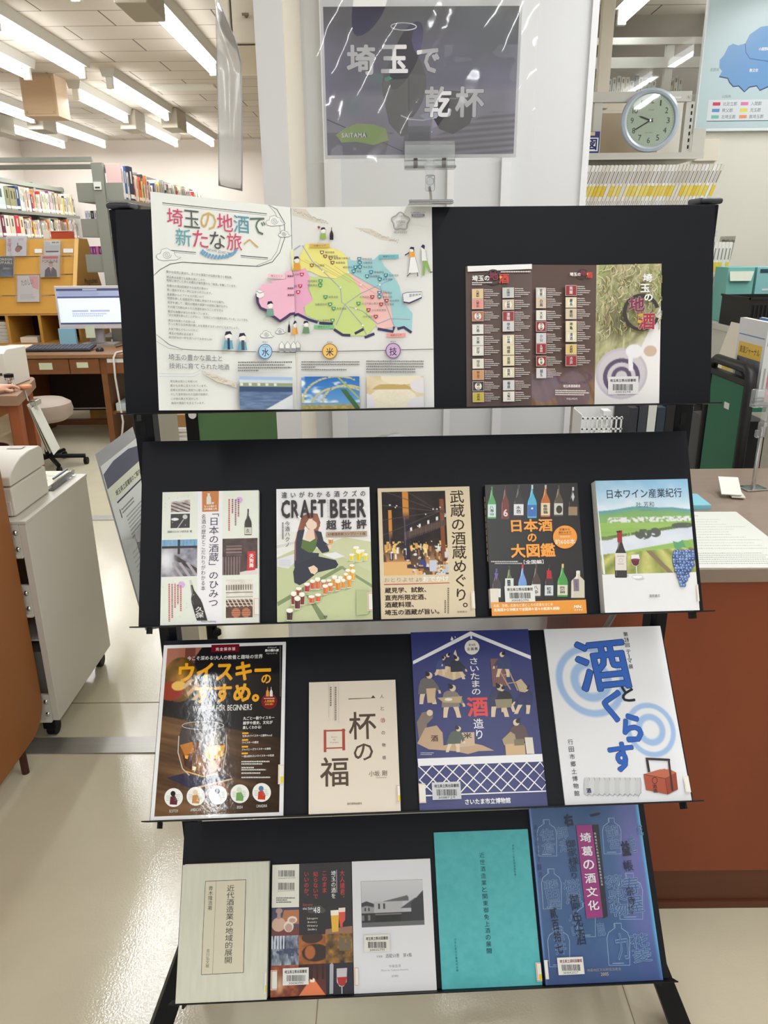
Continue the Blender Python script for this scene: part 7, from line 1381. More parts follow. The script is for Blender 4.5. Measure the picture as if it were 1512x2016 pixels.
skinned('body', V, E_, Rr, SKIN, pe)
SHIRT = mat('white_cotton', (232, 232, 230), 0.8)
skinned('shirt', [V[0], V[1], V[2], V[3], V[6], (-2.35, 3.985, .80), (-2.315, 4.08, .78), V[10], V[11], (-2.84, 4.15, .78)], [(0, 1), (1, 2), (2, 3), (3, 4), (4, 5), (5, 6), (3, 7), (7, 8), (8, 9)], [(.165, .125), (.145, .115), (.165, .115), (.10, .08), .068, .055, .05, .068, .055, .05], SHIRT, pe)
skinned('trousers', [V[0], V[14], V[15], (-2.50, 4.20, .14), V[18], V[19], (-2.74, 4.20, .14)], [(0, 1), (1, 2), (2, 3), (0, 4), (4, 5), (5, 6)], [(.16, .12), .09, .075, .056, .09, .075, .056], mat('navy_cloth', (40, 44, 58), 0.8), pe)
MB().lathe([(.02, .13), (.07, .12), (.10, .07), (.112, .0), (.108, -.06), (.09, -.10)], (-2.62, 3.945, 1.30), 20).build('hair', mat('black_hair', (26, 24, 24), 0.5), pe, smooth=True)
MB().lathe([(.012, .0), (.016, .012), (.006, .022)], (-2.62, 4.045, 1.265), 10, Matrix.Rotation(-PI / 2, 3, 'X')).build('nose', SKIN, pe, smooth=True)
for sx in (-.032, .032): MB().lathe([(.012, -.004), (.013, 0), (.008, .006)], (-2.62 + sx, 4.04, 1.29), 10, Matrix.Rotation(-PI / 2, 3, 'X')).build('eye', mat('eye_dark', (50, 40, 38), 0.3), pe, smooth=True)
MB().box(-2.642, 4.045, 1.222, -2.598, 4.052, 1.229).build('mouth', mat('lips', (180, 104, 96), 0.5), pe, bevel=0.003)
wt = MB().lathe([(.030, -.008), (.034, -.008), (.034, .008), (.030, .008)], (-2.236, 4.315, .747), 20, Matrix.Rotation(math.radians(78), 3, (Vector((-0.6, 0.35, 0)).normalized()))).build('wrist_watch', CHROME, pe, smooth=True)
sk_ = thing('stamp', 'small silver stamp with a black top on the side desk behind the hand', 'stamp', (-2.205, 4.53, 0.7102))
MB().lathe([(.022, 0), (.022, .03), (.012, .04), (.012, .052), (.026, .058), (.026, .072)], (-2.205, 4.53, 0.7102), 18).build('body', CHROME, sk_, smooth=True); MB().lathe([(.027, 0), (.027, .018), (.006, .022)], (-2.205, 4.53, 0.7825), 18).build('cap', BLK2, sk_)
tag(MB().lathe([(.0, 0), (.028, .002), (.036, .012), (.034, .022), (.02, .026)], (-2.118, 4.535, .7102), 16).build('pastry', mat('orange_bun', (206, 140, 96), 0.6), smooth=True), 'small orange brown round object on the side desk by the fingertips', 'small object')

# ---------------------------------------------------------------- magazine rack
YW = mat('yellow_wood', (196, 146, 62), 0.5, wood=((2, 2, 14), 0.05)); YE = mat('pale_edge_wood', (228, 184, 110), 0.5)
mr = thing('magazine_rack', 'yellow wooden magazine rack with stepped front and cubby shelf, reading Magazines on its side', 'magazine rack', (-3.2, 7.15, 0))
side = [(6.86, 0.0), (7.62, 0.0), (7.58, 0.96), (7.52, 1.17), (7.30, 1.573), (7.10, 1.573), (6.90, 1.17), (6.86, 0.96)]
for x0 in (-2.66, -3.625): MB().prism(side, 'x', x0, x0 + 0.02).build('side_panel', YW, mr)
fe = [(6.85, 0.96), (6.90, 1.17), (7.10, 1.574)]
b = MB()
for (y0, z0), (y1, z1) in zip(fe[:-1], fe[1:]): b.hexa([(-2.672, y0 - 0.012, z0), (-2.638, y0 - 0.012, z0), (-2.638, y0, z0), (-2.672, y0, z0)], [(-2.672, y1 - 0.012, z1), (-2.638, y1 - 0.012, z1), (-2.638, y1, z1), (-2.672, y1, z1)])
b.build('front_edge', YE, mr)
def rk(z): return 6.86 + (z - 0.96) / 0.613 * 0.24
for i, (z0, z1) in enumerate(((1.435, 1.573), (1.285, 1.428), (1.115, 1.278), (0.965, 1.108))):
    s_ = 0.012 * 0; MB().hexa([(-3.605, rk(z0) - 0.010, z0), (-2.672, rk(z0) - 0.010, z0), (-2.672, rk(z0) + 0.004, z0), (-3.605, rk(z0) + 0.004, z0)], [(-3.605, rk(z1) - 0.002, z1), (-2.672, rk(z1) - 0.002, z1), (-2.672, rk(z1) + 0.006, z1), (-3.605, rk(z1) + 0.006, z1)]).build('display_board', YW, mr)
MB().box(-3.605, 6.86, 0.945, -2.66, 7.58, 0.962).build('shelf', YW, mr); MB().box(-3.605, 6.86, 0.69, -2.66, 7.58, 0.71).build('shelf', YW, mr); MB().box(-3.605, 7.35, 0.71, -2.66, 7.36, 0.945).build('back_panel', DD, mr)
for x in (-3.285, -3.00): MB().box(x, 6.86, 0.71, x + 0.025, 7.34, 0.945).build('divider', YW, mr)
a = Art([(0, 0), (100, 0), (100, 30), (0, 30)], 0.34, 0.085, 0.0); a.text('Magazines', 4, 4, 96, 26, (86, 66, 34), 0.02); o = a.build('lettering', mr)
o.matrix_basis = mr.matrix_basis.inverted() @ Matrix.Translation((-2.6392, 7.09, 1.165)) @ Matrix.Rotation(PI / 2, 4, 'Z') @ Matrix.Rotation(PI / 2, 4, 'X')
for x0, x1 in ((-3.02, -2.955), (-2.77, -2.685)): MB().obox(((x0 + x1) / 2, rk(1.475) - 0.012, 1.475), ((x1 - x0) / 2, 0.002, 0.018), Matrix.Rotation(math.radians(-21), 3, 'X')).build('title_label', LW_, mr)
VINYL = film_mat('clear_sleeve', 0.08, (1, 1, 1), 0.06, 0.3)
def rack_mag(x0, x1, z0, z1, label, paint, off=0.014):
    w, h = x1 - x0, math.hypot(z1 - z0, rk(z1) - rk(z0)); ang = math.atan2(rk(z1) - rk(z0), z1 - z0)
    t = thing('magazine', label, 'magazine', M=Matrix.Translation((x0, rk(z0) - off - 0.006, z0)) @ Matrix.Rotation(PI / 2 - ang, 4, 'X'))
    MB().box(0, 0, -0.006, w, h, 0).build('pages', LW_, t, world=False)
    a = Art([(0, 0), (100, 0), (100, 130), (0, 130)], w, h, 1e-4); paint(a); a.build('front_cover', t, PRINT_SEMI)
    MB().grid(lambda u, v: (-0.012 + u * (w + 0.03), -0.004 + v * (h + 0.014), 0.003 + 0.003 * math.sin(u * 17 + v * 9)), 10, 10).build('plastic_sleeve', VINYL, t, world=False, smooth=True)
def pm1(a): a.fill((226, 222, 226)); a.text('金曜日', 6, 14, 26, 100, (190, 70, 120), 0.0, vert=True); a.ell(64, 78, 16, 16, (116, 90, 84)); a.ell(58, 88, 14, 18, (176, 120, 96)); a.rect(56, 44, 60, 70, (80, 80, 90)); a.lines(60, 14, 92, 30, 3, (196, 150, 190), RG)
def pm2(a): a.fill((54, 56, 62)); a.photo(0, 40, 100, 130, lambda u, v: put(mix((46, 52, 64), (120, 128, 140), fbm(u, v, 5, 5, 201)), (84, 130, 190), soft(u, v, .6, .85, .3, .2) * .8), 16, 16); a.text('FOREIGN', 8, 6, 92, 24, (226, 224, 214), 0.03); a.text('AFFAIRS', 8, 28, 92, 46, (226, 224, 214), 0.03); a.lines(40, 70, 90, 84, 3, (200, 200, 204), RG)
def pm3(a):
    a.fill((206, 196, 190)); a.rect(10, 8, 92, 22, (206, 96, 96)); a.text('FORTUNE', 10, 28, 92, 46, (70, 68, 72), 0.0)
    a.poly([(22, 130), (24, 90), (40, 72), (66, 72), (84, 92), (88, 130)], (78, 70, 80)); a.poly([(48, 72), (62, 72), (56, 110)], (226, 222, 222)); a.poly([(53, 76), (58, 76), (58, 106), (54, 106)], (176, 64, 70)); a.ell(55, 56, 12, 16, (206, 166, 146)); a.ell(55, 44, 12, 7, (130, 116, 108))
def pm4(a): a.fill((222, 222, 222)); a.rect(4, 40, 96, 96, (206, 206, 208)); a.rect(10, 92, 90, 104, (90, 70, 76)); a.text('経済', 48, 10, 92, 24, (60, 60, 64), 0.02); a.lines(8, 12, 40, 40, 3, (170, 172, 176), RG)
def pm5(a): a.fill((222, 216, 214)); a.poly([(52, 4), (96, 4), (96, 70), (70, 60)], (230, 170, 176)); a.text('たのしい', 18, 18, 72, 48, (60, 62, 60), 0.0, rot=8); a.lines(14, 92, 90, 118, 4, (186, 190, 186), RG)
def pm6(a): a.fill((176, 190, 170)); a.rect(0, 0, 100, 40, (120, 170, 130)); a.lines(6, 50, 92, 120, 8, (150, 110, 130), RG)
rack_mag(-3.265, -3.09, 1.437, 1.600, 'pale magazine with pink vertical writing in plastic, top left of the rack', pm1)
rack_mag(-3.350, -3.20, 1.268, 1.428, 'dark magazine reading FOREIGN AFFAIRS, middle row of the rack', pm2)
rack_mag(-2.935, -2.795, 1.440, 1.560, 'grey white magazine above the FORTUNE issue on the rack', pm4, 0.014)
rack_mag(-2.960, -2.795, 1.262, 1.442, 'magazine reading FORTUNE with a suited man on its cover', pm3, 0.026)
rack_mag(-3.165, -2.975, 1.060, 1.275, 'white and pink magazine low on the rack, under the FORTUNE issue', pm5, 0.014)
rack_mag(-3.47, -3.345, 1.065, 1.285, 'green magazine cut by the left picture edge on the rack', pm6, 0.014)
cp = MB().color((226, 220, 206)).box(-2.955, 7.12, 1.5745, -2.90, 7.135, 1.640).build('paper_slip', PRINT); tag(cp, 'cream paper slip standing on top of the magazine rack', 'paper slip')
tag(MB().color((196, 84, 52)).box(-2.895, 7.14, 1.5745, -2.735, 7.26, 1.635).color((226, 206, 196)).box(-2.96, 7.13, 1.6355, -2.735, 7.27, 1.642).build('book', PRINT), 'orange red book lying on top of the magazine rack', 'book')
for i in range(6):
    z = 0.7105 + i * 0.0305; tag(MB().color((222, 220, 210)).box(-3.46 + 0.006 * (i % 2), 6.90, z, -3.30 + 0.004 * (i % 3), 7.12, z + 0.027).color((196, 192, 180)).box(-3.455, 6.899, z + 0.004, -3.305, 6.8995, z + 0.022).build('paper_bundle', PRINT), 'white paper bundle, %s from the bottom of the left rack cubby' % ('first', 'second', 'third', 'fourth', 'fifth', 'sixth')[i], 'paper bundle', 'white bundles in the rack cubby')
tag(MB().color((226, 214, 196)).box(-3.20, 6.90, 0.7105, -3.05, 7.05, 0.757).build('small_carton', PRINT), 'cream flat carton in the second cubby of the magazine rack', 'carton')

# ---------------------------------------------------------------- steel book stacks on the left
ST = mat('grey_green_steel', (134, 136, 126), 0.5)
ORD = ['first', 'second', 'third', 'fourth', 'fifth', 'sixth', 'seventh', 'eighth', 'ninth', 'tenth', '11th', '12th', '13th', '14th', '15th', '16th', '17th', '18th', '19th', '20th']
def ordn(i):
    n = i + 1
    return ORD[i] if i < 20 else '%d%s' % (n, 'th' if 10 < n % 100 < 14 else {1: 'st', 2: 'nd', 3: 'rd'}.get(n % 10, 'th'))
PALB = [((222, 216, 200), 'cream'), ((222, 218, 206), 'ivory'), ((206, 204, 196), 'off white'), ((214, 208, 190), 'buff'), ((196, 196, 190), 'light grey'), ((226, 222, 214), 'white'), ((196, 200, 182), 'pale green'), ((204, 190, 160), 'beige'), ((170, 44, 48), 'red'), ((214, 118, 60), 'orange'), ((150, 146, 138), 'grey'), ((52, 66, 112), 'navy'), ((206, 198, 182), 'sand'), ((60, 58, 60), 'black'), ((150, 126, 96), 'brown'), ((214, 176, 178), 'pink'), ((228, 202, 110), 'yellow'), ((120, 60, 96), 'purple')]
def rack_book(name, x0, y0, z0, x1, y1, z1, c, label, group, axis='y', tilt=0.0, cat='book', band=None):
    """a book standing on a shelf; spine faces +x (axis y) or -y (axis x)"""
    b = MB().color(c); cc = Vector(((x0 + x1) / 2, (y0 + y1) / 2, z0)); R = Matrix.Rotation(tilt, 3, 'X' if axis == 'y' else 'Y')
    def bx(a0, b0, c0, a1, b1, c1):
        m = Vector(((a0 + a1) / 2, (b0 + b1) / 2, (c0 + c1) / 2)) - cc; b.obox(cc + R @ m, (abs(a1 - a0) / 2, abs(b1 - b0) / 2, abs(c1 - c0) / 2), R)
    bx(x0, y0, z0, x1, y1, z1 - 0.002); b.color((230, 226, 214)); bx(x0 + 0.004, y0 + 0.0015, z1 - 0.002, x1 - 0.002, y1 - 0.0015, z1 - 0.0005)
    dk = tuple(int(v * .45) for v in c) if sum(c) > 330 else (214, 208, 190); H = z1 - z0
    if axis == 'y':
        b.color(dk); bx(x1, y0 + (y1 - y0) * .35, z0 + H * .5, x1 + 0.0006, y1 - (y1 - y0) * .35, z0 + H * .86)
        b.color((232, 230, 222)); bx(x1, y0 + 0.001, z0 + H * .06, x1 + 0.0006, y1 - 0.001, z0 + H * .18)
    else:
        if band: b.color(band); bx(x0 + 0.0006, y0 - 0.0006, z0 + H * .52, x1 - 0.0006, y0, z0 + H * .68)
        b.color((140, 136, 132)); bx(x0 + (x1 - x0) * .32, y0 - 0.0006, z0 + H * .72, x1 - (x1 - x0) * .32, y0, z0 + H * .90); b.color((166, 162, 158)); bx(x0 + (x1 - x0) * .36, y0 - 0.0006, z0 + H * .18, x1 - (x1 - x0) * .36, y0, z0 + H * .45)
    o = b.build(name, PRINT); return tag(o, label, cat, group)
def stack(name, label, x0, x1, y0, y1, zs, top, posts, face_post=False):
    t = thing(name, label, 'bookshelf', ((x0 + x1) / 2, (y0 + y1) / 2, 0)); xm = (x0 + x1) / 2
    for z in zs: MB().box(x0, y0 + 0.02, z - 0.02, x1, y1, z).box(x1 - 0.004, y0 + 0.02, z - 0.03, x1, y1, z - 0.02).build('shelf', ST, t)
    for y in posts: MB().box(xm - 0.045, y, 0, xm + 0.045, y + 0.05, top).build('upright', ST, t)
    MB().box(xm - 0.05, y0 + 0.06, top - 0.05, xm + 0.05, y1, top - 0.01).build('top_rail', ST, t)
    for z in zs[:4]:
        for s_ in (x0, xm + 0.047): MB().box(s_, y0 + 0.018, z - 0.012, s_ + (x1 - x0) / 2 - 0.05, y0 + 0.022, z + 0.125).build('end_plate', ST, t, bevel=0.001)
    return t
t2 = stack('book_stack', 'grey steel book stack behind the magazine rack, its end post by the black stand', -2.50, -2.115, 6.80, 9.95, (1.875, 1.60, 1.32, 1.04, 0.76, 0.48, 0.2), 2.15, (6.80, 7.7, 8.6, 9.5))
MB().box(-2.345, 6.785, 1.945, -2.285, 6.80, 2.005).build('shelf_sign', LW_, t2, bevel=0.002)
MB().box(-2.335, 6.783, 1.955, -2.295, 6.785, 1.968).build('shelf_sign_text', mat('sign_ink', (60, 60, 62), 0.6), t2)
t1 = stack('book_stack', 'long grey steel book stack along the left wall, above the magazine rack', -4.05, -3.65, 7.3, 9.95, (1.86, 1.605, 1.32, 1.04, 0.76, 0.48, 0.2), 2.18, (7.3, 8.2, 9.1, 9.88))
for z, nm in ((2.165, 'upper'), (2.115, 'lower')): tag(MB().box(-4.28, 6.86 if nm == 'upper' else 6.92, z, -2.36, 6.90 if nm == 'upper' else 6.96, z + 0.035).build('tie_rail', ST), '%s grey steel tie rail joining the two book stacks' % nm, 'tie rail')
rb = random.Random(11)
def fill_row(x1, depth, y0, y1, z, hmin, hmax, shelf, grp, first=(), lean=0.3):
    y = y0; i = 0
    while y < y1 - 0.05:
        if i < len(first): c, nm, th, h = first[i]
        else: c, nm = rb.choice(PALB); th = rb.uniform(0.018, 0.05); h = rb.uniform(hmin, hmax)
        rack_book('book', x1 - depth + rb.uniform(0, .01), y, z + 0.0005, x1 - rb.uniform(0.0, .012), y + th - 0.0015, z + h, c, '%s book, %s from the near end of %s' % (nm, ordn(i), shelf), grp)
        y += th + (0.0 if rb.random() > .06 else 0.03); i += 1
fill_row(-2.117, 0.135, 6.83, 9.9, 1.875, 0.15, 0.235, "the right stack's top shelf", "books on the right stack's top shelf", [((222, 190, 186), 'pale pink', 0.03, 0.27), ((222, 222, 222), 'white', 0.035, 0.25), ((44, 92, 158), 'bright blue', 0.06, 0.255), ((206, 196, 180), 'cream', 0.03, 0.21), ((120, 70, 60), 'brown', 0.02, 0.22), ((206, 200, 190), 'pale', 0.03, 0.22), ((38, 42, 62), 'dark navy', 0.11, 0.27), ((150, 60, 50), 'red brown', 0.03, 0.20), ((222, 200, 176), 'cream', 0.04, 0.21), ((206, 110, 70), 'orange', 0.09, 0.205)])
fill_row(-3.652, 0.14, 7.75, 9.86, 1.86, 0.17, 0.235, "the left stack's top shelf", "books on the left stack's top shelf", [((120, 110, 112), 'grey', .03, .22), ((150, 70, 130), 'purple', .04, .21), ((226, 222, 214), 'white', .04, .22), ((206, 198, 186), 'cream', .04, .2), ((200, 214, 210), 'mint', .16, .215), ((150, 146, 110), 'olive', .09, .21), ((156, 150, 112), 'olive', .09, .205), ((150, 144, 110), 'olive', .07, .205), ((34, 60, 110), 'blue', .07, .23)])
fill_row(-3.652, 0.14, 7.70, 9.86, 1.605, 0.15, 0.215, "the left stack's second shelf", "books on the left stack's second shelf", [((222, 218, 206), 'cream', .04, .2), ((180, 46, 56), 'red', .05, .21), ((206, 200, 190), 'pale grey', .07, .21), ((110, 34, 60), 'maroon', .07, .2), ((222, 220, 206), 'white', .10, .2), ((228, 170, 90), 'orange', .03, .2), ((206, 210, 190), 'pale green', .1, .2), ((206, 50, 62), 'bright red', .10, .205), ((226, 210, 170), 'buff', .09, .195)])
for z, g in ((1.60, 'second'), (1.32, 'third')): fill_row(-2.117, 0.135, 6.84, 7.6, z, 0.14, 0.22, "the right stack's %s shelf" % g, "books on the right stack's %s shelf" % g)
for i, (x, z, c, nm) in enumerate(((-2.47, 1.6005, (196, 196, 214), 'pale lilac'), (-2.445, 1.6005, (206, 204, 206), 'pale grey'), (-2.42, 1.6005, (60, 56, 62), 'dark'), (-2.395, 1.6005, (206, 200, 206), 'white'), (-2.465, 1.3205, (150, 60, 140), 'purple'), (-2.44, 1.3205, (130, 50, 120), 'plum'), (-2.415, 1.3205, (206, 90, 160), 'pink'), (-2.39, 1.3205, (110, 50, 110), 'violet'))):
    rack_book('book', x, 6.85, z, x + 0.022, 7.0, z + 0.19, c, '%s book, %s from the left on the %s end shelf left of the post' % (nm, ORD[i % 4], 'second' if i < 4 else 'third'), 'books left of the end post', axis='x')

# ---------------------------------------------------------------- right: shelving under the window, clock, magazines
SG = mat('pale_grey_steel', (196, 194, 184), 0.45)
lu = thing('steel_shelf', 'pale grey steel shelf unit holding two rows of white magazines, below the clock', 'shelf unit', (1.05, 3.68, 0))
for z in (1.235, 1.545, 0.92, 0.6, 0.1): MB().box(0.63, 3.46, z - 0.025, 1.53 if z < 1.5 else 1.43, 3.92, z).build('shelf', SG, lu, bevel=0.002)
for x in (0.63, 1.40): MB().box(x, 3.88, 0, x + 0.035, 3.915, 1.52).build('upright', SG, lu)
for x in (0.63, 1.495): MB().box(x, 3.47, 0, x + 0.03, 3.50, 1.21).build('upright', SG, lu)
uu = thing('steel_shelf', 'upper grey steel shelf with tan back board, carrying the round clock', 'shelf unit', (1.0, 3.75, 1.545))
MB().box(0.63, 3.545, 1.835, 1.367, 3.93, 1.855).box(0.63, 3.545, 1.830, 1.367, 3.549, 1.856).build('shelf', SG, uu)
MB().box(0.63, 3.60, 2.055, 1.31, 3.625, 2.095).build('top_rail', SG, uu, bevel=0.002)
MB().box(0.93, 3.92, 1.86, 1.29, 3.935, 2.06).build('back_board', mat('tan_board', (176, 158, 134), 0.7), uu)
for x in (0.63, 0.905, 1.292):
    up = MB().box(x, 3.605, 1.8555, x + 0.035, 3.64, 2.055).build('upright', SG, uu)
    if x > 1.2:
        b = MB()
        for i in range(7): b.box(x + 0.022, 3.6035, 1.875 + i * 0.026, x + 0.028, 3.6052, 1.889 + i * 0.026)
        b.build('slots', BLK2, up)
for x in (0.63, 1.292): MB().box(x, 3.90, 1.5455, x + 0.035, 3.93, 1.835).build('upright', SG, uu)
MB().box(1.330, 3.596, 1.857, 1.385, 3.600, 1.955).build('end_bracket', SG, uu, bevel=0.002); MB().cyl((1.30, 3.60, 2.075), (1.30, 3.596, 2.075), 0.006).build('bolt', CHROME, uu)
MB().box(1.225, 3.5985, 2.066, 1.265, 3.5999, 2.074).build('label', LW_, uu)
ck = thing('wall_clock', 'round silver blue wall clock standing on the grey shelf', 'clock', M=Matrix.Translation((1.132, 3.572, 1.98)) @ Matrix.Rotation(math.radians(88.5), 4, 'X'))
CR = 0.123
MB().lathe([(CR - 0.016, -0.005), (CR - 0.004, -0.012), (CR, 0.004), (CR - 0.002, 0.018), (CR - 0.012, 0.024), (CR - 0.02, 0.020), (CR - 0.022, 0.006)], (0, 0, 0), 56).build('rim', mat('clock_silver', (196, 208, 222), 0.28, metal=0.4), ck, world=False, smooth=True)
a = Art([(0, 0), (200, 0), (200, 200), (0, 200)], 2 * CR - 0.044, 2 * CR - 0.044, 0.007)
a.ell(100, 100, 99.5, 99.5, (214, 222, 204), 64)
for i in range(60):
    th = i * PI / 30
    a.line([(100 + 92 * math.sin(th), 100 - 92 * math.cos(th)), (100 + 95 * math.sin(th), 100 - 95 * math.cos(th))], 1.2, (110, 112, 104))
for n in range(1, 13):
    th = n * PI / 6; x, y = 100 + 75 * math.sin(th), 100 - 75 * math.cos(th); w_ = (3 if n == 1 else 6 if n == 11 else 10 if n == 12 else 11 if n == 10 else 6.5)
    a.text(str(n), x - w_, y - 11, x + w_, y + 11, (84, 86, 80), 0.0)
a.text('CITIZEN', 88, 58, 112, 63, (130, 132, 126)); a.text('RADIO CONTROL', 84, 144, 116, 148, (150, 152, 146))
o = a.build('dial', ck); o.matrix_basis = Matrix.Translation((-CR + 0.022, -CR + 0.022, 0))
def hand(name, ang, L, w_):
    th = math.radians(ang); d = Vector((math.sin(th), math.cos(th), 0)); n_ = Vector((d.y, -d.x, 0)); z = Vector((0, 0, 0.0105))
    MB().poly([tuple(-d * 0.012 + n_ * w_ + z), tuple(-d * 0.012 - n_ * w_ + z), tuple(d * L * .8 - n_ * w_ + z), tuple(d * L + z), tuple(d * L * .8 + n_ * w_ + z)]).build(name, mat('hand_black', (40, 42, 40), 0.4), ck, world=False, solid=0.0008)
hand('hour_hand', 289, 0.052, 0.0028); hand('minute_hand', 240, 0.080, 0.0022); MB().cyl((0, 0, 0.009), (0, 0, 0.0125), 0.004).build('hub', CHROME, ck, world=False)
MB().poly([(0.099 * math.cos(2 * PI * i / 48), 0.099 * math.sin(2 * PI * i / 48), 0.0185) for i in range(48)]).build('glass', PANE, ck, world=False)
tz = thing('sign_block', 'navy block sign reading 地図 standing left of the clock', 'sign', (0.87, 3.61, 1.8565))
MB().box(0.80, 3.560, 1.8565, 0.925, 3.59, 1.940).build('block', mat('sign_navy', (38, 44, 112), 0.5), tz)
a = Art([(0, 0), (125, 0), (125, 84), (0, 84)], 0.125, 0.084, 0.0); a.rect(4, 24, 58, 76, (226, 228, 236)); a.rect(68, 24, 120, 76, (226, 228, 236)); a.text('地', 10, 28, 54, 72, (38, 44, 92), 0.03); a.text('図', 73, 28, 115, 72, (38, 44, 92), 0.03); a.rect(0, 2, 104, 16, (206, 190, 150)); o = a.build('lettering', tz); o.matrix_basis = tz.matrix_basis.inverted() @ Matrix.Translation((0.80, 3.5596, 1.8565)) @ Matrix.Rotation(PI / 2, 4, 'X')
x = 0.70; i = 0; TL20 = math.radians(19)
while x < 1.335:
    th = rb.choice((0.0125, 0.0135, 0.015, 0.016)); band = rb.choice([(226, 196, 60), (228, 206, 90), (220, 186, 40), None, (230, 214, 140), (226, 200, 70)])
    rack_book('magazine', x, 3.475, 1.5455 + 0.004, x + th - 0.001, 3.68, 1.5455 + 0.272, rb.choice([(228, 224, 214), (222, 218, 210), (232, 230, 224), (216, 210, 196)]), 'white magazine, %s from the left in the leaning row under the clock' % ordn(i), 'leaning white magazines under the clock', 'x', TL20, 'magazine', band); x += th / math.cos(TL20) * 1.0 + 0.0008; i += 1
for i in range(5):
    x = 1.415 + i * 0.0155; rack_book('magazine', x, 3.475, 1.2355 + 0.002, x + 0.0145, 3.68, 1.2355 + 0.262, (226, 224, 216), 'white magazine, %s from the left on the lower row right of the stand' % ORD[i], 'white magazines on the lower row', 'x', math.radians(4), 'magazine', (228, 206, 60) if i != 3 else None)
tag(MB().grid(lambda u, v: (1.498 + 0.03 * v + 0.002 * math.sin(v * 9), 3.50 + 0.16 * u, 1.24 + 0.28 * v), 4, 8).build('plastic_divider', film_mat('clear_divider', 0.12)), 'clear plastic divider leaning beside the lower white magazines', 'divider')
lw = thing('low_shelf', 'low grey shelf carrying the black basket and the teal file boxes', 'shelf unit', (2.0, 3.15, 0))
MB().box(1.38, 2.90, 1.155, 2.70, 3.44, 1.18).build('top', SG, lw, bevel=0.002)
for x in (1.385, 2.66): MB().box(x, 2.92, 0, x + 0.03, 3.42, 1.155).build('side', SG, lw)
TEAL = mat('teal_card', (122, 186, 176), 0.6); TEAL2 = mat('teal_card_light', (140, 196, 196), 0.6)
for i, (x0, x1, nm, m) in enumerate(((1.425, 1.535, 'teal file box with a pale flap, left of the pair', TEAL), (1.545, 1.63, 'light teal file box with a dark slot, right of the pair', TEAL2))):
    t = thing('file_box', nm, 'file box', ((x0 + x1) / 2, 3.36, 1.18)); MB().box(x0, 3.29, 1.1805, x1, 3.42, 1.398).build('box', m, t, bevel=0.002)
    if i == 0: MB().hexa([(x0 + .005, 3.270, 1.345), (x1 - .02, 3.270, 1.345), (x1 - .02, 3.274, 1.345), (x0 + .005, 3.274, 1.345)], [(x0 + .005, 3.285, 1.382), (x1 - .005, 3.285, 1.382), (x1 - .005, 3.289, 1.382), (x0 + .005, 3.289, 1.382)]).build('flap', mat('pale_flap', (206, 212, 196), 0.7), t)
    else: MB().box(x0 + .012, 3.288, 1.375, x1 - .006, 3.29, 1.390).build('slot', mat('slot_teal', (40, 70, 84), 0.6), t); MB().box(x0 + .03, 3.2885, 1.305, x0 + .055, 3.29, 1.312).build('label', LW_, t)
kf = thing('file_box', 'brown kraft file box at the right picture edge on the low shelf', 'file box', (1.70, 3.36, 1.18)); MB().box(1.645, 3.29, 1.1805, 1.76, 3.42, 1.395).build('box', mat('kraft', (176, 140, 88), 0.7), kf); MB().box(1.655, 3.288, 1.34, 1.74, 3.29, 1.352).build('label', LW_, kf)
bk_ = thing('black_basket', 'black slotted plastic basket on the low shelf in front of the teal boxes', 'basket', (1.6, 3.1, 1.18))
BP = mat('black_plastic', (24, 23, 23), 0.45)
MB().box(1.39, 2.985, 1.1805, 1.394, 3.235, 1.295).build('side', BP, bk_); MB().box(1.394, 3.231, 1.1805, 1.80, 3.235, 1.295).build('back', BP, bk_); MB().box(1.394, 2.985, 1.1805, 1.80, 3.231, 1.186).build('bottom', BP, bk_); MB().box(1.796, 2.985, 1.186, 1.80, 3.231, 1.295).build('side', BP, bk_)
b = MB().box(1.394, 2.985, 1.186, 1.796, 2.989, 1.225).box(1.394, 2.985, 1.270, 1.796, 2.989, 1.295)
for i in range(26): b.box(1.394 + i * 0.0155, 2.985, 1.225, 1.400 + i * 0.0155, 2.989, 1.270)
b.build('front', BP, bk_); MB().box(1.386, 2.981, 1.290, 1.804, 2.985, 1.298).box(1.386, 2.981, 1.290, 1.390, 3.239, 1.298).build('rim', BP, bk_)
mp = thing('map_poster', 'pale blue map poster with a blue district and colour key, on the right wall', 'poster', (1.98, 3.98, 1.99))
MB().box(1.472, 3.972, 1.988, 2.52, 3.996, 2.68).build('board', mat('poster_white', (226, 232, 232), 0.5), mp)
QM = [(1.478, 2.674), (2.514, 2.674), (2.514, 2.00), (1.478, 2.00)]
a = Art(QM, 1.036, 0.674, 0.0); a.fill((188, 208, 212))
BLU = (112, 156, 204)
a.poly([(1.555, 2.25), (1.553, 2.28), (1.570, 2.30), (1.585, 2.335), (1.605, 2.345), (1.630, 2.338), (1.66, 2.345), (1.675, 2.38), (1.72, 2.41), (1.80, 2.42), (1.95, 2.40), (1.95, 2.22), (1.84, 2.19), (1.755, 2.155), (1.738, 2.175), (1.705, 2.17), (1.685, 2.150), (1.655, 2.175), (1.630, 2.172), (1.61, 2.19), (1.60, 2.208), (1.560, 2.215), (1.570, 2.235)], BLU)
for x0, x1, c in ((1.95, 2.2, (150, 190, 150)), (2.2, 2.4, (222, 190, 120))): a.poly([(x0, 2.40), (x1, 2.45), (x1, 2.2), (x0, 2.2)], c)
a.line([(1.66, 2.345), (1.668, 2.31), (1.69, 2.285), (1.74, 2.278), (1.80, 2.27), (1.95, 2.29)], 0.003, (70, 100, 140)); a.line([(1.560, 2.213), (1.60, 2.206), (1.61, 2.19), (1.630, 2.172), (1.655, 2.174), (1.685, 2.150), (1.705, 2.169), (1.738, 2.174), (1.755, 2.155), (1.84, 2.19)], 0.005, (56, 74, 110))
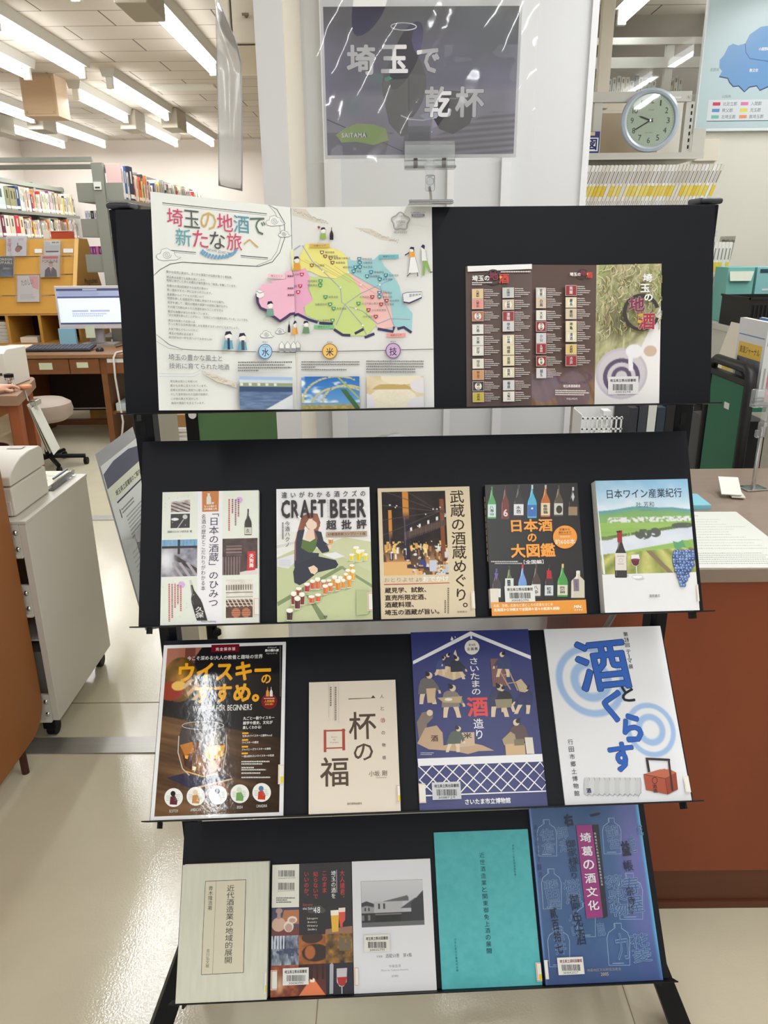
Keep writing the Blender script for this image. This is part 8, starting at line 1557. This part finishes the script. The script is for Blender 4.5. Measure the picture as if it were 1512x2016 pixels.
a.text('長野県', 1.515, 2.248, 1.556, 2.234, (120, 126, 126)); a.text('山梨県', 1.585, 2.138, 1.625, 2.126, (120, 126, 126)); a.text('秩父市', 1.695, 2.245, 1.735, 2.230, (226, 232, 236), 0.03, outline=((110, 130, 160), .03)); a.text('小鹿野町', 1.725, 2.33, 1.775, 2.316, (226, 232, 236), 0.03, outline=((110, 130, 160), .03))
a.rect(1.526, 2.116, 2.2, 2.028, (60, 96, 110)); a.rect(1.524, 2.118, 2.198, 2.031, (216, 222, 226))
for r, (c1, s1, c2, s2_) in enumerate((((206, 66, 84), '北足立郡', (222, 130, 176), '入間郡'), ((96, 146, 200), '秩父郡', (226, 210, 90), '児玉郡'), ((126, 190, 172), '北埼玉郡', (230, 150, 104), '南埼玉郡'))):
    y = 2.108 - r * 0.027; a.rect(1.545, y, 1.58, y - 0.014, c1); a.text(s1, 1.592, y + 0.001, 1.592 + .0165 * len(s1), y - 0.015, (90, 94, 98)); a.rect(1.675, y, 1.71, y - 0.014, c2); a.text(s2_, 1.722, y + 0.001, 1.722 + .0165 * len(s2_), y - 0.015, (90, 94, 98))
o = a.build('print', mp, PRINT_SEMI); o.matrix_basis = mp.matrix_basis.inverted() @ Matrix.Translation((1.478, 3.9715, 2.0)) @ Matrix.Rotation(PI / 2, 4, 'X')

# stack room beyond the window
rs = thing('steel_shelf', 'grey steel shelf with books seen through the window above the clock', 'shelf unit', (1.4, 4.7, 0))
for x in (1.05, 1.498): MB().box(x, 4.55, 0, x + 0.04, 4.585, 2.50).build('upright', SG, rs)
for z0, z1 in ((2.468, 2.50), (2.36, 2.41), (2.20, 2.235)): MB().box(0.70, 4.545, z0, 2.3, 4.565, z1).build('beam', SG, rs)
MB().box(0.70, 4.57, 2.20, 2.3, 4.93, 2.225).build('shelf', SG, rs)
for i in range(22):
    x = 1.10 + i * 0.0235; c, nm = rb.choice(PALB[:5] + [((90, 96, 90), 'grey green')])
    if 1.492 < x + 0.021 and x < 1.542: continue
    rack_book('book', x, 4.60, 2.2255, x + 0.021, 4.75, 2.2255 + rb.uniform(.085, .115), c, '%s book seen through the window, %s from the left' % (nm, ordn(i)), 'books seen through the window', 'x')

# ---------------------------------------------------------------- green book truck behind the counter
GRN_ = mat('truck_green', (24, 104, 76), 0.45); 
tr = thing('book_truck', 'green steel book truck with black tube frame behind the counter', 'book truck', (1.5, 2.47, 0))
MB().box(1.118, 2.36, 0.20, 1.132, 2.60, 1.075).build('end_panel', GRN_, tr); MB().box(2.10, 2.36, 0.20, 2.114, 2.60, 1.075).build('end_panel', GRN_, tr)
for z in (1.00, 0.62, 0.24): MB().box(1.134, 2.33, z, 2.098, 2.62, z + 0.016).box(1.134, 2.33, z + 0.016, 2.098, 2.334, z + 0.03).build('shelf', GRN_, tr)
for x in (1.125, 2.107):
    MB().tube([(x, 2.335, 0.08), (x, 2.335, 1.08), (x, 2.345, 1.115), (x, 2.37, 1.128), (x, 2.59, 1.128), (x, 2.615, 1.115), (x, 2.625, 1.08), (x, 2.625, 0.08)], 0.016, 10).build('tube_frame', BP, tr, smooth=True)
    MB().box(x - 0.012, 2.35, 1.078, x + 0.012, 2.61, 1.096).build('cap_rail', BP, tr)
    for y in (2.335, 2.625): MB().cyl((x - 0.012, y, 0.04), (x + 0.012, y, 0.04), 0.04, n=18).build('caster', BP, tr)
MB().box(1.1165, 2.44, 0.985, 1.118, 2.475, 1.005).build('label', LW_, tr)
bcol = [((206, 210, 208), 'pale magazine with yellow title'), ((222, 130, 150), 'pink'), ((216, 212, 206), 'white'), ((206, 206, 210), 'pale grey'), ((80, 120, 180), 'blue'), ((110, 150, 110), 'green'), ((226, 222, 216), 'white'), ((222, 170, 60), 'yellow'), ((140, 150, 60), 'olive'), ((196, 110, 60), 'orange'), ((196, 50, 110), 'magenta'), ((206, 206, 200), 'off white'), ((90, 90, 96), 'grey')]
x = 1.165
for i, (c, nm) in enumerate(bcol):
    th = (0.022, 0.012, 0.012, 0.016, 0.012, 0.014, 0.018, 0.014, 0.016, 0.014, 0.014, 0.02, 0.02)[i]; h = 0.25 - (i % 4) * 0.008
    o = rack_book('book', x, 2.36, 1.0165, x + th - 0.001, 2.55, 1.0165 + h, c, '%s book, %s from the left on the green truck' % (nm, ORD[i]) if i else 'pale magazine with yellow title band, first on the green truck', 'books on the green truck', 'x')
    if i == 0:
        a = Art([(0, 0), (100, 0), (100, 130), (0, 130)], 0.19, h, 0.0); a.fill((216, 216, 214)); a.rect(8, 38, 92, 62, (228, 190, 84)); a.text('鉄道ジャーナル', 14, 44, 86, 56, (120, 90, 50), .02); a.photo(8, 62, 92, 128, lambda u, v: put(mix((70, 72, 76), (130, 132, 136), fbm(u, v, 5, 5, 211)), (40, 42, 46), (np.abs(v - u * .8 - .1) < .1)), 14, 14); a.line([(4, 26), (96, 26)], 2, (110, 140, 190))
        q = a.build('front_cover', o); q.matrix_basis = o.matrix_basis.inverted() @ Matrix.Translation((x - 0.0006, 2.55, 1.0165)) @ Matrix.Rotation(-PI / 2, 4, 'Z') @ Matrix.Rotation(PI / 2, 4, 'X')
    x += th
tag(MB().color((70, 72, 78)).box(1.40, 2.75, 0, 2.2, 2.86, 1.12).build('book_cart_back', PRINT), 'dark cabinet behind the green truck', 'cabinet') if False else None
for i, (y, c, nm) in enumerate(((2.80, (206, 198, 180), 'cream'), (2.77, (214, 208, 192), 'pale'))):
    tag(MB().color(c).obox((1.265 + i * 0.03, y, 1.06), (0.012, 0.10, 0.16), Matrix.Rotation(math.radians(14), 3, 'Y')).build('file_folder', PRINT), '%s file folder leaning behind the truck, next to the stand' % nm, 'folder')
yb = MB().color((214, 184, 84)).box(1.20, 2.665, 1.00, 1.262, 2.72, 1.09).color((236, 224, 180)).box(1.20, 2.6645, 1.06, 1.262, 2.665, 1.085).build('yellow_box', PRINT); tag(yb, 'small yellow box behind the handle of the green truck', 'box')
fd = thing('file_stand', 'dark grey stand behind the green truck holding folders', 'stand', (1.25, 2.75, 0)); MB().box(1.17, 2.66, 0.0, 1.36, 2.90, 0.895).build('body', mat('stand_grey', (70, 70, 72), 0.6), fd)
